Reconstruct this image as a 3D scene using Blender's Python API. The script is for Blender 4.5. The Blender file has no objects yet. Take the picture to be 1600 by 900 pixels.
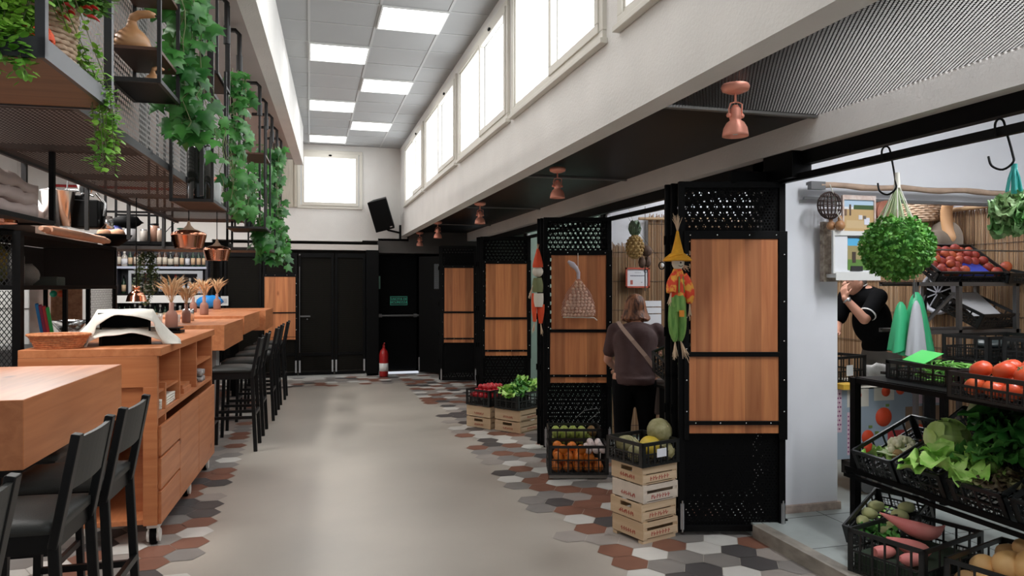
import bpy, bmesh, math, random
from mathutils import Vector, Matrix, noise as mnoise

# ------------------------------------------------------------------ camera, world, lights, exposure
SC = bpy.context.scene
COL = SC.collection
PI = math.pi
FPX = 1150.0                       # focal length in pixels of the 1600 px wide frame
YAW = math.atan(317 / FPX)         # the hall's axis lies to the left of the view
EYE = 1.6
V0 = 447
cam = bpy.data.cameras.new('camera'); camo = bpy.data.objects.new('camera', cam); COL.objects.link(camo)
cam.sensor_width = 36; cam.lens = FPX / 1600 * 36; cam.shift_y = -3 / 1600; cam.clip_start = .05; cam.clip_end = 100
camo.location = (0, 0, EYE); camo.rotation_euler = (PI / 2, 0, -YAW)
SC.camera = camo
SC.view_settings.view_transform = 'Standard'; SC.view_settings.look = 'None'
SC.view_settings.gamma = 1; SC.view_settings.use_curve_mapping = False
SC.view_settings.exposure = 0.12
W = bpy.data.worlds.new('daylight'); SC.world = W; W.use_nodes = True
W.node_tree.nodes['Background'].inputs[0].default_value = (.86, .93, 1, 1)
W.node_tree.nodes['Background'].inputs[1].default_value = .55
PANEL_E = 7.0                      # ceiling light panels
PANE_E = 4.0                       # frosted daylit panes

def area(name, loc, size, power, color=(1, 1, 1), rot=(0, 0, 0), size_y=None):
    l = bpy.data.lights.new(name, 'AREA'); l.energy = power; l.color = color; l.size = size
    if size_y: l.shape = 'RECTANGLE'; l.size_y = size_y
    o = bpy.data.objects.new(name, l); COL.objects.link(o); o.location = loc; o.rotation_euler = rot
    return o

# added rack fill, then shop, kitchen and bar lamps (some have fixtures further down)
area('rack_fill_light', (3.45, 2.2, 3.15), .2, 46, (.95, .97, 1), size_y=1.6)  # fill light added to brighten the vegetable rack, has no fixture
area('shop_tube_light', (4.5, 1.6, 3.15), .25, 24, (.93, .96, 1), size_y=1.6)
area('second_shop_tube_light', (4.4, 5.6, 3.1), .25, 42, (.95, .97, 1), size_y=1.4)
area('third_shop_tube_light', (4.2, 8.4, 3.1), .25, 35, (1, .98, .94), size_y=1.4)
area('kitchen_tube_light', (-2.5, 7.6, 3.5), .3, 165, (1, .98, .95), size_y=3)
area('near_kitchen_tube_light', (-2.1, 4.0, 3.5), .3, 90, (1, .98, .95), size_y=2)
area('bar_tube_light', (-2.3, 11.2, 3.4), .3, 50, (1, .97, .93), size_y=1.8)
area('mesh_ceiling_tube_light', (2.25, 1.6, 3.1), .3, 42, (.97, .98, 1), size_y=4)

# ------------------------------------------------------------------ geometry helpers
_s, _c = math.sin(YAW), math.cos(YAW)
def ray(u, v):
    a = (u - 800) / FPX
    return Vector((_s + a * _c, _c - a * _s, (V0 - v) / FPX))
def at(u, v, x=None, y=None, z=None, a=None, b=None):
    """the point of the plane x=, y=, z= (hall) or a=, b= (bar) seen at a photo pixel"""
    r = ray(u, v)
    if x is not None: t = x / r.x
    elif y is not None: t = y / r.y
    elif z is not None: t = (z - EYE) / r.z
    elif a is not None: t = a / (r.x * CB - r.y * SB)
    else: t = b / (r.x * SB + r.y * CB)
    return Vector((0, 0, EYE)) + r * t
TB = math.radians(2.1); SB, CB = math.sin(TB), math.cos(TB)      # the bar side is turned by two degrees
def bar(a, b, z=0): return Vector((a * CB + b * SB, -a * SB + b * CB, z))
BR = -TB

class MB:
    """collects geometry; build() links it as one mesh object"""
    def __init__(s): s.v = []; s.f = []; s.m = []; s.sm = []
    def add(s, vs, fs, mi=0, smooth=False):
        n = len(s.v); s.v += [tuple(p) for p in vs]
        for f in fs: s.f.append([n + i for i in f]); s.m.append(mi); s.sm.append(smooth)
        return s
    def box(s, x0, x1, y0, y1, z0, z1, mi=0, R=None, o=None):
        vs = [Vector((x, y, z)) for z in (z0, z1) for y in (y0, y1) for x in (x0, x1)]
        if R is not None: vs = [R @ p for p in vs]
        if o is not None: vs = [p + Vector(o) for p in vs]
        return s.add(vs, [(0, 2, 3, 1), (4, 5, 7, 6), (0, 1, 5, 4), (2, 6, 7, 3), (0, 4, 6, 2), (1, 3, 7, 5)], mi)
    def bar(s, p0, p1, w, h=None, mi=0, up=(0, 0, 1)):
        """rectangular bar from p0 to p1"""
        h = h or w; p0 = Vector(p0); p1 = Vector(p1); d = (p1 - p0).normalized()
        u = Vector(up)
        if abs(d.dot(u)) > .98: u = Vector((0, 1, 0))
        x = d.cross(u).normalized(); y = x.cross(d).normalized()
        vs = [p + x * (i * w / 2) + y * (j * h / 2) for p in (p0, p1) for j in (-1, 1) for i in (-1, 1)]
        return s.add(vs, [(0, 2, 3, 1), (4, 5, 7, 6), (0, 1, 5, 4), (2, 6, 7, 3), (0, 4, 6, 2), (1, 3, 7, 5)], mi)
    def tube(s, pts, r, n=8, mi=0, cap=True, smooth=True):
        pts = [Vector(p) for p in pts]; rs = r if isinstance(r, (list, tuple)) else [r] * len(pts)
        vs = []; fs = []; prev = None
        for i, p in enumerate(pts):
            d = (pts[min(i + 1, len(pts) - 1)] - pts[max(i - 1, 0)]).normalized()
            if prev is None:
                u = Vector((0, 0, 1)) if abs(d.z) < .9 else Vector((1, 0, 0))
                x = d.cross(u).normalized()
            else:
                x = (prev - d * prev.dot(d)).normalized()
            prev = x; y = d.cross(x)
            for k in range(n):
                t = 2 * PI * k / n; vs.append(p + (x * math.cos(t) + y * math.sin(t)) * rs[i])
        for i in range(len(pts) - 1):
            for k in range(n):
                k2 = (k + 1) % n; fs.append((i * n + k, i * n + k2, (i + 1) * n + k2, (i + 1) * n + k))
        s.add(vs, fs, mi, smooth)
        if cap:
            m = len(pts) - 1
            s.add(vs[:n], [tuple(range(n))[::-1]], mi); s.add(vs[m * n:], [tuple(range(n))], mi)
        return s
    def lathe(s, prof, n=20, o=(0, 0, 0), R=None, mi=0, smooth=True):
        """profile [(r, z)...] turned about z"""
        o = Vector(o); vs = []; fs = []
        for r, z in prof:
            for k in range(n):
                t = 2 * PI * k / n; p = Vector((r * math.cos(t), r * math.sin(t), z))
                if R is not None: p = R @ p
                vs.append(p + o)
        for i in range(len(prof) - 1):
            for k in range(n):
                k2 = (k + 1) % n; fs.append((i * n + k, i * n + k2, (i + 1) * n + k2, (i + 1) * n + k))
        return s.add(vs, fs, mi, smooth)
    def ball(s, c, r, nu=12, nv=8, mi=0, jit=0, seed=0, R=None, fr=3.0):
        if not isinstance(r, (tuple, list)): r = (r, r, r)
        c = Vector(c); vs = []; fs = []
        for i in range(nv + 1):
            ph = PI * i / nv
            for k in range(nu):
                t = 2 * PI * k / nu
                p = Vector((math.sin(ph) * math.cos(t), math.sin(ph) * math.sin(t), math.cos(ph)))
                if jit:
                    j = 1 + jit * mnoise.noise(p * fr + Vector((seed * 7.1, seed * 3.3, 0))); 
                else: j = 1
                p = Vector((p.x * r[0] * j, p.y * r[1] * j, p.z * r[2] * j))
                if R is not None: p = R @ p
                vs.append(c + p)
        for i in range(nv):
            for k in range(nu):
                k2 = (k + 1) % nu; fs.append((i * nu + k, (i + 1) * nu + k, (i + 1) * nu + k2, i * nu + k2))
        return s.add(vs, fs, mi, True)
    def prism(s, pts, d, mi=0):
        """polygon (3D points) extruded by vector d"""
        n = len(pts); d = Vector(d); a = [Vector(p) for p in pts]; b = [p + d for p in a]
        fs = [tuple(range(n))[::-1], tuple(range(n, 2 * n))] + [(i, (i + 1) % n, n + (i + 1) % n, n + i) for i in range(n)]
        return s.add(a + b, fs, mi)
    def cone(s, p0, p1, r0, r1, n=12, mi=0, smooth=True):
        return s.tube([p0, p1], [r0, r1], n, mi, True, smooth)
    def build(s, name, mat, parent=None, bev=0, loc=None, rz=0, sub=0, recalc=True, weld=False):
        me = bpy.data.meshes.new(name); me.from_pydata(s.v, [], s.f)
        for m in (mat if isinstance(mat, (list, tuple)) else [mat]): me.materials.append(m)
        me.polygons.foreach_set('material_index', s.m); me.polygons.foreach_set('use_smooth', s.sm)
        me.update()
        if weld or recalc:
            bm = bmesh.new(); bm.from_mesh(me)
            if weld: bmesh.ops.remove_doubles(bm, verts=bm.verts, dist=1e-5)
            if recalc: bmesh.ops.recalc_face_normals(bm, faces=bm.faces)
            bm.to_mesh(me); bm.free()
        o = bpy.data.objects.new(name, me); COL.objects.link(o)
        if parent: o.parent = parent
        if loc is not None: o.location = loc
        if rz: o.rotation_euler = (0, 0, rz)
        if bev:
            b = o.modifiers.new('bevel', 'BEVEL'); b.width = bev; b.segments = 2; b.limit_method = 'ANGLE'
        if sub:
            b = o.modifiers.new('sub', 'SUBSURF'); b.levels = sub; b.render_levels = sub
        return o

def thing(name, label, cat, loc=(0, 0, 0), rz=0, group=None, rot=None):
    o = bpy.data.objects.new(name, None); COL.objects.link(o); o.empty_display_size = .1
    o.location = loc; o.rotation_euler = rot if rot is not None else (0, 0, rz)
    return tag(o, label, cat, group)
def tag(o, label, cat, group=None, kind=None):
    o['label'] = label; o['category'] = cat
    if group: o['group'] = group
    elif 'group' in o: del o['group']
    if kind: o['kind'] = kind
    return o
def struct(name, mb, mat, **k):
    o = mb.build(name, mat, **k)
    if not k.get('parent'): o['kind'] = 'structure'
    return o
def sroot(name, loc=(0, 0, 0), rz=0):
    o = bpy.data.objects.new(name, None); COL.objects.link(o); o.location = loc; o.rotation_euler = (0, 0, rz); o['kind'] = 'structure'
    return o
def dup(src, loc=None, rot=None, label=None, group=None, scale=None):
    def rec(o, par):
        c = o.copy(); COL.objects.link(c)
        if par is not None: c.parent = par
        for ch in list(o.children): rec(ch, c)
        return c
    r = rec(src, None)
    if loc is not None: r.location = loc
    if rot is not None: r.rotation_euler = rot if isinstance(rot, (tuple, list)) else (0, 0, rot)
    if scale is not None: r.scale = scale if isinstance(scale, (tuple, list)) else (scale,) * 3
    if label: r['label'] = label
    if group: r['group'] = group
    return r

# ------------------------------------------------------------------ materials
MATS = {}
def mat(name, color, rough=.5, metal=0, var=0, vs=8, bump=0, bs=40, emit=0, ecol=None, coat=0, alpha=None, trans=0, color2=None, rvar=0, scale=(1, 1, 1), spec=.5, sss=0, ramp=(.35, .65)):
    if name in MATS: return MATS[name]
    m = bpy.data.materials.new(name); m.use_nodes = True; nt = m.node_tree; N = nt.nodes; L = nt.links
    b = N['Principled BSDF']; b.inputs['Roughness'].default_value = rough; b.inputs['Metallic'].default_value = metal
    b.inputs['Base Color'].default_value = (*color, 1); b.inputs['Specular IOR Level'].default_value = spec
    if coat: b.inputs['Coat Weight'].default_value = coat
    if trans: b.inputs['Transmission Weight'].default_value = trans
    if alpha is not None: b.inputs['Alpha'].default_value = alpha
    if emit: b.inputs['Emission Color'].default_value = (*(ecol or color), 1); b.inputs['Emission Strength'].default_value = emit
    if var or bump or color2:
        tc = N.new('ShaderNodeTexCoord'); mp = N.new('ShaderNodeMapping'); mp.inputs['Scale'].default_value = scale
        L.new(tc.outputs['Object'], mp.inputs[0])
    if var or color2:
        n = N.new('ShaderNodeTexNoise'); n.inputs['Scale'].default_value = vs; n.inputs['Detail'].default_value = 5
        L.new(mp.outputs[0], n.inputs['Vector'])
        r = N.new('ShaderNodeValToRGB'); r.color_ramp.elements[0].position = ramp[0]; r.color_ramp.elements[1].position = ramp[1]
        c2 = color2 or tuple(min(1, c * (1 + var)) for c in color); c1 = color if color2 else tuple(c * (1 - var) for c in color)
        r.color_ramp.elements[0].color = (*c1, 1); r.color_ramp.elements[1].color = (*c2, 1)
        L.new(n.outputs[0], r.inputs[0]); L.new(r.outputs[0], b.inputs['Base Color'])
        if rvar:
            mr = N.new('ShaderNodeMapRange'); mr.inputs[3].default_value = rough - rvar; mr.inputs[4].default_value = rough + rvar
            L.new(n.outputs[0], mr.inputs[0]); L.new(mr.outputs[0], b.inputs['Roughness'])
    if bump:
        n2 = N.new('ShaderNodeTexNoise'); n2.inputs['Scale'].default_value = bs; n2.inputs['Detail'].default_value = 4
        L.new(mp.outputs[0], n2.inputs['Vector'])
        bp = N.new('ShaderNodeBump'); bp.inputs['Strength'].default_value = bump; bp.inputs['Distance'].default_value = .01
        L.new(n2.outputs[0], bp.inputs['Height']); L.new(bp.outputs[0], b.inputs['Normal'])
    MATS[name] = m; return m

def wood(name, c1, c2, axis='x', plank=0, paxis='x', rough=.45, knots=True, dens=1.0):
    """grain runs along axis; boards of width plank side by side along paxis"""
    if name in MATS: return MATS[name]
    m = bpy.data.materials.new(name); m.use_nodes = True; nt = m.node_tree; N = nt.nodes; L = nt.links
    b = N['Principled BSDF']; b.inputs['Roughness'].default_value = rough
    tc = N.new('ShaderNodeTexCoord'); mp = N.new('ShaderNodeMapping')
    k = [22 * dens, 22 * dens, 22 * dens]; k['xyz'.index(axis)] = 1.4 * dens; mp.inputs['Scale'].default_value = k
    L.new(tc.outputs['Object'], mp.inputs[0]); vec = mp.outputs[0]
    add = N.new('ShaderNodeVectorMath'); add.operation = 'ADD'; L.new(vec, add.inputs[0])
    sep = N.new('ShaderNodeSeparateXYZ'); L.new(tc.outputs['Object'], sep.inputs[0])
    wn = None
    if plank:
        d = N.new('ShaderNodeMath'); d.operation = 'DIVIDE'; d.inputs[1].default_value = plank; L.new(sep.outputs['XYZ'.index(paxis.upper())], d.inputs[0])
        fl = N.new('ShaderNodeMath'); fl.operation = 'FLOOR'; L.new(d.outputs[0], fl.inputs[0])
        wn = N.new('ShaderNodeTexWhiteNoise'); wn.noise_dimensions = '1D'; L.new(fl.outputs[0], wn.inputs['W'])
        sc = N.new('ShaderNodeVectorMath'); sc.operation = 'SCALE'; L.new(wn.outputs['Color'], sc.inputs[0]); sc.inputs['Scale'].default_value = 30
        L.new(sc.outputs[0], add.inputs[1])
    n = N.new('ShaderNodeTexNoise'); n.inputs['Scale'].default_value = 1; n.inputs['Detail'].default_value = 6; n.inputs['Distortion'].default_value = .6
    L.new(add.outputs[0], n.inputs['Vector'])
    r = N.new('ShaderNodeValToRGB'); r.color_ramp.elements[0].position = .3; r.color_ramp.elements[1].position = .7
    r.color_ramp.elements[0].color = (*c1, 1); r.color_ramp.elements[1].color = (*c2, 1); L.new(n.outputs[0], r.inputs[0])
    out = r.outputs[0]
    if plank:
        mr = N.new('ShaderNodeMapRange'); mr.inputs[3].default_value = .76; mr.inputs[4].default_value = 1.14; L.new(wn.outputs['Value'], mr.inputs[0])
        mx = N.new('ShaderNodeVectorMath'); mx.operation = 'SCALE'; L.new(out, mx.inputs[0]); L.new(mr.outputs[0], mx.inputs['Scale']); out = mx.outputs[0]
    if knots:
        mk = N.new('ShaderNodeMapping'); kk = [9, 9, 9]; kk['xyz'.index(axis)] = 4; mk.inputs['Scale'].default_value = kk; L.new(tc.outputs['Object'], mk.inputs[0])
        vo = N.new('ShaderNodeTexVoronoi'); vo.inputs['Scale'].default_value = .55; L.new(mk.outputs[0], vo.inputs['Vector'])
        kr = N.new('ShaderNodeValToRGB'); kr.color_ramp.elements[0].position = .05; kr.color_ramp.elements[1].position = .13
        kr.color_ramp.elements[0].color = (.45, .33, .25, 1); kr.color_ramp.elements[1].color = (1, 1, 1, 1); L.new(vo.outputs['Distance'], kr.inputs[0])
        mu = N.new('ShaderNodeMix'); mu.data_type = 'RGBA'; mu.blend_type = 'MULTIPLY'; mu.inputs[0].default_value = .8
        L.new(out, mu.inputs[6]); L.new(kr.outputs[0], mu.inputs[7]); out = mu.outputs[2]
    L.new(out, b.inputs['Base Color'])
    bp = N.new('ShaderNodeBump'); bp.inputs['Strength'].default_value = .12; bp.inputs['Distance'].default_value = .004
    L.new(n.outputs[0], bp.inputs['Height']); L.new(bp.outputs[0], b.inputs['Normal'])
    MATS[name] = m; return m

def perf(name, color, pitch, rad, ax='xz', diamond=False, rough=.55, metal=.0, stretch=1.732, inv=False):
    """sheet metal with a hexagonal or diamond lattice of holes cut through it"""
    if name in MATS: return MATS[name]
    m = bpy.data.materials.new(name); m.use_nodes = True; nt = m.node_tree; N = nt.nodes; L = nt.links
    b = N['Principled BSDF']; b.inputs['Base Color'].default_value = (*color, 1); b.inputs['Roughness'].default_value = rough; b.inputs['Metallic'].default_value = metal; b.inputs['Specular IOR Level'].default_value = .12
    tc = N.new('ShaderNodeTexCoord'); sp = N.new('ShaderNodeSeparateXYZ'); L.new(tc.outputs['Object'], sp.inputs[0])
    def M(op, a, bb=None):
        q = N.new('ShaderNodeMath'); q.operation = op
        for i, w in enumerate((a, bb)):
            if w is None: continue
            if isinstance(w, (int, float)): q.inputs[i].default_value = w
            else: L.new(w, q.inputs[i])
        return q.outputs[0]
    U = M('DIVIDE', sp.outputs['xyz'.index(ax[0])], pitch); V = M('DIVIDE', sp.outputs['xyz'.index(ax[1])], pitch * stretch)
    ds = []
    for off in (0, .5):
        x = M('ABSOLUTE', M('SUBTRACT', M('FRACT', M('ADD', U, off + 100)), .5)); y = M('ABSOLUTE', M('SUBTRACT', M('FRACT', M('ADD', V, off + 100)), .5))
        if diamond: ds.append(M('ADD', x, y))
        else: ds.append(M('SQRT', M('ADD', M('MULTIPLY', x, x), M('MULTIPLY', M('MULTIPLY', y, stretch), M('MULTIPLY', y, stretch)))))
    dmin = M('MINIMUM', ds[0], ds[1]); solid = M('GREATER_THAN', dmin, rad)
    tr = N.new('ShaderNodeBsdfTransparent'); mx = N.new('ShaderNodeMixShader'); L.new(solid, mx.inputs[0]); L.new(tr.outputs[0], mx.inputs[1]); L.new(b.outputs[0], mx.inputs[2])
    L.new(mx.outputs[0], N['Material Output'].inputs['Surface'])
    MATS[name] = m; return m

def emitter(name, color, strength):
    m = bpy.data.materials.new(name); m.use_nodes = True; nt = m.node_tree
    e = nt.nodes.new('ShaderNodeEmission'); e.inputs[0].default_value = (*color, 1); e.inputs[1].default_value = strength
    nt.links.new(e.outputs[0], nt.nodes['Material Output'].inputs['Surface']); MATS[name] = m; return m

M_plaster = mat('plaster', (.74, .72, .69), .8, var=.03, vs=3, bump=.25, bs=60)
M_plaster_warm = mat('plaster_warm', (.62, .58, .54), .8, var=.04, vs=3, bump=.2, bs=60)
M_barceil = mat('bar_ceiling', (.42, .38, .36), .85, var=.04, vs=2)
M_shopwall = mat('shop_wall', (.78, .79, .83), .7, var=.02, vs=3)
M_greenwall = mat('green_wall', (.33, .45, .38), .7, var=.03, vs=3)
M_black = mat('black_steel', (.0015, .0015, .0017), .5, spec=.14)
M_blackm = mat('black_matt', (.002, .002, .0022), .8, spec=.1)
M_dark = mat('dark_brown', (.035, .028, .025), .6)
M_tile = mat('ceiling_tile', (.36, .362, .36), .9, var=.03, vs=1.3, bump=.1, bs=150)
M_tbar = mat('tbar', (.42, .42, .41), .6)
M_frame = mat('window_frame', (.66, .63, .56), .5)
M_panel = emitter('light_panel', (1, .99, .97), PANEL_E)
M_pane = emitter('frosted_pane', (.93, .97, 1), PANE_E)
M_ply = wood('shutter_board', (.46, .145, .05), (.66, .26, .095), 'z', .105, 'x')
M_bench = wood('bench_wood', (.49, .165, .06), (.64, .25, .105), 'y', .0, 'x', rough=.4)
M_benchx = wood('bench_wood_x', (.46, .15, .055), (.60, .235, .095), 'x', .0, 'x', rough=.4)
M_crate = wood('crate_wood', (.55, .38, .22), (.72, .54, .36), 'x', .0, 'x', rough=.7, knots=False)
M_cratey = wood('crate_wood_y', (.55, .38, .22), (.72, .54, .36), 'y', .0, 'x', rough=.7, knots=False)
M_perf = perf('perforated_sheet', (.0012, .0012, .0015), .021, .27, 'xz')
M_perf_low = perf('perforated_sheet_low', (.0012, .0012, .0015), .021, .17, 'xz')
M_perf_back = perf('perforated_sheet_rear', (.0012, .0012, .0015), .05, .36, 'xz')
M_perf_big = perf('hex_sheet', (.0015, .0015, .0018), .026, .36, 'xz')
M_perf_y = perf('perforated_panel_grey', (.30, .29, .28), .03, .31, 'yz')
M_perf_f = perf('perforated_trough', (.032, .022, .018), .024, .20, 'yx')
M_exp = perf('expanded_metal', (.05, .05, .052), .030, .30, 'yx', diamond=True, stretch=.6, metal=.6)
M_expk = perf('expanded_screen', (.02, .02, .02), .03, .38, 'yz', diamond=True, stretch=1.4)
M_expx = perf('expanded_screen_front', (.02, .02, .02), .03, .38, 'xz', diamond=True, stretch=1.4)
M_copper = mat('copper', (.78, .32, .2), .16, 1)
M_copperb = mat('copper_brushed', (.95, .40, .29), .4, .35)
M_chrome = mat('chrome', (.75, .75, .75), .2, 1)
M_zinc = mat('zinc', (.55, .55, .56), .35, .9)
M_grey_steel = mat('grey_steel', (.16, .16, .16), .4, .7)
M_white = mat('white_plastic', (.75, .75, .73), .4)
M_paper = mat('paper', (.78, .79, .82), .8)
M_glass_d = mat('dark_glass', (.01, .012, .01), .06)
M_leather = mat('dark_leather', (.028, .030, .028), .5, bump=.15, bs=200)
M_stool = mat('stool_wood', (.004, .004, .0045), .4, spec=.3)
M_cloth = mat('cream_cloth', (.80, .76, .68), .9, var=.05, vs=10, bump=.2, bs=150)

# ------------------------------------------------------------------ structure
Y_END = 13.45
XR = 1.6                                # hall side of the clerestory wall
# floor: concrete strip with borders of hexagonal tiles
fl = MB()
fl.add([(-6, -6, 0), (6, -6, 0), (6, 15, 0), (-6, 15, 0)], [(0, 1, 2, 3)], 0)
rf = random.Random(5)
R6 = .119; dx = 1.5 * R6; dy = math.sqrt(3) * R6
for i in range(-26, 17):
    for j in range(4, 70):
        x = i * dx; y = j * dy + (dy / 2 if i % 2 else 0)
        e = rf.random() * .34
        edge = -.86 + .03 * (y - 4) * .35
        right = 1.62 + .1 * math.sin(y * 1.1)
        if not (x < -.56 - e * .5 - .008 * abs(y - 8.5) or x > 1.58 + .35 * (e - .1) or y > 12.6 - e * 1.5): continue
        if y > Y_END - .02 and x < 1.1: continue
        k = rf.random(); mi = 1 if k < .2 else 2 if k < .4 else 3 if k < .6 else 4 if k < .8 else 5
        fl.add([(x + (R6 - .0022) * math.cos(q * PI / 3), y + (R6 - .0022) * math.sin(q * PI / 3), .0025) for q in range(6)], [tuple(range(6))], mi)
M_conc = mat('concrete', (.46, .418, .365), .38, var=.07, vs=1.2, bump=.03, bs=30, rvar=.1)
hexm = [mat('hex_white', (.66, .64, .6), .4, var=.06, vs=5), mat('hex_grey', (.25, .23, .215), .45, var=.06, vs=5), mat('hex_dark', (.085, .078, .078), .45, var=.08, vs=5),
        mat('hex_terracotta', (.235, .105, .07), .45, var=.1, vs=5), mat('hex_beige', (.36, .32, .29), .45, var=.05, vs=5)]
struct('floor', fl, [M_conc] + hexm, recalc=False)

# hall ceiling with T-bars, tile pitch .61 x .59
ce = MB(); CZ = 4.1
ce.box(-1.2, 1.75, -6, Y_END, CZ, CZ + .1, 0)
for k in range(-1, 4):
    x = .615 * k if k else 0
    ce.box(x - .012, x + .012, -6, Y_END, CZ - .006, CZ, 1)
YL = [7.2 + .59 * k for k in range(-22, 11)]
for y in YL: ce.box(-1.2, 1.6, y - .008, y + .008, CZ - .005, CZ, 1)
struct('ceiling', ce, [M_tile, M_tbar], recalc=True)
# bar ceiling (lower, plastered) and the rest of the room's shell
bc = MB(); bc.box(-6, -.6, -6, 12.1, 3.6, 3.7); bc.box(-6, -1.2, 12.1, Y_END + .2, 4.1, 4.2); bc.box(-6, -.6, 12.05, 12.1, 3.6, 4.2)
o = struct('ceiling.001', bc, M_barceil); o.location = (0, 0, 0); o.rotation_euler = (0, 0, BR)
lb = MB(); lb.box(-.655, -.53, -6, 12.0, 3.5, 4.12)
o = struct('trim_1', lb, M_plaster); o.rotation_euler = (0, 0, BR)

# clerestory wall on the right with its five windows
WZ0, WZ1 = 2.97, 3.98
units = [(1.55, 3.62), (3.82, 5.74), (5.86, 7.95), (8.1, 10.4), (10.56, 12.67)]
# further windows go on behind the photographer
units = [(-3.0, -.9), (-.7, 1.35)] + units
rw = MB(); rw.box(XR, XR + .13, -6, Y_END, 2.5, WZ0); rw.box(XR, XR + .13, -6, Y_END, WZ1, CZ + .1)
ys = [-6] + [q for u in units for q in u] + [Y_END]
for i in range(0, len(ys), 2): rw.box(XR, XR + .13, ys[i], ys[i + 1], WZ0, WZ1)
struct('wall_right', rw, M_plaster)
def rect_frame(mb, x, y0, y1, z0, z1, w, d, mi=0):
    mb.box(x, x + d, y0, y1, z0, z0 + w, mi); mb.box(x, x + d, y0, y1, z1 - w, z1, mi)
    mb.box(x, x + d, y0, y0 + w, z0 + w, z1 - w, mi); mb.box(x, x + d, y1 - w, y1, z0 + w, z1 - w, mi)
for n, (y0, y1) in enumerate(units):
    r = sroot('window_%d' % (n + 1), (XR, y0, WZ0)); w = y1 - y0; h = WZ1 - WZ0
    f = MB(); rect_frame(f, -.025, 0, w, 0, h, .06, .09); f.box(-.005, .06, w * .5 - .03, w * .5 + .03, .06, h - .06)
    f.box(-.045, 0, -.02, w + .02, -.02, .012)
    f.build('window_frame', M_frame, r, bev=.004)
    for k in (0, 1):
        a0, a1 = (.06, w * .5 - .03) if k == 0 else (w * .5 + .03, w - .06)
        s_ = MB(); wd = .03 if k else .055
        rect_frame(s_, -.035 if k == 0 else -.012, a0 - .01, a1 + .01, .055, h - .05, wd, .045)
        s_.build('sash', M_frame, r, bev=.004)
        p = MB(); p.box(.02, .026, a0 + wd - .01, a1 - wd + .01, .055 + wd, h - .05 - wd); p.build('pane', M_pane, r)
    hd = MB(); hd.ball((-.045, w * .27, h - .075), (.012, .03, .016)); hd.build('window_handle', M_black, r)

# end wall: shutters below, white wall and a square window above
ew = MB(); yb = Y_END
ew.box(-6, -.2, yb, yb + .2, 2.40, 4.2); ew.box(-.2, .92, yb, yb + .2, 2.40, 2.97); ew.box(-.2, .92, yb, yb + .2, 4.0, 4.2); ew.box(.92, 1.75, yb, yb + .2, 2.42, 4.2)
ew.box(-6, -1.6, yb, yb + .2, 0, 2.4)
struct('wall_back', ew, M_plaster)
eb = MB(); eb.box(-1.62, 1.2, yb - .05, yb + .12, 2.24, 2.34)
struct('trim_2', eb, M_plaster_warm)
eb = MB(); eb.box(1.2, 5.5, yb + .0, yb + .2, 2.2, 2.46)
eb.box(1.73, 5.5, yb, yb + .2, 2.46, 3.4); struct('trim_3', eb, mat('grey_lintel', (.09, .083, .078), .8))
eb = MB(); eb.box(-1.6, 1.22, yb - .15, yb + .05, 0, .04)
struct('trim_4', eb, mat('threshold_steel', (.55, .55, .53), .3, .6))
r = sroot('window_8', (-.2, yb, 2.97)); f = MB()
for (a0, a1, b0, b1) in ((0, 1.12, 0, .06), (0, 1.12, .97, 1.03), (0, .06, .06, .97), (1.06, 1.12, .06, .97)): f.box(a0, a1, -.03, .05, b0, b1)
f.build('window_frame', M_frame, r, bev=.004); f = MB()
for (a0, a1, b0, b1) in ((.07, 1.05, .05, .11), (.07, 1.05, .90, .98), (.07, .12, .11, .9), (1.0, 1.05, .11, .9)): f.box(a0, a1, -.045, .02, b0, b1)
f.build('sash', M_frame, r, bev=.004); f = MB(); f.box(.11, 1.01, .0, .01, .1, .91); f.build('pane', M_pane, r)
f = MB(); f.ball((.56, -.05, .94), (.03, .012, .016)); f.build('window_handle', M_black, r)
f = MB(); f.box(-.66, -.2, yb - .04, yb, 2.98, 3.98); f.box(-.25, -.2, yb - .06, yb, 2.98, 3.98)
struct('trim_5', f, mat('beige_panel', (.50, .46, .38), .6, var=.1, vs=6, scale=(6, 6, .6)))

# dark passage ceiling over the shops' fronts: mesh near, black sheets further off
mc = MB(); mc.add([(1.72, -6, 2.59), (2.86, -6, 2.59), (2.86, 3.65, 2.59), (1.72, 3.65, 2.59)], [(0, 1, 2, 3)])
struct('ceiling.002', mc, M_exp, recalc=False)
mb = MB()
for y0, y1 in ((3.66, 6.3), (6.32, 8.95), (8.97, 11.6), (11.62, Y_END)): mb.box(1.72, 2.86, y0, y1, 2.59, 2.60)
struct('ceiling.003', mb, mat('black_sheet', (.002, .002, .0024), .45, var=.5, vs=3, spec=.25))
mb = MB(); mb.box(1.7, 2.95, -6, Y_END, 3.35, 3.4); mb.box(1.74, 1.8, -6, Y_END, 2.62, 3.35)
struct('ceiling.004', mb, mat('slab', (.30, .30, .30), .9))
mb = MB()
for y in (6.31, 8.96, 11.61, 3.655): mb.box(1.72, 2.84, y - .018, y + .018, 2.575, 2.59)
struct('trim_6', mb, mat('joint_strip', (.16, .155, .15), .4))
f = MB(); f.box(2.84, 3.0, -6, Y_END, 2.435, 3.4); struct('trim_7', f, M_plaster)
f = MB(); f.box(2.93, 2.99, -6, Y_END - .4, 2.35, 2.435); struct('trim_8', f, M_black)

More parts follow.
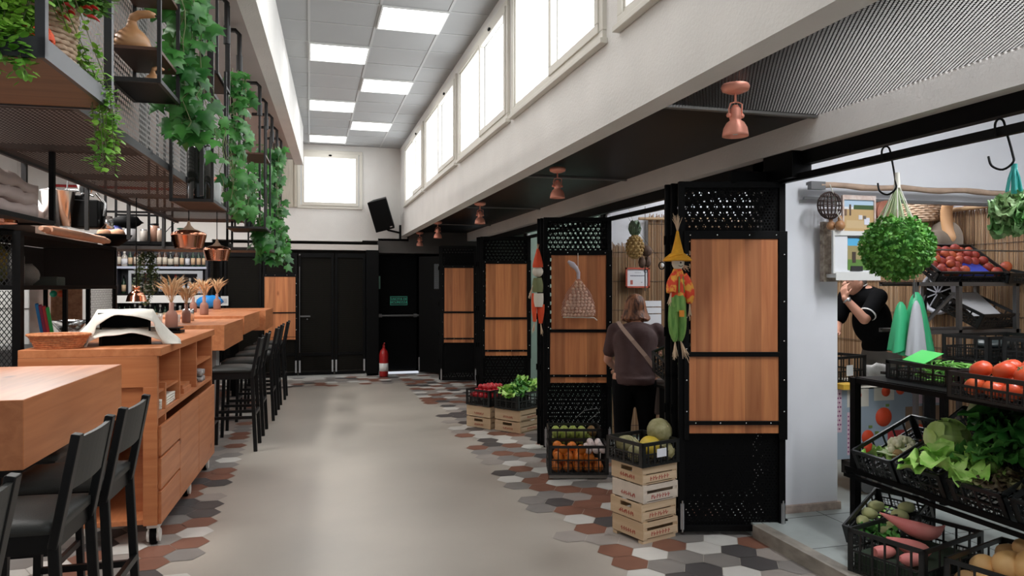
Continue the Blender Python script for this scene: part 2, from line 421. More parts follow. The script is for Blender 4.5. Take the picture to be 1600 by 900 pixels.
# shops: raised tiled platform, step edge, partitions
f = MB(); f.box(2.74, 5.5, -6, 4.28, 0.0, .08); f.box(2.80, 5.5, 4.28, 12.9, 0, .02)
struct('floor.001', f, mat('shop_tiles', (.36, .40, .385), .3, var=.12, vs=4))
f = MB()
for k in range(-4, 9):
    f.box(2.78, 5.45, k * .52 - .002, k * .52 + .002, .08, .0812) if k * .52 < 4.2 else None
for k in range(0, 7): f.box(2.8 + k * .5, 2.804 + k * .5, -2, 4.27, .08, .0812)
struct('floor.002', f, mat('grout', (.12, .12, .11), .9))
f = MB(); f.box(2.715, 2.80, -6, 4.1, .0, .084); struct('trim_9', f, mat('step_edge', (.30, .27, .23), .5, var=.25, vs=14, scale=(1, .5, 1)))
f = MB(); f.box(2.93, 3.49, 4.27, 4.42, 0, 2.2); f.box(2.93, 5.45, 4.27, 4.42, 2.2, 3.3)

struct('wall_front', f, M_shopwall)
f = MB(); f.box(2.94, 3.5, 4.245, 4.27, .0, .13); struct('baseboard_front', f, mat('skirting', (.42, .33, .28), .6, var=.2, vs=20))
f = MB(); f.box(3.0, 5.5, 7.1, 7.2, 0, 1.9, 1); f.box(3.0, 5.5, 7.1, 7.2, 1.9, 3.3, 0)
struct('wall_middle', f, [M_shopwall, M_greenwall])
f = MB(); f.box(2.95, 5.5, 9.95, 10.05, 0, 3.3); f.box(2.95, 5.5, 12.6, 12.7, 0, 3.3)
struct('wall_far', f, mat('grey_green_wall', (.27, .36, .31), .7))
f = MB(); f.box(5.45, 5.55, -6, 14, 0, 3.5); struct('wall_side', f, M_shopwall)
f = MB(); f.box(2.9, 5.55, -6, 14, 3.3, 3.4); struct('ceiling.005', f, mat('shop_ceiling', (.6, .62, .65), .8))

# kitchen / bar side shell
f = MB(); f.box(-4.6, -4.5, -6, 14, 0, 4.1); struct('wall_left', f, M_plaster)
# dark room behind the emergency door and behind the end shutters
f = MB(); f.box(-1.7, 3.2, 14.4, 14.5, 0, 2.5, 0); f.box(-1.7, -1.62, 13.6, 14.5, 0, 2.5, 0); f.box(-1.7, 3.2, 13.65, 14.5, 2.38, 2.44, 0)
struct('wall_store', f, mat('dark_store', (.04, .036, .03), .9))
# ------------------------------------------------------------------ ceiling light panels
def ceiling_light(x, y, label):
    t = thing('ceiling_light', label, 'ceiling light', (x, y, CZ), group='square light panels in the hall ceiling')
    f = MB()
    for a in ((-.305, .305, -.295, -.28), (-.305, .305, .28, .295), (-.305, -.29, -.28, .28), (.29, .305, -.28, .28)): f.box(*a, -.02, .0)
    f.build('frame', M_white, t)
    f = MB(); f.box(-.29, .29, -.28, .28, -.012, -.004); f.build('diffuser', M_panel, t)
LX = (.307, .93)
pan = [(1, 6.9, 'largest nearest square light panel in the hall ceiling, right row'), (0, 8.1, 'nearest light panel of the left row in the hall ceiling'),
       (1, 9.27, 'middle light panel of the right row in the hall ceiling'), (0, 10.47, 'middle light panel of the left row in the hall ceiling'),
       (1, 11.64, 'farthest light panel of the right row, near the end wall'), (0, 12.83, 'farthest light panel of the left row, right above the end window')]
for s_, y, lab in pan: ceiling_light(LX[s_], y, lab)
for k, y in enumerate((5.72, 4.55, 3.35, 2.2, 0, -2.2, -4.4)):
    ceiling_light(LX[k % 2 == 1], y, 'square light panel in the ceiling above the photographer')

# ------------------------------------------------------------------ folding shutters
LW, LH = .66, 2.27
def leaf_frame(mb, w=LW, z0=.03, z1=LH, d=.035, t=.04):
    mb.box(0, t, -d, 0, z0, z1); mb.box(w - t, w, -d, 0, z0, z1); mb.box(t, w - t, -d, 0, z0, z0 + t); mb.box(t, w - t, -d, 0, z1 - t, z1)
def bolts(mb, pts, r=.0055):
    for x, z in pts: mb.ball((x, -.058, z), (r, .004, r), 8, 4)
def make_shutter(label, loc, rz, w, folded=2, top_mat=M_perf, hs=1.0):
    t = thing('folding_shutter', label, 'shutter', loc, rz, 'folding metal shutters with wooden boards along the shops')
    f = MB(); leaf_frame(f, w)
    f.box(.04, w - .04, -.035, 0, 1.89, 1.94); f.box(.04, w - .04, -.03, 0, .66, .69)
    f.build('leaf_frame', M_black, t, bev=.002)
    p = MB(); p.add([(.04, -.012, 1.94), (w - .04, -.012, 1.94), (w - .04, -.012, LH - .04), (.04, -.012, LH - .04)], [(0, 1, 2, 3)])
    p.build('upper_perforated_panel', top_mat, t, recalc=False)
    p = MB(); p.add([(.04, -.012, .07), (w - .04, -.012, .07), (w - .04, -.012, .66), (.04, -.012, .66)], [(0, 1, 2, 3)])
    p.build('lower_perforated_panel', M_perf_low, t, recalc=False)
    # folded table: black angle frame and two wooden boards
    f = MB(); f.box(.03, .062, -.055, -.035, .62, 1.95); f.box(w - .05, w + .005, -.055, -.035, .62, 1.95); f.box(.062, w - .05, -.055, -.035, 1.90, 1.95)
    f.box(.055, w - .045, -.06, -.035, 1.15, 1.18); f.box(.055, w - .045, -.06, -.035, .715, .74)
    f.build('board_frame', M_black, t, bev=.002)
    for z0, z1, a, b in ((1.18, 1.90, .075, w - .055), (.74, 1.15, .055, w - .04), (.66, .715, .065, w - .045)):
        b_ = MB(); b_.box(a, b, -.046, -.036, z0, z1); b_.build('wooden_board', M_ply, t)
    g = MB()
    bolts(g, [(.045, z) for z in (.8, 1.0, 1.2, 1.4, 1.6, 1.8)] + [(w - .018, z) for z in (.8, 1.0, 1.25, 1.5, 1.8)] + [(x * w, .727) for x in (.15, .38, .62, .85)] + [(x * w, 1.925) for x in (.1, .35, .65, .9)])
    g.build('bolt', M_chrome, t)
    for x in (.02, w - .02):
        g = MB(); g.box(x - .011, x + .011, -.046, -.036, .045, .21); g.tube([(x, -.05, .03), (x, -.05, .23)], .005, 6); g.build('floor_bolt', M_zinc, t)
    # further leaves folded behind the front one
    for k in range(folded):
        f = MB(); dxk = -.028 * (k + 1); dyk = .055 * (k + 1)
        f.box(dxk, dxk + .04, dyk, dyk + .035, .03, LH + .0); f.box(w - .05, w - .01, dyk, dyk + .035, .03, LH); f.box(dxk, w - .01, dyk, dyk + .035, .03, .07)
        f.box(dxk, w - .01, dyk, dyk + .035, LH - .04, LH); f.box(dxk, w - .01, dyk, dyk + .03, 1.0, 1.03)
        lf = f.build('folded_leaf', M_black, t, bev=.002)
        p = MB(); y = dyk + .02; p.add([(dxk + .04, y, .07), (w - .05, y, .07), (w - .05, y, LH - .04), (dxk + .04, y, LH - .04)], [(0, 1, 2, 3)]); p.build('perforated_sheet', M_perf_back, lf, recalc=False)
        g = MB()
        for z in (.35, .8, 1.3, 1.9): g.tube([(dxk - .004, dyk - .01, z - .03), (dxk - .004, dyk - .01, z + .03)], .008, 8)
        g.build('hinge', M_blackm, lf)
    return t
sh = [((2.29, 4.29, 0), (2.95, 4.11), 'nearest folded metal shutter with wooden boards, beside the white pillar', M_perf, 2),
      ((2.21, 6.86, 0), (2.85, 6.69), 'folded metal shutter with the net bag of nuts hanging on its wooden board', M_perf_big, 2),
      ((2.24, 9.74, 0), (2.90, 9.57), 'third folded shutter, standing behind the crates of radishes and greens', M_perf_big, 2),
      ((2.11, 12.16, 0), (2.70, 12.0), 'farthest folded shutter with boards, smallest of the row before the dark door', M_perf_big, 1)]
for loc, e, lab, tm, n in sh:
    d = Vector((e[0] - loc[0], e[1] - loc[1])); make_shutter(lab, loc, math.atan2(d.y, d.x), d.length, n, tm)

# steel posts, pipe rails at the shop fronts
for y, z1, lab in ((4.19, 2.33, 'black steel post at the shop front behind the nearest shutter'), (7.0, 2.33, 'black steel post behind the shutter with the nut bag'),
                   (9.8, 2.33, 'black steel post behind the third shutter'), (12.5, 2.33, 'black steel post behind the farthest shutter')):
    p = MB(); p.box(2.88, 2.96, y - .04, y + .04, .0, z1); p.box(2.85, 2.99, y - .07, y + .07, .0, .09 if y < 5 else .03)
    tag(p.build('steel_post', M_black, bev=.003), lab, 'post', 'posts of the shop fronts')
def rail(y0, y1, lab):
    t = thing('pipe_rail', lab, 'rail', (2.92, y0, 2.275), group='black rails over the shop openings')
    p = MB(); p.box(-.018, .018, 0, y1 - y0, -.02, .02); p.build('pipe', M_black, t)
    for yy in (.02, y1 - y0 - .02):
        p = MB(); p.box(-.02, .02, yy - .02, yy + .02, .02, .05); p.ball((-.022, yy, .03), .012, 8, 6); p.build('bracket', M_zinc, t)
rail(-1.5, 4.3, 'long black rail with herb hooks over the nearest shop opening')
rail(4.5, 6.95, 'black rail over the second shop opening, above the pineapple')
rail(7.1, 9.75, 'black rail over the third shop opening')
p = MB(); p.box(2.86, 3.0, 3.9, 4.2, 2.27, 2.46); p.box(2.6, 2.9, 4.16, 4.2, 2.26, 2.34)
tag(p.build('track_bracket', M_black, bev=.003), 'black track bracket above the nearest shutter, under the beam', 'bracket')
p = MB(); p.box(2.99, 3.03, 7.6, 9.4, 2.9, 2.96); tag(p.build('tube_light', emitter('tube', (1, .99, .95), 5)), 'bright tube light inside the third shop, seen over its beam', 'tube light')
for y0, x, lab in ((2.0, 4.3, 'tube light on the ceiling of the nearest shop'), (4.9, 4.4, 'tube light on the ceiling of the second shop')):
    p = MB(); p.box(x - .04, x + .04, y0, y0 + 1.5, 3.25, 3.3); tag(p.build('tube_light', MATS['tube']), lab, 'tube light')

# copper spot lamps under the black ceiling
def make_spot(label, loc, rz=0, z=2.57):
    t = thing('copper_spot_lamp', label, 'spot lamp', (loc[0], loc[1], z), rz, 'copper spot lamps under the black ceiling')
    m = MB(); m.lathe([(.0, .0), (.062, .0), (.068, -.014), (.062, -.03), (.035, -.042), (.0, -.044)], 24); m.build('ceiling_cup', M_copperb, t)
    m = MB(); m.tube([(0, 0, -.04), (0, 0, -.085)], .006, 8)
    m.tube([(-.034, 0, -.15), (-.036, 0, -.12), (-.026, 0, -.092), (0, 0, -.084), (.02, 0, -.086), (.036, 0, -.092), (.036, 0, -.15)], .0035, 6)
    m.ball((-.036, 0, -.15), (.012, .012, .012), 8, 6); m.ball((.036, 0, -.15), (.012, .012, .012), 8, 6); m.build('yoke', M_copperb, t)
    m = MB(); m.lathe([(.0, -.098), (.012, -.1), (.02, -.112), (.026, -.118), (.028, -.165), (.025, -.172), (.042, -.185), (.056, -.21), (.061, -.238), (.062, -.25), (.058, -.25), (.052, -.215), (.03, -.19), (0, -.185)], 24)
    m.build('shade', M_copperb, t)
    m = MB(); m.ball((0, 0, -.215), (.03, .03, .028), 12, 8); m.build('bulb', M_white, t)
    return t
for (u, v), lab in (((1149, 132), 'nearest copper spot lamp, under the mesh ceiling'), ((871, 262), 'second copper spot lamp from the camera, above the nut bag shutter'),
                    ((750, 316), 'third copper spot lamp under the black ceiling'), ((684, 346), 'fourth copper spot lamp, small, before the dark door'), ((645, 368), 'farthest copper spot lamp, at the end of the right beam')):
    p = at(u, v, z=2.57); p.y = min(p.y, 13.2)
    make_spot(lab, (min(p.x, 2.15), p.y))

# loudspeaker on the end wall
t = thing('loudspeaker', 'black loudspeaker tilted on a bracket beside the end window', 'loudspeaker', (1.24, 13.06, 2.86), rot=(math.radians(14), math.radians(-14), math.radians(-18)))
m = MB(); m.prism([(-.17, -.16, -.27), (.17, -.16, -.27), (.12, .17, -.27), (-.12, .17, -.27)], (0, 0, .54)); m.build('cabinet', M_black, t, bev=.008)
m = MB(); m.box(-.155, .155, -.172, -.16, -.25, .25); m.build('grille', perf('grille', (.003, .003, .003), .008, .3, 'xz'), t)
m = MB(); m.box(.1, .14, -.176, -.172, -.235, -.22); m.build('badge', M_zinc, t)
t = thing('speaker_bracket', 'black wall bracket carrying the loudspeaker', 'bracket', (1.55, 13.4, 2.56))
m = MB(); m.box(.02, .05, -.1, .0, -.12, .14); m.bar((.03, -.05, 0), (-.2, -.25, .03), .03); m.bar((-.2, -.25, .03), (-.22, -.28, .12), .04); m.build('arm', M_black, t)

# ------------------------------------------------------------------ end wall: shutters, dark doorway
M_endmesh = perf('end_mesh', (.008, .007, .005), .02, .30, 'xz')
def end_leaf(x0, x1, lab, board=False, handle=False):
    t = thing('end_shutter_leaf', lab, 'shutter', (x0, 13.42, .04), group='black mesh shutters across the end wall'); w = x1 - x0
    f = MB()
    for a in ((0, .045, .0, 2.14), (w - .045, w, 0, 2.14)): f.box(a[0], a[1], -.05, 0, a[2], a[3])
    for z0, z1 in ((0, .05), (.34, .39), (2.06, 2.14)): f.box(.045, w - .045, -.05, 0, z0, z1)
    f.build('frame', M_black, t, bev=.003)
    p = MB(); p.add([(.045, -.02, .05), (w - .045, -.02, .05), (w - .045, -.02, 2.06), (.045, -.02, 2.06)], [(0, 1, 2, 3)]); p.build('mesh_panel', M_endmesh, t, recalc=False)
    for x in (.022, w - .022):
        g = MB(); g.box(x - .014, x + .014, -.062, -.05, .05, .26); g.build('floor_bolt', M_zinc, t)
    if board:
        f = MB(); f.box(-.0, .03, -.09, -.05, .60, 1.78); f.box(w - .03, w, -.09, -.05, .60, 1.78); f.box(.03, w - .03, -.09, -.05, 1.72, 1.78); f.box(.03, w - .03, -.1, -.07, 1.09, 1.11); f.build('board_frame', M_black, t)
        for z0, z1 in ((1.11, 1.72), (.68, 1.09), (.63, .67)):
            b_ = MB(); b_.box(.03, w - .03, -.085, -.06, z0, z1); b_.build('wooden_board', M_ply, t)
        g = MB(); [g.ball((x, -.1, 1.75), .007, 8, 4) for x in (.05, .2, .4, .54)]; [g.ball((w - .015, -.092, z), .008, 8, 4) for z in (.8, 1.0, 1.2, 1.4, 1.6)]; g.build('bolt', M_chrome, t)
    if handle:
        g = MB(); g.box(.02, .2, -.075, -.055, 1.02, 1.045); g.tube([(.02, -.09, .4), (.02, -.09, 1.9)], .008, 6); g.ball((.02, -.09, 2.1), .02); g.ball((.15, -.08, .98), .015); g.build('latch', M_grey_steel, t)
end_leaf(-2.3, -1.42, 'mesh leaf of the end shutters partly hidden by the bottle shelf'); end_leaf(-1.40, -.79, 'mesh leaf of the end shutters left of the one with a wooden board')
end_leaf(-.77, -.20, 'black end shutter leaf carrying a wooden board', board=True); end_leaf(-.18, .42, 'black mesh end shutter leaf with the latch, right of the board', handle=True)
end_leaf(.44, .97, 'rightmost black mesh leaf of the end shutters')
m = MB(); m.box(.98, 1.2, 13.3, 13.5, .0, 2.24); tag(m.build('black_pillar', M_black, bev=.004), 'black boxed pillar between the end shutters and the dark doorway', 'pillar')
t = sroot('door_1', (1.2, 13.62, 0)); m = MB(); m.box(0, .72, 0, .05, .06, 2.17); m.build('door_leaf', mat('night_door', (.0015, .0015, .0018), .7, spec=.08), t)
m = MB(); m.tube([(.04, -.07, 1.06), (.76, -.07, 1.06)], .018, 10); m.box(.02, .08, -.07, 0, 1.03, 1.09); m.box(.66, .72, -.07, 0, 1.03, 1.09); m.build('push_bar', M_grey_steel, t)
m = MB(); m.box(-.02, .72, -.1, .02, 0, .03); tag(m.build('door_sill', emitter('sill_gap', (.85, .9, 1), .7), loc=(1.22, 13.6, 0)), 'strip of daylight under the dark emergency door', 'light gap')
t = sroot('door_2', (1.95, 13.45, 0), math.radians(-42)); m = MB(); m.box(0, .56, -.02, .02, .03, 2.14); m.build('door_leaf', M_black, t)
m = MB(); m.add([(.33, -.023, 1.55), (.5, -.023, 1.55), (.5, -.023, 2.0), (.33, -.023, 2.0)], [(0, 1, 2, 3)]); m.build('grille', perf('vent_grille', (.16, .17, .18), .02, .3, 'xz'), t)
m = MB(); m.box(.0, .02, -.03, -.02, .05, .3); m.build('hinge_strip', M_zinc, t)
m = MB(); m.box(2.36, 3.0, 13.3, 13.4, 0, 2.2); m.box(1.95, 2.95, 13.9, 13.95, 0, 2.2); struct('wall_door', m, M_blackm)
def text(name, body, size, loc, rot, mt, parent=None, ext=.0006):
    c = bpy.data.curves.new(name, 'FONT'); c.body = body; c.size = size; c.align_x = 'CENTER'; c.align_y = 'CENTER'; c.extrude = ext; c.space_line = .95
    c.materials.append(mt); bpy.context.view_layer.update(); o = bpy.data.objects.new(name, c); COL.objects.link(o); o.location = loc; o.rotation_euler = rot
    me = bpy.data.meshes.new_from_object(o.evaluated_get(bpy.context.evaluated_depsgraph_get())); bpy.data.objects.remove(o)
    o = bpy.data.objects.new(name, me); COL.objects.link(o); o.location = loc; o.rotation_euler = rot
    if parent: o.parent = parent
    return o
M_sign = mat('sign_green', (.004, .02, .015), .5); M_signt = emitter('sign_letters', (.08, .55, .36), .22)
t = thing('exit_sign', 'small dark green emergency exit sign on the dark door', 'sign', (1.59, 13.605, 1.33))
m = MB(); m.box(-.16, .16, 0, .01, -.085, .085); m.build('plate', M_sign, t)
m = MB()
for a in ((-.155, .155, .075, .08), (-.155, .155, -.08, -.075), (-.155, -.15, -.08, .08), (.15, .155, -.08, .08)): m.box(a[0], a[1], -.002, 0, a[2], a[3])
m.build('border', M_signt, t)
text('lettering', 'USCITA DI\nSICUREZZA', .062, (0, -.002, 0), (PI / 2, 0, 0), M_signt, t)
m = MB(); m.box(1.205, 1.24, 13.44, 13.45, 1.55, 1.78); tag(m.build('door_notice', mat('notice_green', (.10, .2, .15), .6)), 'narrow green notice on the edge of the dark doorway', 'notice')
t = thing('fire_extinguisher', 'red fire extinguisher with a white label on the floor by the dark door', 'fire extinguisher', (1.27, 13.12, .003))
m = MB(); m.lathe([(0, 0), (.07, 0), (.078, .02), (.078, .4), (.06, .46), (.03, .49), (.02, .52), (0, .52)], 20); m.build('cylinder', mat('extinguisher_red', (.35, .012, .012), .3), t)
m = MB(); m.lathe([(.0785, .10), (.0795, .10), (.0795, .24), (.0785, .24)], 20); m.build('label_band', M_white, t)
m = MB(); m.box(-.015, .015, -.03, .03, .52, .56); m.bar((0, 0, .56), (0, -.1, .6), .02, .01); m.build('valve', mat('valve_red', (.4, .02, .02), .4), t)
m = MB(); m.tube([(0, .03, .54), (.06, .05, .5), (.09, .03, .35), (.09, .0, .2)], .012, 8); m.build('hose', M_blackm, t)
# ------------------------------------------------------------------ bar counters
def barthing(name, label, cat, a, b, z=0, group=None, rz=0): return thing(name, label, cat, bar(a, b, z), BR + rz, group)
# nearest box counter: origin at its hall side near corner
g_c = 'box shaped wooden bar counters'
t = barthing('bar_counter', 'thick wooden box counter in the foreground at the left edge', 'bar counter', -1.13, 3.06, 0, g_c)
m = MB(); m.box(-1.15, 0, 0, 1.27, .92, 1.18); m.build('counter_box', M_bench, t, bev=.003)
m = MB(); m.box(-.75, -.65, .1, .2, 0, .92); m.box(-.75, -.65, 1.05, 1.15, 0, .92); m.build('leg', M_black, t, bev=.003)
# cabinet on castors
CA, CB0, CB1 = -1.06, 4.9, 6.93
t = barthing('bar_cabinet', 'wooden cabinet on white castors with open shelves and drawers', 'cabinet', CA, CB0, 0)
L = CB1 - CB0; Wd = .78
m = MB(); m.box(-Wd, 0, 0, L, 1.17, 1.22); m.build('top_board', M_bench, t, bev=.003)
m = MB(); m.box(-Wd, -.02, 0, .03, .98, 1.17); m.box(-Wd, -Wd + .3, 0, .03, .13, .98); m.box(-.10, -.02, 0, .03, .13, .98); m.box(-.22, -.02, .22, .25, .13, .98)
m.build('end_panel', M_benchx, t, bev=.002)
m = MB(); m.box(-.5, -.02, .03, L, .78, .81); m.box(-.5, -.02, .03, L, .13, .16); m.box(-.5, -.47, .03, L, .16, 1.17); m.build('shelf_board', M_bench, t, bev=.002)
for y, z0, z1 in ((.02, .81, 1.17), (.66, .81, 1.17), (1.28, .81, 1.17), (L - .03, .16, 1.17)):
    m = MB(); m.box(-.47, -.02, y, y + .03, z0, z1); m.build('divider', M_benchx, t, bev=.002)
m = MB(); m.box(-.47, -.03, 1.31, L - .03, .97, .99); m.box(-.47, -.03, .05, .66, .93, .945); m.build('inner_shelf', M_bench, t)
for z0, z1 in ((.13, .33), (.345, .535), (.55, .735)):
    m = MB(); m.box(-.02, .0, .02, .58, z0, z1); m.build('drawer', M_bench, t, bev=.004)
for y0, y1 in ((.585, 1.28), (1.29, L)):
    m = MB(); m.box(-.02, .0, y0, y1, .13, .735); m.build('door', M_bench, t, bev=.004)
M_caster = mat('castor_white', (.75, .73, .68), .4)
for y, x in ((.05, -.05), (L * .55, -.07), (L - .1, -.07), (.08, -.7), (L - .1, -.7)):
    m = MB(); m.tube([(x - .018, y + .01, .055), (x + .018, y + .01, .055)], .052, 18); o = m.build('castor', M_blackm, t)
    m = MB(); m.box(x - .035, x + .035, y - .03, y + .05, .108, .13); m.bar((x - .026, y, .11), (x - .026, y + .01, .05), .006, .05); m.bar((x + .026, y, .11), (x + .026, y + .01, .05), .006, .07)
    m.tube([(x + .02, y + .01, .055), (x + .036, y + .01, .055)], .04, 16); m.tube([(x - .02, y + .01, .055), (x - .036, y + .01, .055)], .04, 16); m.build('fork', M_caster, o)
# things on the cabinet's shelves
def bthing(mb, name, m_, label, cat, a, b, z, group=None, rz=0, bev=0):
    o = mb.build(name, m_, loc=bar(a, b, z), rz=BR + rz, bev=bev); return tag(o, label, cat, group)
def soft_slab(w, d, h, layers=1, amp=.006, seed=0):
    m = MB(); nx, ny = 14, 10
    for l in range(layers):
        z0 = l * h; vs = []; 
        for top in (0, 1):
            for i in range(nx + 1):
                for j in range(ny + 1):
                    x = (i / nx - .5) * w; y = (j / ny - .5) * d
                    n_ = mnoise.noise(Vector((x * 9 + seed, y * 9, l * 3 + top * .4))) * amp
                    e = 1 + .04 * mnoise.noise(Vector((j * .7, l * 2, seed)))
                    vs.append((x * e, y * (1 + .05 * mnoise.noise(Vector((i * .6, l * 3.1, seed)))), max(0, z0 + top * h * .92 + n_ * (1 if z0 + top else 0))))
        A = (nx + 1) * (ny + 1); fs = []
        for top in (0, 1):
            for i in range(nx):
                for j in range(ny):
                    a_ = top * A + i * (ny + 1) + j; fs.append((a_, a_ + ny + 1, a_ + ny + 2, a_ + 1) if top else (a_, a_ + 1, a_ + ny + 2, a_ + ny + 1))
        for i in range(nx):
            for j in (0, ny):
                a_ = i * (ny + 1) + j; fs.append((a_, a_ + ny + 1, A + a_ + ny + 1, A + a_) if j == 0 else (a_, A + a_, A + a_ + ny + 1, a_ + ny + 1))
        for j in range(ny):
            for i in (0, nx):
                a_ = i * (ny + 1) + j; fs.append((a_, A + a_, A + a_ + 1, a_ + 1) if i == 0 else (a_, a_ + 1, A + a_ + 1, A + a_))
        m.add(vs, fs, 0, True)
    return m
m = soft_slab(.3, .42, .016, 4, .004, 2); bthing(m, 'folded_napkins', M_cloth, 'stack of folded cream napkins in the lowest open shelf end of the cabinet', 'napkins', -1.25, 5.3, .811)
m = MB(); m.box(-.1, .1, -.14, .14, 0, .035); m.box(-.09, .09, -.13, .13, .035, .06); bthing(m, 'wooden_box', M_benchx, 'small reddish wooden box in the middle shelf of the cabinet', 'box', -1.2, 5.95, .811)
m = soft_slab(.14, .16, .05, 2, .02, 7); bthing(m, 'crumpled_cloth', mat('printed_cloth', (.6, .58, .56), .9, color2=(.15, .12, .12), vs=30), 'crumpled printed cloth in the far shelf of the cabinet', 'cloth', -1.16, 6.55, .811)
m = MB(); m.ball((0, 0, .04), (.05, .05, .04)); m.lathe([(.02, .07), (.02, .09), (0, .09)], 12); bthing(m, 'small_jar', M_copper, 'small copper jar on the far lower shelf of the cabinet', 'jar', -1.13, 6.25, .811)

# further box counters
t = barthing('bar_counter', 'wooden box counter right behind the castor cabinet', 'bar counter', -1.08, 7.65, 0, g_c)
m = MB(); m.box(-1.0, 0, 0, 1.45, .97, 1.22); m.build('counter_box', M_bench, t, bev=.003)
m = MB(); m.box(-.6, -.12, .3, .5, 0, .97); m.build('leg', mat('pillar_light', (.35, .35, .34), .5), t, bev=.003)
t = barthing('bar_counter', 'slightly raised wooden counter in the middle of the far bar', 'bar counter', -1.07, 9.14, 0, g_c)
m = MB(); m.box(-1.0, 0, 0, 1.75, 1.03, 1.25); m.build('counter_box', M_bench, t, bev=.003)
m = MB(); m.box(-.6, -.5, .3, .4, 0, 1.03); m.box(-.6, -.5, 1.3, 1.4, 0, 1.03); m.build('leg', M_black, t)
t = barthing('bar_counter', 'farthest wooden counter of the bar, before the end shutters', 'bar counter', -1.0, 11.0, 0, g_c)
m = MB(); m.box(-1.2, 0, 0, 1.2, .97, 1.255); m.build('counter_box', M_bench, t, bev=.003)
m = MB(); m.box(-.5, -.4, .3, .4, 0, .97); m.box(-.6, -.5, .9, 1.0, 0, .97); m.build('leg', M_black, t)
# low back counter (white worktop, steel front)
t = barthing('back_counter', 'grey steel service counter behind the wooden bar', 'counter', -2.9, 4.6, 0)
m = MB(); m.box(-.6, 0, 0, 7.6, .86, .9); m.build('worktop', M_grey_steel, t, bev=.003)
m = MB(); m.box(-.58, -.03, .02, 7.58, 0, .86); m.build('cabinet_body', M_dark, t)

# ------------------------------------------------------------------ bar stools
def make_stool(label, a, b, rz=0):
    t = thing('bar_stool', label, 'bar stool', bar(a, b), BR + rz, 'black bar stools with dark seats')
    # seat centre at origin, back on the +x side
    S = .2
    m = MB(); n = 8; vs = []; fs = []
    for i in range(n + 1):
        for j in range(n + 1):
            x = (i / n - .5) * 2; y = (j / n - .5) * 2
            h = .80 + .028 * (1 - abs(x) ** 3) * (1 - abs(y) ** 3)
            vs.append((x * S, y * S, h))
    A = (n + 1) ** 2
    for i in range(n):
        for j in range(n): a_ = i * (n + 1) + j; fs.append((a_, a_ + n + 1, a_ + n + 2, a_ + 1))
    rim = [i * (n + 1) for i in range(n + 1)] + [n * (n + 1) + j for j in range(1, n + 1)] + [i * (n + 1) + n for i in range(n - 1, -1, -1)] + [j for j in range(n - 1, 0, -1)]
    k = len(vs); 
    for r_ in rim: vs.append((vs[r_][0], vs[r_][1], .768))
    L_ = len(rim)
    for i in range(L_): fs.append((rim[i], k + i, k + (i + 1) % L_, rim[(i + 1) % L_]))
    fs.append(tuple(range(k, k + L_)))
    m.add(vs, fs, 0, True); m.build('seat', M_leather, t, weld=True)
    m = MB(); m.box(-.19, .19, -.19, .19, .70, .768); m.build('seat_frame', M_stool, t, bev=.003)
    for sy in (-1, 1):
        m = MB(); m.bar((.19, sy * .185, .74), (.225, sy * .195, 0), .035, .03); m.bar((.19, sy * .185, .72), (.262, sy * .185, 1.1), .03, .045); m.build('leg', M_stool, t, bev=.004)
        m = MB(); m.bar((-.17, sy * .17, .72), (-.19, sy * .185, 0), .032, .032); m.build('leg', M_stool, t, bev=.003)
    m = MB(); nb = 8; vs = []
    for s_ in (0, 1):
        for i in range(nb + 1):
            y = (i / nb - .5) * .36; cx = .012 * math.cos(y / .18 * PI / 2)
            for z, xx in ((.905, .226), (1.085, .26)): vs.append((xx + cx + s_ * .016 - .008, y, z))
    q = 2 * (nb + 1); fs = [(0, 1, q + 1, q), (q - 2, 2 * q - 2, 2 * q - 1, q - 1)]
    for i in range(nb):
        b_ = 2 * i; fs += [(b_, b_ + 2, b_ + 3, b_ + 1), (q + b_, q + b_ + 1, q + b_ + 3, q + b_ + 2), (b_, q + b_, q + b_ + 2, b_ + 2), (b_ + 1, b_ + 3, q + b_ + 3, q + b_ + 1)]
    m.add(vs, fs, 0, False); m.build('backrest', M_leather, t)
    m = MB()
    for z in (.26, ): m.bar((-.18, -.18, z), (-.18, .18, z), .022, .03); m.bar((.215, -.19, z + .1), (.215, .19, z + .1), .022, .03)
    for sy in (-1, 1): m.bar((-.18, sy * .18, .33), (.21, sy * .19, .33), .022, .028)
    m.build('stretcher', M_stool, t)
    return t
make_stool('black bar stool in the foreground with its seat beside the first counter', -1.12, 2.95)
make_stool('second black bar stool, standing right behind the foreground one', -1.12, 3.5)
make_stool('black bar stool cut off by the bottom left corner, only its back top shows', -1.1, 2.02)
make_stool('black bar stool on the far side, mostly hidden under the first counter', -1.5, 4.1, PI)
make_stool('first black stool of the far bar, next to the castor cabinet', -1.0, 7.7)
make_stool('second black stool of the far bar, its back behind the first one', -1.0, 8.45)
make_stool('third black stool of the far bar', -.97, 9.35)
make_stool('fourth black stool of the far bar', -.97, 10.15)
make_stool('farthest black stool, by the end of the bar', -.95, 11.0)

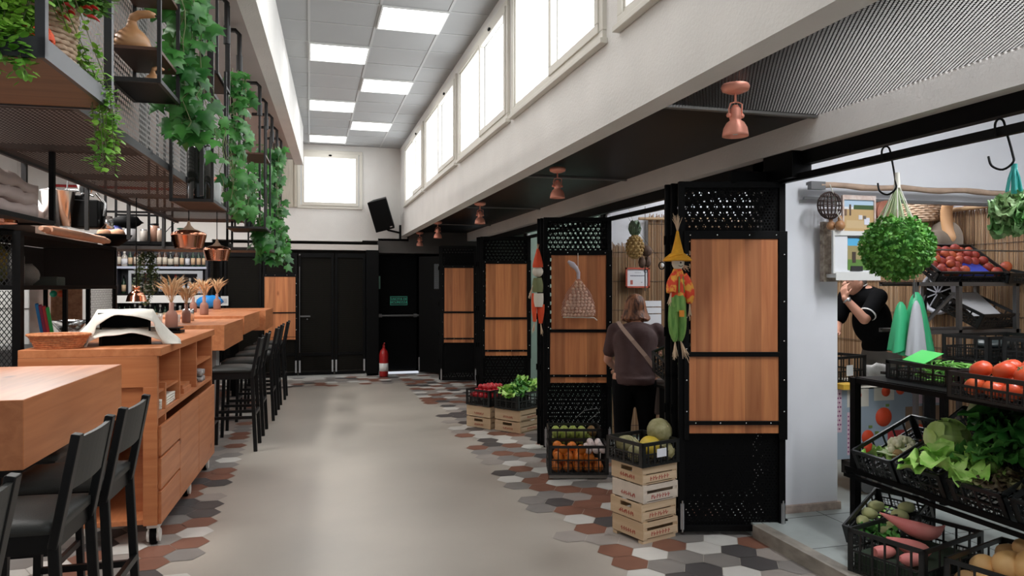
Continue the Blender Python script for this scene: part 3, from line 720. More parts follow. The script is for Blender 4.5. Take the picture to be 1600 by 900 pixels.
# ------------------------------------------------------------------ things on the bar
rb = random.Random(3)
M_wick = mat('wicker_orange', (.46, .15, .055), .6, color2=(.70, .29, .12), vs=60, bump=.3, bs=80)
def woven(mb, r0, r1, z0, z1, sx, sy, rows, n=26, w=.006):
    for k in range(rows):
        z = z0 + (z1 - z0) * (k + .5) / rows; r_ = r0 + (r1 - r0) * (k + .5) / rows
        pts = []
        for i in range(n + 1):
            t_ = 2 * PI * i / n; wob = w * (1 if (i + k) % 2 else -1)
            pts.append(((r_ + wob) * sx * math.cos(t_), (r_ + wob) * sy * math.sin(t_), z))
        mb.tube(pts, (z1 - z0) / rows * .55, 6)
t = barthing('bread_basket', 'oval orange wicker basket at the left end of the castor cabinet', 'basket', -1.66, 5.02, 1.221)
m = MB(); woven(m, .75, .98, .0, .075, .165, .115, 6); m.build('woven_wall', M_wick, t)
m = MB(); m.tube([(.17 * math.cos(i * PI / 15), .12 * math.sin(i * PI / 15), .082) for i in range(31)], .009, 8); m.build('rim', M_wick, t)
m = MB(); m.lathe([(0, .004), (.75, .004)], 24); o = m.build('base', M_wick, t); o.scale = (.165, .115, 1)
t = barthing('napkin_packet', 'small crumpled white packet in the wicker basket', 'packet', -1.68, 5.0, 1.235, rz=.4)
m = soft_slab(.07, .05, .05, 1, .012, 3); m.build('paper', M_paper, t)
m = MB(); m.box(-.02, .02, -.027, -.024, .01, .04); m.build('print', mat('packet_blue', (.05, .1, .3), .5), t)
# cloth draped display stand
t = barthing('display_stand', 'dark two tier stand under draped cream cloths on the cabinet', 'stand', -1.36, 5.3, 1.221, rz=.25)
m = MB()
for z, hw in ((.08, .2), (.2, .155)): m.box(-hw, hw, -.13, .13, z, z + .008)
for sx in (-1, 1):
    for sy in (-1, 1): m.box(sx * .14 - .006, sx * .14 + .006, sy * .12 - .006, sy * .12 + .006, 0, .2)
m.box(-.14, .14, .12, .13, 0, .2); m.build('tray', M_black, t)
m = MB(); m.box(-.15, .15, -.11, .11, .0, .05); m.build('slate_box', M_blackm, t)
def drape(w, d, z, drop, front, seed, mirror=False):
    """cloth over a tray: sides hang down, front edge swags"""
    m = MB(); nx, ny = 36, 16; vs = []
    for i in range(nx + 1):
        s_ = (i / nx - .5) * 2 * (w / 2 + drop)
        for j in range(ny + 1):
            q = (j / ny - .5) * 2 * d / 2
            a_ = abs(s_); sg = 1 if s_ > 0 else -1
            if a_ <= w / 2: x = s_; zz = z
            else:
                e = a_ - w / 2; x = sg * (w / 2 + e * (.5 + 1.5 * e)); zz = z - e * (1.15 - .8 * e)
            if q < 0:
                sw = max(0, (-q - d / 2 + .07) / .07); 
                zz -= sw * front * (.3 + .7 * (min(1, a_ / (w / 2))) ** 2 + .08 * math.sin(s_ * 30 + seed)) * (1 if a_ <= w / 2 else 1.25)
            zz += .006 * mnoise.noise(Vector((s_ * 14, q * 12, seed)))
            x += .006 * mnoise.noise(Vector((s_ * 10, q * 16, seed + 4)))
            vs.append((x, q - .01 * math.sin(s_ * 9 + seed), max(zz, .004)))
    fs = [(i * (ny + 1) + j, (i + 1) * (ny + 1) + j, (i + 1) * (ny + 1) + j + 1, i * (ny + 1) + j + 1) for i in range(nx) for j in range(ny)]
    m.add(vs, fs, 0, True); return m
for z, dr, w, lab in ((.222, .2, .33, 'cream cloth hanging over the top tier of the stand'), (.102, .10, .42, 'cream cloth hanging over the lower tier of the stand')):
    m = drape(w, .38, z, dr, .085 if z > .15 else .075, z * 30); o = bthing(m, 'draped_cloth', M_cloth, lab, 'cloth', -1.36, 5.3, 1.221, 'cream cloths on the stand', rz=.25)
    sd = o.modifiers.new('thick', 'SOLIDIFY'); sd.thickness = .003
# black scale-like tray on far end, canisters, blue bag, vases with dried wheat
m = MB(); m.box(-.1, .1, -.09, .09, 0, .02); m.box(-.07, .07, -.06, .06, .02, .035); m.box(-.09, .09, -.1, .1, .035, .045); bthing(m, 'kitchen_scale', M_black, 'black table scale beside the draped stand', 'scale', -1.33, 6.45, 1.221, bev=.003)
M_vase = mat('clay_vase', (.30, .14, .10), .6); M_wheat = mat('dried_wheat', (.62, .40, .22), .8, var=.15, vs=20)
def vase(label, u, v, zc=1.22, s=1.0, seed=0, b=None):
    p = at(u, v, b=b)
    t = thing('wheat_vase', label, 'vase', (p.x, p.y, zc + .002), BR, 'small vases of dried wheat on the bar')
    m = MB(); m.lathe([(0, 0), (.042 * s, 0), (.045 * s, .01), (.045 * s, .1 * s), (.036 * s, .125 * s), (.018 * s, .14 * s), (.018 * s, .2 * s), (.014 * s, .2 * s), (.014 * s, .12 * s)], 20); m.build('bottle', M_vase, t)
    r_ = random.Random(seed); m = MB(); e = MB()
    for k in range(30):
        th_ = r_.random() * 2 * PI; sp = (.02 + .045 * r_.random()) * s; h = (.27 + .09 * r_.random()) * s; c_, s2 = math.cos(th_), math.sin(th_)
        p1 = Vector((0, 0, .19 * s)); p2 = Vector((c_ * sp * .45, s2 * sp * .45, h * .8)); p3 = Vector((c_ * sp * 1.1, s2 * sp * 1.1, h + .02)); p4 = Vector((c_ * sp * 1.9, s2 * sp * 1.9, h + .045 * s))
        m.tube([p1, p2, p3], .0014, 4); e.tube([p2.lerp(p3, .3), p3, p3.lerp(p4, .5), p4], [.004, .009, .008, .002], 5)
        for q in range(4):
            d_ = Vector((r_.uniform(-1, 1), r_.uniform(-1, 1), r_.uniform(-.2, 1))) * .012; e.tube([p3.lerp(p4, q / 4), p4 + d_ + (p4 - p3) * .4], [.0012, .0004], 3)
    m.build('stem', M_wheat, t); e.build('wheat_ears', M_wheat, t)
vase('nearest and largest vase of dried wheat, beside the scale', 268, 505, 1.256, 1.05, 1, b=6.45)
vase('second vase of dried wheat, behind the largest one', 291, 492, 1.22, .95, 2, b=8.2)
vase('vase of dried wheat on the raised counter, before the blue bag', 319, 492, 1.25, 1.1, 3, b=9.6)
vase('vase of dried wheat left of the blue bag on the far bar', 302, 487, 1.25, 1.0, 4, b=10.5)
vase('rightmost vase of dried wheat on the far counter', 339, 487, 1.255, 1.15, 5, b=11.6)
m = MB(); m.ball((0, 0, .1), (.2, .12, .1), 16, 8, jit=.3, seed=4); p = at(326, 488, b=12.0); o = m.build('blue_bag', mat('blue_plastic', (.01, .22, .6), .4, bump=.3, bs=10), loc=(p.x, p.y, 1.258)); tag(o, 'bright blue plastic bag on the far counter', 'bag')
for k, (u, lab) in enumerate(((290, 'left steel canister on the far bar counter'), (298, 'right steel canister on the far bar counter'))):
    p = at(u, 490, b=8.6); m = MB(); m.lathe([(0, 0), (.035, 0), (.035, .12), (.03, .13), (0, .135)], 16); tag(m.build('steel_canister', M_chrome, loc=(p.x, p.y, 1.221)), lab, 'canister', 'steel canisters on the bar')
p = at(275, 491, b=8.3)
for k in range(4):
    m = MB(); m.lathe([(.0, 0), (.03, 0), (.035, .08), (.032, .08), (.027, .006)], 14); tag(m.build('drinking_glass', mat('clear_glass', (.8, .85, .85), .05, trans=.0, alpha=.5), loc=(p.x - .16 + k * .085, p.y + (k % 2) * .1, 1.221)), 'small clear drinking glass standing beside the steel canisters', 'glass', 'glasses beside the canisters')
m = MB(); m.box(-.06, .06, -.01, .01, 0, .16); p = at(344, 470, b=12.6); 
t = thing('wall_socket', 'pale socket plate on the black shutters behind the rightmost vase', 'socket', (p.x, 13.3, 1.27)); m.build('plate', M_white, t); m = MB(); m.box(-.04, .04, -.014, -.01, .04, .12); m.build('insert', M_zinc, t)
# ------------------------------------------------------------------ hanging shelf structure over the bar
t = barthing('hanging_shelf_structure', 'long black mesh trough with rods hanging from the bar ceiling', 'hanging shelf', 0, 0, 0)
m = MB(); m.add([(-.95, 1.2, 2.275), (-.95, 8.2, 2.275), (-.95, 8.2, 3.1), (-.95, 1.2, 3.1)], [(0, 1, 2, 3)]); m.build('side_mesh_panel', M_perf_y, t, recalc=False)
m = MB(); m.add([(-1.6, 1.2, 2.265), (-.95, 1.2, 2.265), (-.95, 8.2, 2.265), (-1.6, 8.2, 2.265)], [(0, 1, 2, 3)]); m.build('bottom_mesh_panel', M_perf_f, t, recalc=False)
M_rod = mat('rod_black', (.016, .015, .015), .5)
m = MB()
for y in (1.2, 2.15, 3.1, 4.1, 5.1, 6.1, 7.1, 8.2): m.box(-1.62, -.93, y - .03, y + .03, 2.27, 2.30); m.box(-.985, -.955, y - .015, y + .015, 2.3, 3.6)
for x in (-1.61, -.94): m.box(x - .01, x + .01, 1.2, 8.2, 2.25, 2.29)
m.box(-.96, -.94, 1.2, 8.2, 3.09, 3.12); m.build('frame', M_rod, t)
for y in (4.35, 5.3, 5.95, 7.45, 8.1, 8.8, 9.5, 10.2):
    m = MB(); z0 = 2.1 if y < 5.4 else 1.95 if y > 8.5 else 2.12
    m.box(-.742, -.722, y - .01, y + .01, z0, 3.53); m.tube([(-.732, y, 3.35), (-.732, y, 3.52), (-.76, y, 3.55), (-.95, y, 3.55)], .018, 8); m.tube([(-.732, y, 3.24), (-.732, y, 3.36)], .024, 8)
    m.build('hanging_rod', M_rod, t)
def tray_module(label, b0, b1, zt, ztop, a0=-.92, a1=-.70, boards=()):
    t = barthing('hanging_tray', label, 'hanging shelf', a0, b0, 0, 'small framed trays hanging beside the mesh panel')
    w = a1 - a0; L = b1 - b0; m = MB()
    for x in (0, w):
        for y in (0, L): m.box(x - .008, x + .008, y - .008, y + .008, zt, ztop)
        m.box(x - .008, x + .008, 0, L, zt, zt + .018)
    for y in (0, L): m.box(0, w, y - .008, y + .008, zt, zt + .018)
    m.build('frame', M_rod, t)
    m = MB(); m.box(0, w, 0, L, zt + .002, zt + .014); m.build('tray_base', M_black, t)
    for z in boards:
        m = MB(); m.box(0, w, 0, L, z, z + .014); m.build('wooden_shelf', MATS.get('tray_walnut') or mat('tray_walnut', (.10, .045, .028), .5), t)
tray_module('black framed tray with the large dark bottle', 4.5, 5.0, 2.08, 2.97, boards=())
tray_module('black framed tray with a small dark bottle, farther along the mesh', 6.75, 7.25, 2.1, 3.0, a0=-.93, a1=-.62, boards=(2.75,))
tray_module('farthest black framed tray, behind the end ivy', 8.3, 8.9, 2.0, 3.0, a0=-.93, a1=-.66)
tray_module('black framed tray holding the gourd, in front of the grey mesh', 3.42, 3.8, 2.47, 2.95, a0=-.935, a1=-.745, boards=(2.61, 2.92))
tray_module('black frame with a wooden shelf hanging between the two ivies', 4.8, 5.3, 2.9, 3.5, a0=-.94, a1=-.72, boards=(2.9,))
# nearest planter box with the steel frame and wooden base
t = barthing('planter_shelf', 'wooden shelf in a steel frame holding the wicker basket and plants', 'hanging shelf', -.755, 2.16, 2.20)
m = MB(); m.box(-1.3, 0, 0, .58, 0, .03); m.build('wooden_base', wood('shelf_walnut', (.16, .075, .035), (.25, .12, .06), 'x', rough=.5), t)
m = MB(); SF = mat('steel_frame', (.06, .063, .07), .4, .3)
for x in (-1.3, -.0):
    for y in (0, .58): m.box(x - .012, x + .012, y - .012, y + .012, 0, 1.4)
for y in (-.006, .586): m.box(-1.3, .012, y - .006, y + .006, -.005, .05)
m.box(-.002, .012, 0, .58, -.005, .05); m.box(-1.3, 0, .58, .59, .5, .53); m.build('frame', SF, t)

# pendants over the bar
def pendant(label, u, v, b, r, kind=0, ztop=3.6):
    p = at(u, v, b=b)
    t = thing('copper_pendant_lamp', label, 'pendant lamp', p, BR, 'copper pendant lamps over the bar')
    h = r * 1.15
    m = MB()
    if kind == 0:
        m.lathe([(r * .8, 0), (r * .8, .006), (r * .98, h * .62), (r, h * .72), (r * .93, h * .8), (r * .55, h * .93), (r * .28, h * 1.02), (r * .27, h * 1.0), (r * .5, h * .9), (r * .9, h * .76), (r * .94, h * .7), (r * .77, .01), (r * .8, 0)], 36)
        m.build('shade', M_copper, t)
        m = MB(); m.lathe([(r * .6, h * .92), (r * .3, h * 1.02), (r * .12, h * 1.2), (r * .06, h * 1.4), (r * .04, h * 1.42), (0, h * 1.42)], 24); m.build('wooden_cap', mat('cap_wood', (.42, .27, .18), .6), t)
    else:
        m.lathe([(r, 0), (r * .98, .02 * r), (r * .85, h * .5), (r * .7, h * .62), (r * .72, h * .7), (r * .6, h * .82), (r * .35, h * .95), (r * .33, h * 1.15), (r * .38, h * 1.18), (r * .36, h * 1.35), (r * .2, h * 1.4), (0, h * 1.4)], 36)
        m.build('shade', M_copper, t)
    m = MB(); m.ball((0, 0, h * .3), r * .3, 12, 8); m.build('bulb', emitter('warm_bulb', (1, .75, .45), 1.5) if 'warm_bulb' not in MATS else MATS['warm_bulb'], t)
    m = MB(); m.tube([(0, 0, h * 1.4), (0, 0, ztop - p.z)], .004, 6); m.build('cord', M_black, t)
pendant('copper pendant lamp with a pale wooden cap, left and larger of the pair', 295, 388, 5.9, .125, ztop=2.26)
pendant('copper pendant lamp with a pale wooden cap, right and lower of the pair', 339, 407, 7.0, .118, ztop=2.26)
pendant('small bell shaped copper pendant lamp hanging before the bottle shelves', 213, 471, 6.0, .072, 1, ztop=2.26)
pendant('copper pendant lamp cut off by the left edge of the picture', -14, 348, 3.9, .13, 0, ztop=2.26)
p = at(428, 398, b=10.8); _t = make_spot('small copper spot lamp hanging behind the end ivy', (p.x, p.y), 0, p.z + .25); m = MB(); m.tube([(0, 0, 0), (0, 0, 3.6 - p.z - .25)], .008, 8); m.build('hanging_stem', M_black, _t)

# ------------------------------------------------------------------ plants
M_ivy = mat('ivy_leaf', (.012, .10, .014), .4, color2=(.075, .28, .05), vs=6, ramp=(.38, .62)); M_ivystem = mat('ivy_stem', (.16, .2, .08), .7)
M_fern = mat('trailing_green', (.12, .38, .03), .55, color2=(.36, .64, .09), vs=9)
def leaf(m, p, d, up, s, lobes=True):
    d = d.normalized(); x = d.cross(up).normalized() if d.cross(up).length > .05 else Vector((1, 0, 0)); n = x.cross(d).normalized()
    if lobes: o = [(0, 0, 0), (.28, -.12, -.05), (.55, .1, -.1), (.40, .33, -.04), (.62, .62, -.14), (.25, .62, -.03), (0, 1.1, -.12), (-.25, .62, -.03), (-.62, .62, -.14), (-.40, .33, -.04), (-.55, .1, -.1), (-.28, -.12, -.05)]; c = (0, .35, .05)
    else: o = [(0, 0, 0), (.3, .2, -.03), (.38, .5, -.05), (.25, .8, -.05), (0, 1, -.1), (-.25, .8, -.05), (-.38, .5, -.05), (-.3, .2, -.03)]; c = (0, .5, .05)
    V = [p + (x * a + d * b + n * e) * s for a, b, e in (c,) + tuple(o)]
    m.add(V, [(0, i, i % len(o) + 1) for i in range(1, len(o) + 1)], 0, True)
def ivy(label, pts, n, s, spread, seed, stuffname='ivy_garland', strands=4):
    r_ = random.Random(seed); L0 = bar(*pts[0])
    t = thing(stuffname, label, 'plant', L0, 0, 'green ivies hanging from the shelf structure')
    P = [bar(*q) - L0 for q in pts]; lm = MB(); sm_ = MB()
    def along(f):
        k = f * (len(P) - 1); i = min(int(k), len(P) - 2); return P[i].lerp(P[i + 1], k - i)
    for q in range(strands):
        off = Vector((r_.uniform(-1, 1), r_.uniform(-1, 1), 0)) * spread; pp = []
        for i in range(14):
            f = i / 13 * r_.uniform(.97, 1); pp.append(along(f) + off + Vector((r_.uniform(-1, 1), r_.uniform(-1, 1), r_.uniform(-1, 1))) * .018)
        sm_.tube(pp, .0025, 4)
        for k in range(n // strands):
            i = r_.randrange(13); c = pp[i].lerp(pp[i + 1], r_.random())
            th_ = r_.random() * 2 * PI; out = Vector((math.cos(th_), math.sin(th_), r_.uniform(-1.1, .2)))
            sz = s * r_.uniform(.6, 1.2); st = c + out * sz * r_.uniform(.2, .8)
            sm_.tube([c, st], .0012, 3, cap=False)
            leaf(lm, st, Vector((out.x * .5, out.y * .5, r_.uniform(-1.2, -.1))), Vector((r_.uniform(-.5, .5) + .2, -1, .5)), sz)
    sm_.build('stem', M_ivystem, t); lm.build('foliage', M_ivy, t, recalc=False)
ivy('largest ivy with broad leaves, hanging from the top beside the gourd', [(-.72, 3.85, 3.05), (-.72, 3.85, 2.75), (-.72, 3.85, 2.55), (-.70, 3.88, 2.36)], 120, .078, .055, 1, strands=6)
ivy('upper tuft of broad ivy leaves at the top edge of the picture', [(-.8, 4.0, 3.2), (-.72, 4.15, 3.12), (-.72, 4.25, 2.95)], 60, .085, .07, 11)
ivy('sparse ivy strand hanging around the large dark bottle', [(-.74, 4.3, 2.75), (-.68, 4.5, 2.5), (-.64, 4.45, 2.3), (-.62, 4.5, 2.1)], 22, .065, .04, 2)
ivy('middle ivy hanging from the rods before the framed trays', [(-.73, 5.75, 3.18), (-.7, 5.65, 2.95), (-.72, 5.6, 2.6), (-.7, 5.7, 2.25), (-.68, 5.6, 2.1)], 150, .075, .06, 3, strands=5)
ivy('long dense ivy at the far end of the shelf structure', [(-.72, 8.3, 3.1), (-.72, 8.2, 2.8), (-.70, 8.3, 2.4), (-.69, 8.4, 2.15), (-.68, 8.5, 1.88)], 260, .085, .09, 4, strands=7)
ivy('light green ivy strand right of the long dense one', [(-.62, 8.9, 2.3), (-.6, 8.95, 2.1), (-.6, 8.9, 1.9)], 60, .05, .04, 5, strands=3)
ivy('ivy leaves around the small dark bottle of the far tray', [(-.8, 7.0, 2.6), (-.74, 7.0, 2.35), (-.7, 7.1, 2.12), (-.7, 7.2, 1.98)], 60, .085, .06, 6)
def trailing(label, root, chains, s, seed, cat='plant', name='trailing_plant', material=None, n=26):
    r_ = random.Random(seed); L0 = bar(*root); t = thing(name, label, cat, L0, 0)
    lm = MB(); sm_ = MB()
    for ch in chains:
        P = [bar(*q) - L0 for q in ch]
        for rep in range(5):
            off = Vector((r_.uniform(-1, 1), r_.uniform(-1, 1), r_.uniform(-.5, .5))) * .035
            pp = [q + off + Vector((r_.uniform(-1, 1), r_.uniform(-1, 1), 0)) * .012 for q in P]; sm_.tube(pp, .0015, 4)
            for k in range(n):
                f = r_.random() * (len(pp) - 1); i = min(int(f), len(pp) - 2); c = pp[i].lerp(pp[i + 1], f - i)
                out = Vector((r_.uniform(-1, 1), r_.uniform(-1, 1), r_.uniform(-.8, .5))); leaf(lm, c + out * s * .6, out, Vector((0, -.3, 1)), s * r_.uniform(.7, 1.2), False)
    sm_.build('stem', M_ivystem, t); lm.build('foliage', material or M_fern, t, recalc=False)
trailing('bright green trailing plant spilling over the planter shelf edge', (-.78, 2.3, 2.3),
         [[(-.80, 2.2, 2.5), (-.77, 2.3, 2.42), (-.765, 2.5, 2.32), (-.765, 2.65, 2.24), (-.765, 2.72, 2.1), (-.77, 2.74, 2.0)], [(-.8, 2.5, 2.35), (-.76, 2.7, 2.25), (-.755, 2.74, 2.15), (-.76, 2.76, 2.04)]], .025, 1, n=60)
trailing('green moss like plant at the top left corner on the planter shelf', (-.84, 2.2, 2.3),
         [[(-.80, 2.2, 2.5), (-.81, 2.17, 2.38), (-.825, 2.14, 2.26), (-.83, 2.13, 2.16)], [(-.82, 2.2, 2.48), (-.84, 2.16, 2.36), (-.84, 2.14, 2.22)], [(-.86, 2.2, 2.46), (-.86, 2.15, 2.34), (-.86, 2.13, 2.2)]], .027, 2, n=80)
trailing('feathery green chili plant above the wicker basket at the top edge', (-.85, 2.4, 2.5),
         [[(-.85, 2.3, 2.42), (-.8, 2.35, 2.5), (-.78, 2.38, 2.62)], [(-.82, 2.35, 2.44), (-.76, 2.42, 2.47), (-.72, 2.48, 2.45)], [(-.86, 2.3, 2.46), (-.82, 2.35, 2.56), (-.75, 2.4, 2.58)]], .028, 3, n=80, material=mat('chili_leaf', (.08, .26, .05), .5, color2=(.2, .4, .08), vs=8))
M_chili = mat('chili_red', (.5, .02, .015), .3)
for k, (u, v, lab) in enumerate(((98, 5, 'topmost red chili on the feathery plant'), (106, 20, 'red chili pointing right of the topmost one'), (93, 22, 'red chili left in the middle of the plant'), (130, 12, 'red chili at the right end of the upper row'), (140, 12, 'rightmost red chili of the plant'), (136, 25, 'small red chili hanging lowest on the plant'))):
    p = at(u, v, b=2.36); m = MB(); m.tube([(0, 0, 0), (.012, 0, .002), (.024, 0, -.004), (.033, 0, -.012)], [.004, .0055, .004, .001], 8); m.tube([(0, 0, 0), (-.01, 0, .006)], .0015, 4)
    tag(m.build('red_chili', M_chili, loc=p, rz=random.Random(k).uniform(-1, 1)), lab, 'chili', 'red chilies on the plant')
# wicker basket with an orange raffia ball on the planter shelf
t = barthing('wicker_planter', 'pale wicker basket standing on the planter shelf', 'basket', -.85, 2.44, 2.231)
m = MB(); woven(m, .075, .09, .0, .24, 1, 1, 16, 30, .003); m.build('woven_wall', mat('wicker_pale', (.42, .27, .17), .7, color2=(.66, .5, .36), vs=50), t)
m = MB(); r_ = random.Random(9)
for k in range(40):
    a_, b_ = r_.uniform(0, PI), r_.uniform(0, 2 * PI); q = Vector((math.sin(a_) * math.cos(b_), math.sin(a_) * math.sin(b_), math.cos(a_))); w_ = q.orthogonal().normalized(); w2 = q.cross(w_)
    m.tube([(w_ * math.cos(g * PI / 7) + w2 * math.sin(g * PI / 7)) * .047 for g in range(15)], .003, 4)
o = m.build('raffia_ball', mat('raffia_orange', (.85, .10, .02), .6)); p = bar(-.815, 2.28, 2.281); o.location = p; tag(o, 'bright orange raffia ball in front of the wicker basket', 'decorative ball')
t = barthing('stone_pot', 'dark grey stone like pot half hidden by the moss plant', 'pot', -.96, 2.42, 2.231); m = MB(); m.ball((0, 0, .11), (.07, .06, .11), 14, 10, jit=.25, seed=2); m.build('pot_body', mat('dark_stone', (.06, .06, .07), .8, var=.5, vs=14), t)
# gourds
M_gourd = mat('gourd_skin', (.40, .19, .08), .4, color2=(.55, .30, .14), vs=7)
def gourd(label, loc, s, rz=0, curve=0):
    m = MB(); pr = [(.0, 0), (.45, .03), (.70, .18), (.76, .42), (.68, .68), (.5, .92), (.28, 1.1), (.2, 1.3), (.17, 1.45)]
    m.lathe([(r * s, z * s) for r, z in pr], 20); m.tube([(0, 0, 1.4 * s), (.06 * s, 0, 1.58 * s), (.3 * s, 0, 1.72 * s), (.7 * s, 0, 1.75 * s), (.95 * s, 0, 1.7 * s)], [.18 * s, .19 * s, .18 * s, .17 * s, .1 * s], 12)
    t = thing('gourd', label, 'gourd', loc, rz, 'dried gourds on the hanging trays'); m.build('body', M_gourd, t, weld=True); m = MB(); m.tube([(.93 * s, 0, 1.7 * s), (1.05 * s, 0, 1.66 * s)], .04 * s, 6); m.build('stem', M_dark, t); return t
gourd('large orange gourd with a bent neck on the upper tray shelf', bar(-.885, 3.55, 2.625), .102, -.15)
gourd('smaller pale gourd half hidden by ivy under the large one', bar(-.80, 3.55, 2.485), .05, .5)
# bottles on the trays
def bottle_mesh(r, h, neck=.3, n=18):
    m = MB(); m.lathe([(0, 0), (r * .95, 0), (r, .01), (r, h * (1 - neck) - r * .3), (r * .85, h * (1 - neck) + r * .2), (r * .4, h * (1 - neck) + r * .75), (r * .34, h * .95), (r * .4, h * .96), (r * .4, h), (0, h)], n); return m
o = bthing(bottle_mesh(.068, .52, .36, 24), 'wine_bottle', M_glass_d, 'very large dark glass bottle standing on the hanging tray', 'bottle', -.80, 4.7, 2.099)
o = bthing(bottle_mesh(.04, .32), 'wine_bottle', M_glass_d, 'small dark wine bottle on the farther hanging tray', 'bottle', -.78, 7.0, 2.119)
t = barthing('swing_top_jar', 'clear jar with an orange lid beside the large dark bottle', 'jar', -.735, 4.88, 2.099); m = MB(); m.lathe([(0, 0), (.028, 0), (.028, .13), (.02, .15), (0, .15)], 16); m.build('jar', MATS['clear_glass'], t); m = MB(); m.lathe([(0, .15), (.022, .15), (.022, .175), (0, .18)], 14); m.build('lid', M_copperb, t)

# ------------------------------------------------------------------ bottle shelving at the back of the bar
t = thing('bottle_shelf', 'dark back bar shelf unit with pale glass front rows of bottles', 'shelf', (-2.98, 12.95, 0))
m = MB(); m.box(0, 1.36, .28, .32, 0, 2.2); m.box(0, .04, 0, .3, 0, 2.2); m.box(1.34, 1.38, 0, .3, 0, 2.2); m.build('carcass', mat('shelf_dark', (.012, .012, .02), .5), t)
M_bluew = mat('pale_blue_shelf', (.42, .46, .58), .4)
for z in (1.88,): m = MB(); m.box(0, 1.36, -.02, .28, z, z + .035); m.build('shelf_board', M_bluew, t)
m = MB(); m.box(.2, 1.3, .0, .04, 1.8, 1.85); m.box(.2, .24, 0, .04, 1.45, 1.8); m.box(1.22, 1.3, 0, .04, 1.4, 1.8); m.build('pale_frame', mat('pale_grey_frame', (.32, .34, .37), .5), t)
m = MB(); m.box(.0, 1.38, -.02, .28, 1.33, 1.45); m.build('white_shelf', M_white, t)
m = MB(); m.box(0, 1.36, -.02, .28, 1.0, 1.03); m.box(0, 1.36, .0, .28, 1.46, 1.48); m.build('lower_board', M_black, t)
r_ = random.Random(8)
labm = [mat('label_%s' % n_, c, .6) for n_, c in (('cream', (.5, .45, .37)), ('white', (.55, .56, .6)), ('red', (.42, .04, .05)), ('tan', (.5, .35, .22)))]
glm = [M_glass_d, mat('brown_glass', (.05, .02, .01), .1), mat('green_glass', (.01, .03, .015), .1), mat('pale_liquor', (.35, .33, .30), .1)]
protos = []
for k in range(5):
    r0 = thing('liquor_bottle', 'x', 'bottle', (0, 0, -50)); h = (.27, .3, .24, .28, .26)[k]; r = (.034, .036, .045, .032, .04)[k]
    bottle_mesh(r, h, .35, 14).build('glass', glm[(0, 1, 3, 2, 0)[k]], r0)
    m = MB(); m.lathe([(r * 1.03, h * .12), (r * 1.04, h * .12), (r * 1.04, h * .5), (r * 1.03, h * .5)], 14); m.build('label', labm[(1, 0, 1, 3, 0)[k]], r0)
    m = MB(); m.lathe([(0, h + .012), (r * .42, h + .01), (r * .42, h * .88), (r * .4, h * .88)], 10); m.build('cap', (M_white, labm[2], M_white, M_black, M_white)[k], r0); protos.append(r0)
used = set()
def put(k, loc, label, group):
    if k not in used: used.add(k); o = protos[k]; o.location = loc; o['label'] = label; o['group'] = group; return o
    return dup(protos[k], loc, 0, label, group)
kinds = ['plain dark bottle with a white label', 'brown bottle with a cream label and red cap', 'broad pale bottle with a white label', 'green bottle with a tan label', 'dark bottle with a cream label and white cap']
for (n, z, y, x0, x1, row) in ((16, 1.916, 12.99, .05, 1.32, 'top row'), (11, 1.4805, 13.1, .1, 1.2, 'middle row'), (18, 1.031, 13.05, .05, 1.32, 'bottom row')):
    for i in range(n):
        k = r_.randrange(5); put(k, (-2.98 + x0 + (x1 - x0) * i / (n - 1), y, z), '%s, %s of back bar' % (kinds[k], row), 'bottles in the %s' % row)
# plant hanging in front of the bottles
trailing('dark green and purple feathery plant hanging before the bottle shelves', (-1.87, 8.1, 1.97),
         [[(-1.875, 8.1, 1.96), (-1.875, 8.1, 1.8), (-1.88, 8.1, 1.58), (-1.9, 8.1, 1.42)], [(-1.85, 8.1, 1.94), (-1.83, 8.1, 1.75), (-1.81, 8.1, 1.55)], [(-1.9, 8.1, 1.94), (-1.93, 8.1, 1.75), (-1.95, 8.1, 1.58)]], .03, 6, n=60, material=mat('feathery', (.035, .06, .025), .6, color2=(.16, .24, .05), vs=8))
m = MB(); m.tube([(-.29, 0, -.01), (-.02, 0, .3), (0, 0, .3)], .004, 6); bthing(m, 'plant_rope', M_black, 'thin black cord holding the feathery plant', 'cord', -1.58, 8.1, 1.97)

# ------------------------------------------------------------------ kitchen pass with mesh cabinets
AK = -2.0
t = barthing('kitchen_rack', 'black metal rack with mesh screens between the bar and the kitchen', 'rack', AK, 5.4, 0)
m = MB()
for y in (0, .82, 1.35, 2.1): m.box(-.03, .0, y - .015, y + .015, .9, 1.6)
m.box(-.05, .0, -.03, .03, .9, 1.95); m.box(-.03, 0, 2.07, 2.1, .9, 1.95)
for z in (1.575, 1.93, .9): m.box(-.03, 0, 0, 2.1, z, z + .03); m.box(-.6, 0, -.015, .015, z, z + .03)
m.box(-.6, -.57, -.03, .03, .9, 1.95); m.box(-.6, -.57, 2.07, 2.1, .9, 1.95); m.box(-.6, 0, 2.07, 2.1, 1.93, 1.95); m.box(-.6, 0, 2.07, 2.1, 1.575, 1.6)
m.build('frame', M_black, t)
m = MB(); m.box(-.6, 0, 0, 2.1, 1.585, 1.6); m.box(-.6, 0, 0, 2.1, 1.945, 1.96); m.build('shelf', M_dark, t)
m = MB(); m.box(-.6, -.59, 0, 2.1, 1.6, 1.94); m.box(-.59, -.01, 2.06, 2.07, 1.6, 1.94); m.build('back_sheet', M_dark, t)
m = MB(); m.add([(-.012, .02, 1.6), (-.012, 2.08, 1.6), (-.012, 2.08, 1.93), (-.012, .02, 1.93)], [(0, 1, 2, 3)]); m.build('side_screen', perf('slit_screen', (.012, .011, .011), .018, .30, 'yz', stretch=.8), t, recalc=False)
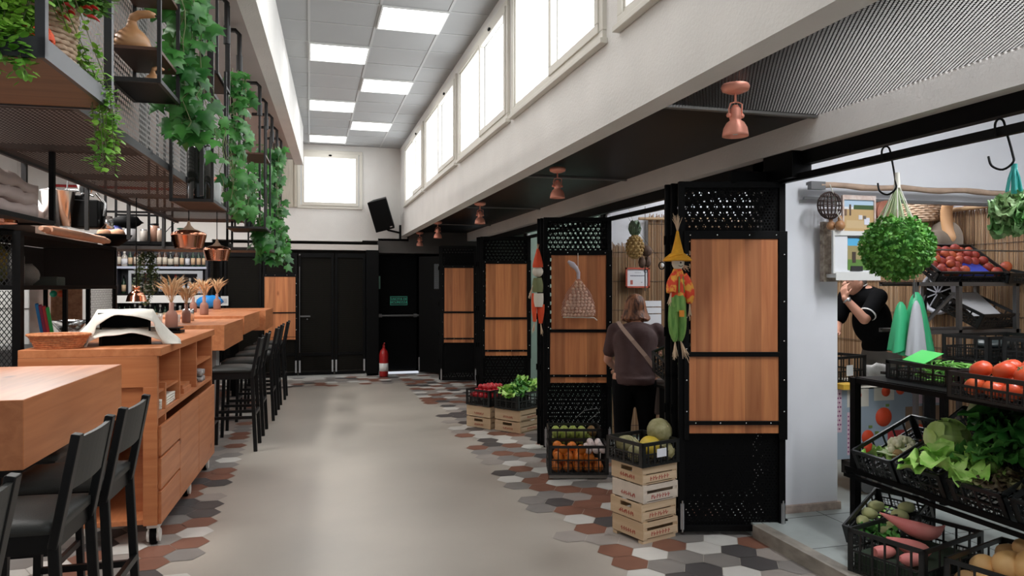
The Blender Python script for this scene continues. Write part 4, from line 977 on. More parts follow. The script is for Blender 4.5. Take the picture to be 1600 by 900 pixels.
m = MB(); m.add([(-.58, -.0, 1.6), (-.02, -.0, 1.6), (-.02, 0, 1.93), (-.58, 0, 1.93)], [(0, 1, 2, 3)]); m.add([(-.58, 0, .93), (-.04, 0, .93), (-.04, 0, 1.57), (-.58, 0, 1.57)], [(0, 1, 2, 3)]); m.build('front_screen', M_expx, t, recalc=False)
m = MB(); m.add([(-.012, 1.37, .93), (-.012, 2.08, .93), (-.012, 2.08, 1.57), (-.012, 1.37, 1.57)], [(0, 1, 2, 3)]); m.build('lower_screen', M_expk, t, recalc=False)
# content behind the screens
m = MB(); m.ball((0, 0, .08), (.09, .09, .08), 14, 8, jit=.2, seed=3); bthing(m, 'bread_bag', mat('plastic_bag', (.42, .38, .33), .4), 'pale round bag inside the mesh cabinet', 'bag', -2.2, 6.0, 1.601)
m = MB(); m.lathe([(0, 0), (.05, 0), (.05, .2), (.03, .26), (.03, .3), (0, .3)], 16); bthing(m, 'steel_canister', M_zinc, 'tall steel canister inside the mesh cabinet', 'canister', -2.12, 5.62, 1.601)
m = MB(); m.box(-.12, .12, -.08, .08, 0, .07); bthing(m, 'storage_tin', mat('tin_green', (.12, .15, .12), .5), 'low grey green tin inside the mesh cabinet', 'tin', -2.2, 6.35, 1.601, bev=.01)
m = MB(); m.ball((0, 0, .15), (.16, .14, .15), 14, 10, jit=.35, seed=8); bthing(m, 'citrus_bag', mat('citrus', (.5, .35, .03), .6, color2=(.3, .32, .12), vs=8), 'net of yellow and green citrus behind the front screen', 'fruit bag', -2.35, 5.75, 1.601)
for k, (x, c, lab) in enumerate(((-.0, (.01, .22, .55), 'blue cutting board standing upright'), (.05, (.30, .02, .08), 'dark red cutting board standing upright'), (.085, (.6, .03, .04), 'bright red cutting board standing upright'), (.14, (.02, .4, .08), 'green cutting board standing upright'))):
    m = MB(); m.box(-.15, .15, -.012, .012, 0, .34 - .01 * k); p = at(70 + k * 5.2, 520, b=6.35)
    o = m.build('cutting_board', mat('board_%d' % k, c, .5), loc=(p.x, p.y, 1.13), bev=.004); o.rotation_euler = (math.radians(-9), 0, math.atan2(ray(60 + k * 5.4, 520).y, ray(60 + k * 5.4, 520).x)); tag(o, lab + ' in the kitchen', 'cutting board', 'coloured cutting boards in the kitchen')
m = MB(); m.box(-.5, .5, -.3, .3, 0, .235); bthing(m, 'steel_bench', M_grey_steel, 'low steel bench under the coloured cutting boards', 'bench', -2.75, 6.4, .895)
# kitchen appliances seen through the rack
t = barthing('fridge_cabinet', 'white kitchen cabinet with a green and an orange button', 'kitchen cabinet', -3.4, 7.3, .9)
m = MB(); m.box(-.6, .75, 0, .5, .0, .9); m.build('cabinet_body', M_white, t, bev=.01); m = MB(); m.box(-.1, -.095, -.004, 0, .02, .88); m.box(-.6, .75, -.004, 0, .5, .505); m.build('door_gap', M_dark, t)
for nm, u, c in (('green_button', 86, (.01, .35, .2)), ('orange_button', 98, (.7, .09, .02))):
    m = MB(); p = at(u, 459, b=7.29); q = p - bar(-3.4, 7.3, .9); m.lathe([(0, .008), (.028, .008), (.03, 0)], 14, R=Matrix.Rotation(PI / 2, 3, 'X')); o = m.build(nm, mat(nm, c, .4), t); o.location = (q.x, q.y, q.z)
# brown mat and mixing bowls
m = MB(); m.box(-.13, .13, -.01, .01, 0, .35); bthing(m, 'reed_board', mat('brown_board', (.22, .09, .04), .7, color2=(.34, .16, .08), vs=30), 'brown hanging board behind the kitchen mesh', 'board', -2.45, 7.6, 1.28)
m = MB(); m.lathe([(0, 0), (.06, 0), (.15, .12), (.145, .12), (.05, .01)], 24); bthing(m, 'steel_bowl', M_chrome, 'steel bowl behind the kitchen mesh', 'bowl', -2.3, 7.2, 1.18)
# objects on top of the rack
t = barthing('ice_bucket', 'tapered steel bucket on top of the mesh cabinet', 'bucket', -2.09, 6.3, 1.96 + .1)
m = MB(); m.lathe([(0, 0), (.085, 0), (.115, .26), (.122, .265), (.122, .275), (.11, .27), (.08, .01)], 28); m.build('bucket_body', M_chrome, t)
m = MB(); m.tube([(.05, .0, .1), (.07, 0, .4), (.09, 0, .43)], .005, 6); m.build('spoon', M_chrome, t)
t = barthing('meat_slicer', 'chrome and black citrus press standing beside the steel bucket', 'citrus press', -1.96, 6.5, 2.06)
m = MB(); m.box(-.08, .12, -.1, .1, 0, .22); m.box(-.12, .0, -.08, .08, .22, .26); m.build('base', M_black, t, bev=.01); t.name = 'citrus_press'
m = MB(); m.lathe([(0, .28), (.04, .28), (.07, .37), (.075, .375), (.06, .37), (.03, .29)], 20); m.lathe([(0, .26), (.03, .26), (.03, .3), (0, .3)], 14); m.tube([(.12, 0, .02), (.14, 0, .2), (.08, 0, .28)], .014, 8); m.tube([(-.2, 0, .3), (-.05, 0, .3), (.06, 0, .26)], .01, 8); m.lathe([(0, 0), (.05, 0), (.035, .1), (0, .1)], 14, o=(.16, 0, .0)); m.build('chrome_parts', M_chrome, t)
t = barthing('serving_board', 'long white worktop board on top of the mesh cabinet', 'board', -2.3, 5.6, 1.961); m = MB(); m.box(-.25, .2, -.1, 1.7, 0, .1); m.build('board_body', M_white, t, bev=.01)
t = barthing('rolling_pin', 'long wooden rolling pin lying on top of the mesh cabinet', 'rolling pin', -1.97, 5.75, 1.995)
m = MB(); m.tube([(0, 0, 0), (0, 1.25, 0)], .032, 14); m.build('roller', mat('pale_wood', (.62, .34, .22), .5, var=.1, vs=8), t)
for y0, y1 in ((-.13, 0), (1.25, 1.4)): m = MB(); m.tube([(0, y0, 0), (0, (y0 + y1) / 2, 0), (0, y1, 0)], [.016, .024, .018], 10); m.build('handle', MATS['pale_wood'], t)
t = barthing('bread_bowl', 'dark bowl of bread rolls at the far end of the rack top', 'bowl', -2.0, 7.35, 1.965); m = MB(); m.lathe([(0, 0), (.06, 0), (.14, .06), (.17, .1), (.16, .1), (.05, .01)], 20); m.build('bowl', M_blackm, t)
for k, (x, y, lab) in enumerate(((-.05, -.05, 'left'), (.06, -.03, 'right'), (0, .06, 'rear'))): m = MB(); m.ball((0, 0, 0), (.06, .05, .045), 12, 8, jit=.1, seed=k); p = bar(-2.0 + x, 7.35 + y, 2.075); tag(m.build('bread_roll', mat('bread', (.45, .24, .14), .8), loc=p), lab + ' bread roll in the dark bowl on the rack', 'bread roll', 'bread rolls in the bowl')
# hanging frame with bagged flour / cloth
t = barthing('hanging_cage', 'black hanging frame holding the pinkish cloth bundle at the left edge', 'hanging shelf', -1.38, 3.33, 1.91)
m = MB()
for x in (-.5, 0):
    for y in (0, .75): m.box(x - .012, x + .012, y - .012, y + .012, 0, .36)
    m.box(x - .012, x + .012, 0, .75, -.01, .012)
for y in (0, .75): m.box(-.5, 0, y - .012, y + .012, -.01, .012)
m.box(-.5, 0, 0, .75, .0, .006); m.build('frame', M_black, t)
m = soft_slab(.42, .55, .06, 3, .03, 5); bthing(m, 'cloth_bundle', mat('pinkish_cloth', (.58, .46, .42), .8, bump=.4, bs=14), 'pinkish wrapped bundle on the hanging frame at the left edge', 'cloth bundle', -1.62, 3.72, 1.925)
m = MB(); m.box(-.3, .3, -.25, .25, 0, .05); m.box(-.28, .28, -.22, .22, .05, .1); bthing(m, 'slate_tray', M_black, 'flat black tray on the rack top at the left edge', 'tray', -2.35, 5.5, 1.965)
m = soft_slab(.5, .9, .055, 2, .015, 9); bthing(m, 'folded_tablecloths', MATS['pinkish_cloth'], 'folded pinkish tablecloths on top of the mesh cabinet', 'cloths', -2.42, 6.3, 2.065)
# glass shelf of jars hanging further back
t = barthing('jar_shelf', 'black framed hanging shelf with storage jars behind the pendants', 'hanging shelf', -2.15, 7.7, 2.02)
m = MB(); m.box(0, 1.1, 0, .35, -.02, .01)
for x in (.0, .38, .52, 1.09):
    for y in (0, .34): m.box(x - .01, x + .01, y - .01, y + .01, 0, 1.6)
m.box(0, .52, 0, .02, .28, .3); m.box(0, .52, .33, .35, .28, .3); m.build('frame', M_black, t)
m = MB(); m.box(-.05, 1.5, -.1, .45, -.07, -.04); m.build('wooden_ledge', M_dark, t)
jl = [((.06, .1), .06, .15, (.22, .25, .5), 'blue lidded storage box on the jar shelf'), ((.19, .1), .055, .14, (.6, .6, .62), 'white storage tub on the jar shelf'), ((.31, .1), .035, .12, (.55, .5, .45), 'small pale jar on the jar shelf'),
      ((.37, .25), .05, .19, (.45, .25, .18), 'tall brown jar on the jar shelf'), ((.46, .1), .03, .13, (.6, .45, .35), 'narrow amber jar on the jar shelf'), ((.65, .12), .05, .14, (.5, .4, .35), 'wide jar with a green lid on the jar shelf')]
for k, ((x, y), r, h, c, lab) in enumerate(jl):
    q = bar(-2.15 + x, 7.7 + y, 2.031); t2 = thing('storage_jar', lab, 'jar', q, BR, 'jars on the hanging jar shelf')
    m = MB(); m.lathe([(0, 0), (r, 0), (r, h * .85), (r * .8, h * .9), (0, h * .9)], 16); m.build('jar_body', mat('jar_%d' % k, c, .3), t2); m = MB(); m.lathe([(r * .85, h * .88), (r * .9, h), (0, h)], 14); m.build('lid', (mat('jarlid_blue', (.1, .12, .5), .4), M_black, M_zinc, M_black, M_zinc, mat('jarlid_green', (.02, .25, .15), .4))[k], t2)
m = MB(); m.ball((0, 0, .04), (.14, .1, .06), 14, 8, jit=.4, seed=6); bthing(m, 'dark_bag', M_blackm, 'dark crumpled bag on top of the blue and white boxes', 'bag', -2.0, 7.82, 2.18)
# red pipe and extractor on the kitchen's far wall
p = at(90, 277, b=11.5); m = MB(); m.tube([(-.4, 0, 0), (1.4, 0, 0)], .022, 8); tag(m.build('red_pipe', mat('red_pipe', (.4, .02, .02), .5), loc=(-3.6, 13.425, p.z + .1)), 'thin red pipe along the kitchen wall', 'pipe')
t = barthing('extractor_hood', 'pale steel extractor hood over the kitchen', 'hood', -3.9, 6.0, 2.3); m = MB(); m.prism([(0, 0, 0), (.8, 0, 0), (.6, 0, .35), (0, 0, .35)], (0, 3.2, 0)); m.build('hood_body', mat('hood_steel', (.42, .45, .48), .35, .4), t); m = MB(); m.box(.2, .5, .5, .8, .35, 1.3); m.build('duct', M_zinc, t)
m = MB(); m.box(-.02, .02, -.02, .02, 0, 1.5); 
for k, (a, b, lab) in enumerate(((-1.62, 4.4, 'black rod left of the steel bucket'), (-1.62, 5.4, 'black rod right of the steel bucket'), (-1.62, 6.4, 'black rod before the jar shelf'), (-1.62, 7.6, 'black rod before the pendants'))):
    mm = MB(); mm.box(-.012, .012, -.012, .012, 0, .30); bthing(mm, 'hanging_rod', M_rod, lab + ', under the mesh trough', 'rod', a, b, 1.97, 'rods under the mesh trough')
# ------------------------------------------------------------------ crates
M_plastic = mat('crate_plastic', (.011, .012, .012), .38)
CRP = {}
def plastic_crate(label, loc, rz=0, rot=None, size=(.5, .3, .18), group='black plastic crates', note=False):
    """lattice crate; origin at the centre of its base"""
    k = size; L, W_, H = size
    if k not in CRP:
        t = thing('plastic_crate', label, 'crate', (0, 0, 0))
        m = MB(); w = .012
        for s_ in (-1, 1):
            m.box(-L / 2, L / 2, s_ * W_ / 2 - w * (s_ > 0), s_ * W_ / 2 + w * (s_ < 0), H - .022, H); m.box(s_ * L / 2 - w * (s_ > 0), s_ * L / 2 + w * (s_ < 0), -W_ / 2, W_ / 2, H - .022, H)
        m.build('rim', M_plastic, t)
        m = MB(); c = .03
        for sx in (-1, 1):
            for sy in (-1, 1):
                x0, x1 = sorted((sx * L / 2, sx * (L / 2 - c))); y0, y1 = sorted((sy * W_ / 2, sy * (W_ / 2 - .006))); m.box(x0, x1, y0, y1, 0, H - .01)
                x0, x1 = sorted((sx * L / 2, sx * (L / 2 - .006))); y0, y1 = sorted((sy * W_ / 2, sy * (W_ / 2 - c))); m.box(x0, x1, y0, y1, 0, H - .01)
        m.build('corner_post', M_plastic, t)
        m = MB(); e = .0015
        for sy in (-1, 1):
            y = sy * (W_ / 2 - .004); n = int(L / .02)
            for i in range(1, n): x = -L / 2 + L * i / n; m.box(x - e, x + e, y - .002, y + .002, 0, H * .5)
            for i in range(1, 6): x = -L / 2 + L * i / 6; m.box(x - .005, x + .005, y - .003, y + .003, 0, H - .01)
            for z in (.02, .04, .06, H * .5): m.box(-L / 2, L / 2, y - .002, y + .002, z - e, z + e)
            m.box(-L / 2, L / 2, y - .003, y + .003, 0, .014); m.box(-L / 2, L / 2, y - .003, y + .003, H * .5 - .004, H * .5 + .006)
        for sx in (-1, 1):
            x = sx * (L / 2 - .004); n = int(W_ / .02)
            for i in range(1, n): y = -W_ / 2 + W_ * i / n; m.box(x - .002, x + .002, y - e, y + e, 0, H * .5)
            for i in range(1, 4): y = -W_ / 2 + W_ * i / 4; m.box(x - .003, x + .003, y - .005, y + .005, 0, H - .01)
            for z in (.02, .04, .06): m.box(x - .002, x + .002, -W_ / 2, W_ / 2, z - e, z + e)
            m.box(x - .003, x + .003, -W_ / 2, W_ / 2, 0, .014); m.box(x - .003, x + .003, -W_ / 2, W_ / 2, H * .5 - .004, H * .5 + .006)
        m.build('side_lattice', M_plastic, t)
        m = MB(); n = int(L / .035)
        for i in range(1, n): x = -L / 2 + L * i / n; m.box(x - .004, x + .004, -W_ / 2, W_ / 2, 0, .006)
        for i in range(1, 9): y = -W_ / 2 + W_ * i / 9; m.box(-L / 2, L / 2, y - .004, y + .004, 0, .006)
        m.build('bottom_grid', M_plastic, t); CRP[k] = t
    else: t = dup(CRP[k])
    t.location = loc; t.rotation_euler = rot or (0, 0, rz); t['label'] = label; t['group'] = group
    if note:
        m = MB(); m.box(-.04, .04, -W_ / 2 - .004, -W_ / 2 - .002, H * .35, H * .7); m.build('paper_label', M_paper, t)
    return t
M_stencil = mat('stencil_red', (.45, .07, .05), .8)
def wooden_crate(label, loc, rz, L=.46, W_=.28, H=.113, pale=False, seed=0, marks=True):
    t = thing('wooden_crate', label, 'crate', loc, rz, 'wooden fruit crates')
    mw, my = (mat('crate_pale', (.68, .58, .48), .8, var=.06, vs=10),) * 2 if pale else (M_crate, M_cratey)
    m = MB(); h = H
    m.box(-L / 2, L / 2, -W_ / 2, -W_ / 2 + .006, h * .12, h * .52); m.box(-L / 2, L / 2, -W_ / 2, -W_ / 2 + .006, h * .60, h * .98) if marks else m.box(-L / 2, L / 2, -W_ / 2, -W_ / 2 + .006, h * .7, h * .98)
    m.box(-L / 2, L / 2, W_ / 2 - .006, W_ / 2, h * .12, h * .52); m.box(-L / 2, L / 2, W_ / 2 - .006, W_ / 2, h * .7, h * .98); m.build('side_slats', mw, t)
    m = MB()
    for s_ in (-1, 1):
        x0, x1 = sorted((s_ * L / 2, s_ * (L / 2 + .008))); m.box(x0, x1, -W_ / 2, W_ / 2, h * .04, h * .6); m.box(x0, x1, -W_ / 2, -W_ * .18, h * .6, h * .97); m.box(x0, x1, W_ * .18, W_ / 2, h * .6, h * .97)
        if seed % 2: m.box(x0, x1, -W_ * .18, W_ * .18, h * .85, h * .97)
        else: m.box(x0, x1, -W_ * .18, W_ * .18, h * .6, h * .97)
    m.build('end_board', my, t)
    m = MB()
    for i in range(5): y = -W_ / 2 + W_ * (i + .5) / 5; m.box(-L / 2, L / 2, y - W_ * .08, y + W_ * .08, .0, .006)
    m.build('bottom_slats', mw, t)
    m = MB()
    for sx in (-1, 1):
        for sy in (-1, 1): m.prism([(sx * (L / 2), sy * (W_ / 2 - .006), 0), (sx * (L / 2 - .03), sy * (W_ / 2 - .006), 0), (sx * L / 2, sy * (W_ / 2 - .036), 0)], (0, 0, h))
    m.build('corner_block', my, t)
    r_ = random.Random(seed); m = MB(); m2 = MB()
    for k in range(7):
        x = -.08 + k * .024; z = h * (.3 + .02 * r_.random()); a = r_.uniform(-.007, .007)
        m.bar((x, -W_ / 2 - .0015, z - .012), (x + a, -W_ / 2 - .0015, z + .014), .005, .001, up=(0, 1, 0)); m.bar((x, -W_ / 2 - .0015, z + a), (x + .014, -W_ / 2 - .0015, z + .004), .004, .001, up=(0, 1, 0))
        y = -.07 + k * .02; m2.bar((-L / 2 - .0095, y, z - .01), (-L / 2 - .0095, y + a, z + .014), .003, .003); m2.bar((-L / 2 - .0095, y, z + .005), (-L / 2 - .0095, y + .012, z + a), .003, .003)
    m.build('stencil_mark', M_stencil, t); m2.build('stencil_mark', M_stencil, t)
    return t
# stack by the nearest shutter: long side turned to the right
ang = math.atan2(.30, .95)
e2 = Vector((math.cos(ang), math.sin(ang), 0)); e1 = Vector((-e2.y, e2.x, 0))
cc = Vector((1.965, 4.10, 0)) + e2 * .155 + e1 * .145 + Vector((.01, .06, 0))
lab = ['wooden crate at the bottom of the stack by the nearest shutter', 'second wooden crate from the floor in the stack by the nearest shutter', 'whitish wooden crate, third from the floor by the nearest shutter', 'topmost wooden crate of the stack, carrying the black crate of melons']
for k in range(4):
    off = (Vector((.006, 0, 0)), Vector((-.004, .005, 0)), Vector((.004, -.004, 0)), Vector((0, .0, 0)))[k]
    wooden_crate(lab[k], cc + off + Vector((0, 0, .022 + k * .115)), ang, .28, .29, .113, k == 2, k, marks=k % 2 == 1)
m = MB(); m.box(-.14, .14, -.14, -.10, 0, .02); m.box(-.14, .14, .10, .14, 0, .02); tag(m.build('wooden_batten', M_crate, loc=cc, rz=ang), 'flat wooden battens under the crate stack by the nearest shutter', 'batten')
plastic_crate('black plastic crate of melons on top of the wooden crate stack', cc + Vector((-.01, -.0, .022 + 4 * .115)), ang, size=(.32, .34, .15), note=True)
def melon(label, loc, r, sq, m_, seed, rot=(0, 0, 0), ribs=10, nm='melon', group='melons in the black crate'):
    m = MB(); vs = []; nu, nv = 40, 16; fs = []
    for i in range(nv + 1):
        ph = PI * i / nv
        for k in range(nu):
            t_ = 2 * PI * k / nu; rr = r * (1 + .035 * abs(math.cos(t_ * ribs / 2)) * math.sin(ph)) * (1 + .03 * mnoise.noise(Vector((math.cos(t_), math.sin(t_), seed))))
            vs.append((rr * math.sin(ph) * math.cos(t_), rr * math.sin(ph) * math.sin(t_), rr * sq * math.cos(ph)))
    for i in range(nv):
        for k in range(nu): k2 = (k + 1) % nu; fs.append((i * nu + k, (i + 1) * nu + k, (i + 1) * nu + k2, i * nu + k2))
    t = thing(nm, label, nm.split('_')[-1], loc, 0, group, rot); m.add(vs, fs, 0, True).build('rind', m_, t, weld=True)
    m = MB(); m.lathe([(0, r * sq * 1.02), (r * .06, r * sq * 1.0), (r * .08, r * sq * .95)], 10); m.build('stem_scar', M_crate, t); return t
M_mg = mat('melon_net', (.20, .18, .07), .6, color2=(.34, .31, .16), vs=22); M_my = mat('melon_yellow', (.62, .42, .03), .45, color2=(.45, .36, .05), vs=6)
cz = .022 + 4 * .115
melon('large ribbed green netted melon on top of the others', cc + Vector((.12, .02, cz + .175)), .082, .96, M_mg, 1, (1.0, .2, .3), 12)
melon('yellow melon in the middle of the black crate', cc + Vector((.03, -.03, cz + .085)), .072, .95, M_my, 2, (.7, 0, .5), 8)
melon('flat green melon at the left of the black crate', cc + Vector((-.09, .05, cz + .095)), .078, .7, M_mg, 3, (.1, .1, 0), 10)
melon('small green melon low at the front left of the crate', cc + Vector((-.09, -.075, cz + .062)), .055, .95, M_mg, 4, (.4, 0, 1), 8)
melon('green melon in the crate partly hidden behind the shutter', cc + Vector((.11, -.09, cz + .07)), .055, 1, M_mg, 5, (.5, 1, 1), 10)

# crates by the second shutter
d2 = Vector((.48, -.13, 0)).normalized(); a2 = math.atan2(d2.y, d2.x); n2 = Vector((-d2.y, d2.x, 0))
p0 = Vector((1.9, 5.77, 0)) + d2 * .25 + n2 * .15
t = thing('wooden_dolly', 'low grey wooden board under the front fruit crate', 'board', p0 + n2 * .16, a2); m = MB(); m.box(-.24, .24, -.30, .28, .012, .04); m.build('board', mat('grey_wood', (.22, .20, .18), .8), t); m = MB(); [m.box(x - .03, x + .03, -.28, .26, 0, .012) for x in (-.18, .18)]; m.build('batten', MATS['grey_wood'], t)
plastic_crate('black plastic crate of oranges and garlic by the second shutter', p0 + Vector((0, 0, .042)), a2, size=(.5, .3, .24))
plastic_crate('black plastic crate of green pears behind the crate of oranges', p0 + n2 * .31 + Vector((0, 0, .19)), a2, size=(.46, .28, .17))
m = MB(); m.box(-.22, .22, -.13, .13, .0, .145); o = m.build('cardboard_box', mat('cardboard_dark', (.03, .025, .02), .8), loc=p0 + n2 * .32 + Vector((0, 0, .042)), rz=a2); tag(o, 'dark box supporting the crate of green pears', 'box')
def fruit_proto(name, r, m_, squash=.9, dim=.12, stem=None, elong=1):
    t = thing(name, 'x', name, (0, 0, -60)); m = MB(); pr = []
    n = 10
    for i in range(n + 1):
        ph = PI * i / n; rr = math.sin(ph); z = math.cos(ph); z -= math.copysign(dim * max(0, 1 - rr * 2.2), z) if dim else 0
        pr.append((r * rr, r * squash * z * elong))
    m.lathe(pr[::-1], 16); m.build('flesh', m_, t, weld=True)
    if stem:
        m = MB(); z = r * squash * (1 - dim) * elong
        if stem == 'star':
            for k in range(5): c_, s_ = math.cos(k * 1.257), math.sin(k * 1.257); m.add([(0, 0, z + .004), (c_ * r * .2 - s_ * r * .09, s_ * r * .2 + c_ * r * .09, z + .003), (c_ * r * .5, s_ * r * .5, z * .96), (c_ * r * .2 + s_ * r * .09, s_ * r * .2 - c_ * r * .09, z + .003)], [(0, 1, 2, 3)])
        m.tube([(0, 0, z), (0, .002, z + r * .22)], r * .06, 5); m.build('stem', M_ivystem if stem == 'star' else M_dark, t)
    return t
class Pile:
    def __init__(s, protos): s.p = protos; s.used = [False] * len(protos)
    def put(s, k, loc, label, group, scale=1, rnd=None):
        r_ = rnd or random; rot = (r_.uniform(-.9, .9), r_.uniform(-.9, .9), r_.uniform(0, 6.3))
        if not s.used[k]: s.used[k] = True; o = s.p[k]; o.location = loc; o.rotation_euler = rot; o.scale = (scale,) * 3; o['label'] = label; o['group'] = group; return o
        return dup(s.p[k], loc, rot, label, group, scale)
def fill(P, k, c, ux, uy, nx, ny, r, z, labels, group, seed=0, layers=1, jit=.15, dome=0, skip=()):
    """rows of fruit in a crate, centre c, axes ux, uy"""
    r_ = random.Random(seed); n = 0
    for l in range(layers):
        mx, my = nx - l, ny - l
        for i in range(mx):
            for j in range(my):
                if (l, i, j) in skip: continue
                q = c + ux * ((i - (mx - 1) / 2) * 2.05 * r + r_.uniform(-jit, jit) * r * .5) + uy * ((j - (my - 1) / 2) * 2.05 * r + r_.uniform(-jit, jit) * r * .5) + Vector((0, 0, z + r + l * 1.45 * r))
                P.put(k if isinstance(k, int) else r_.choice(k), q, labels if isinstance(labels, str) else labels[l % len(labels)], group, r_.uniform(.93, 1.05), r_); n += 1
    return n
M_org = mat('orange_skin', (.72, .20, .02), .45, bump=.1, bs=200); M_pearg = mat('pear_green', (.28, .36, .05), .4, color2=(.42, .48, .12), vs=8); M_kiwi = mat('brown_fruit', (.2, .11, .03), .6)
M_garlic = mat('garlic_skin', (.72, .58, .55), .6, color2=(.82, .74, .72), vs=10)
oranges = Pile([fruit_proto('orange', .042, M_org, .95, .05, 'd')]); oc = p0 + Vector((0, 0, .05))
fill(oranges, 0, oc, d2, n2, 5, 3, .042, .0, 'orange inside the crate by the second shutter, lower layer', 'oranges in the lower layer', 1)
fill(oranges, 0, oc - d2 * .03, d2, n2, 4, 3, .042, .075, 'orange inside the crate by the second shutter, middle layer', 'oranges in the middle layer', 2)
for k, (x, y, lab) in enumerate(((-.12, -.08, 'orange on top at the left front corner of its crate'), (.03, -.09, 'orange on top beside the garlic'), (-.04, .03, 'orange lying on top in the middle of the crate'), (-.16, .06, 'orange on top at the left rear of the crate'))): oranges.put(0, oc + d2 * x + n2 * y + Vector((0, 0, .19)), lab, 'oranges on top')
garl = Pile([fruit_proto('garlic_bulb', .03, M_garlic, .85, -.3, 'd')]); fill(garl, 0, oc + d2 * .15 + n2 * .0, d2, n2, 3, 4, .03, .15, ['pale garlic bulb in the orange crate, lower layer', 'pale garlic bulb on top in the orange crate'], 'garlic in the orange crate', 4, layers=2)
pears = Pile([fruit_proto('green_pear', .038, M_pearg, 1, .03, 'd', 1.05), fruit_proto('brown_kiwi', .034, M_kiwi, 1, 0, None, 1.15)]); pc = p0 + n2 * .31 + Vector((0, 0, .2))
fill(pears, 0, pc, d2, n2, 5, 3, .038, .0, 'green pear in the crate behind the oranges, lower layer', 'green pears, lower layer', 5); fill(pears, 0, pc - d2 * .04, d2, n2, 4, 3, .038, .07, 'green pear in the crate behind the oranges, upper layer', 'green pears, upper layer', 6)
for k in range(3): pears.put(1, pc + d2 * .16 + n2 * (-.08 + k * .07) + Vector((0, 0, .115)), 'brown oval kiwi at the right end of the pear crate', 'kiwis in the pear crate')
m = MB(); m.tube([(-.1, .1, 0), (-.02, .1, .07), (.1, .1, .09), (.12, .1, .06), (.02, .1, -.02)], .003, 6); o = m.build('wire_handle', M_grey_steel, loc=pc + Vector((.14, .02, .2)), rz=a2); tag(o, 'thin bent wire handle above the pear crate', 'handle')

# crates by the third shutter
dA = Vector((2.48 - 2.18, 7.8 - 7.59, 0)).normalized(); aA = math.atan2(dA.y, dA.x); nA = Vector((-dA.y, dA.x, 0))
c1 = Vector((2.18, 7.6, 0)) + dA * .24 + nA * .20
for k in range(2): wooden_crate(('lower wooden crate under the greens by the third shutter', 'upper wooden crate with red lettering under the greens')[k], c1 + Vector((0, 0, .003 + k * .125)), aA, .40, .36, .12, False, 11 + k)
plastic_crate('black plastic crate of long green vegetables by the third shutter', c1 + Vector((-.01, -.01, .255)) , aA, size=(.44, .34, .18))
c2 = c1 + nA * .40 - dA * .03
for k in range(2): wooden_crate(('lower wooden crate under the radishes', 'upper wooden crate under the radishes')[k], c2 + Vector((0, 0, .003 + k * .125)), aA, .40, .36, .12, False, 21 + k, marks=False)
plastic_crate('black plastic crate of red radishes by the third shutter', c2 + Vector((0, 0, .255)), aA, size=(.44, .36, .18))
radish = Pile([fruit_proto('red_radish', .03, mat('radish_red', (.55, .02, .03), .35), 1, 0, 'd')])
fill(radish, 0, c2 + Vector((0, 0, .27)), dA, nA, 6, 5, .031, .06, ['red radish in the middle of the heap by the third shutter', 'red radish higher up in the heap by the third shutter', 'red radish at the top of the heap by the third shutter'], 'red radishes', 3, layers=3)
def leafy(label, loc, rx, ry, h, n, s, m_, seed, name='leafy_bunch', cat='vegetable', ribs=False, up=.6, group=None, rz=0, stemmat=None):
    r_ = random.Random(seed); t = thing(name, label, cat, loc, rz, group); m = MB(); st = MB()
    for k in range(n):
        th_ = r_.random() * 2 * PI; q = math.sqrt(r_.random()); p = Vector((math.cos(th_) * rx * q, math.sin(th_) * ry * q, h * (.35 + .65 * r_.random()) * (1 - .35 * q)))
        d = Vector((math.cos(th_) * q * 1.2, math.sin(th_) * q * 1.2, r_.uniform(.1, 1) * up)); ss = s * r_.uniform(.7, 1.25)
        N_ = 8; w = ss * .62; x = d.normalized().cross(Vector((r_.uniform(-.4, .4), r_.uniform(-.4, .4), 1))).normalized(); nn = x.cross(d.normalized()); vs = []
        for i in range(N_ + 1):
            f = i / N_; wf = w * math.sin(PI * min(.96, f * .85 + .12)); dr = -nn * (f * f * ss * .3)
            for g in (-1, -.5, 0, .5, 1): vs.append(p + d.normalized() * ss * f + x * g * wf + dr + nn * (abs(g) * wf * (.25 + .5 * math.sin(f * 11 + k + g * 2)) + .12 * ss * mnoise.noise(Vector((k * 3.1, f * 4, g * 3)))))
        m.add(vs, [(i * 5 + j, i * 5 + j + 1, i * 5 + j + 6, i * 5 + j + 5) for i in range(N_) for j in range(4)], 0, True)
        if ribs: st.tube([Vector((p.x * .3, p.y * .3, 0)), p, p + d.normalized() * ss * .7], [.004, .003, .001], 4)
    m.build('foliage', m_, t, recalc=False)
    if ribs: st.build('stalk', stemmat or M_ivystem, t)
    return t
M_leafd = mat('leaf_dark', (.025, .16, .025), .5, color2=(.10, .34, .07), vs=14); M_leafl = mat('leaf_light', (.26, .58, .08), .5, color2=(.55, .80, .24), vs=14)
M_leafm = mat('leaf_mid', (.05, .24, .035), .5, color2=(.14, .38, .08), vs=12)
for k in range(5):
    leafy('%s bunch of long green chard in the crate by the third shutter' % ('leftmost', 'second left', 'middle', 'fourth', 'rightmost')[k], c1 + dA * (-.15 + k * .075) + nA * .0 + Vector((0, 0, .37)), .05, .13, .09 + .03 * k, 16, .1, (M_leafl, M_leafm)[k % 2], 30 + k, ribs=True, group='green bunches in the crate')
for k in range(7):
    m = MB(); m.tube([(0, -.14, 0), (0, 0, .02), (0, .14, .05)], [.011, .012, .009], 8); m.tube([(0, .14, .05), (.01, .2, .07)], [.009, .003], 6)
    tag(m.build('leek', M_leafl, loc=c1 + dA * (-.16 + k * .045) + Vector((0, 0, .40 + .004 * k)), rz=aA + .2 * math.sin(k)), 'light green stalk lying across the crate by the third shutter', 'leek', 'green stalks in the crate')

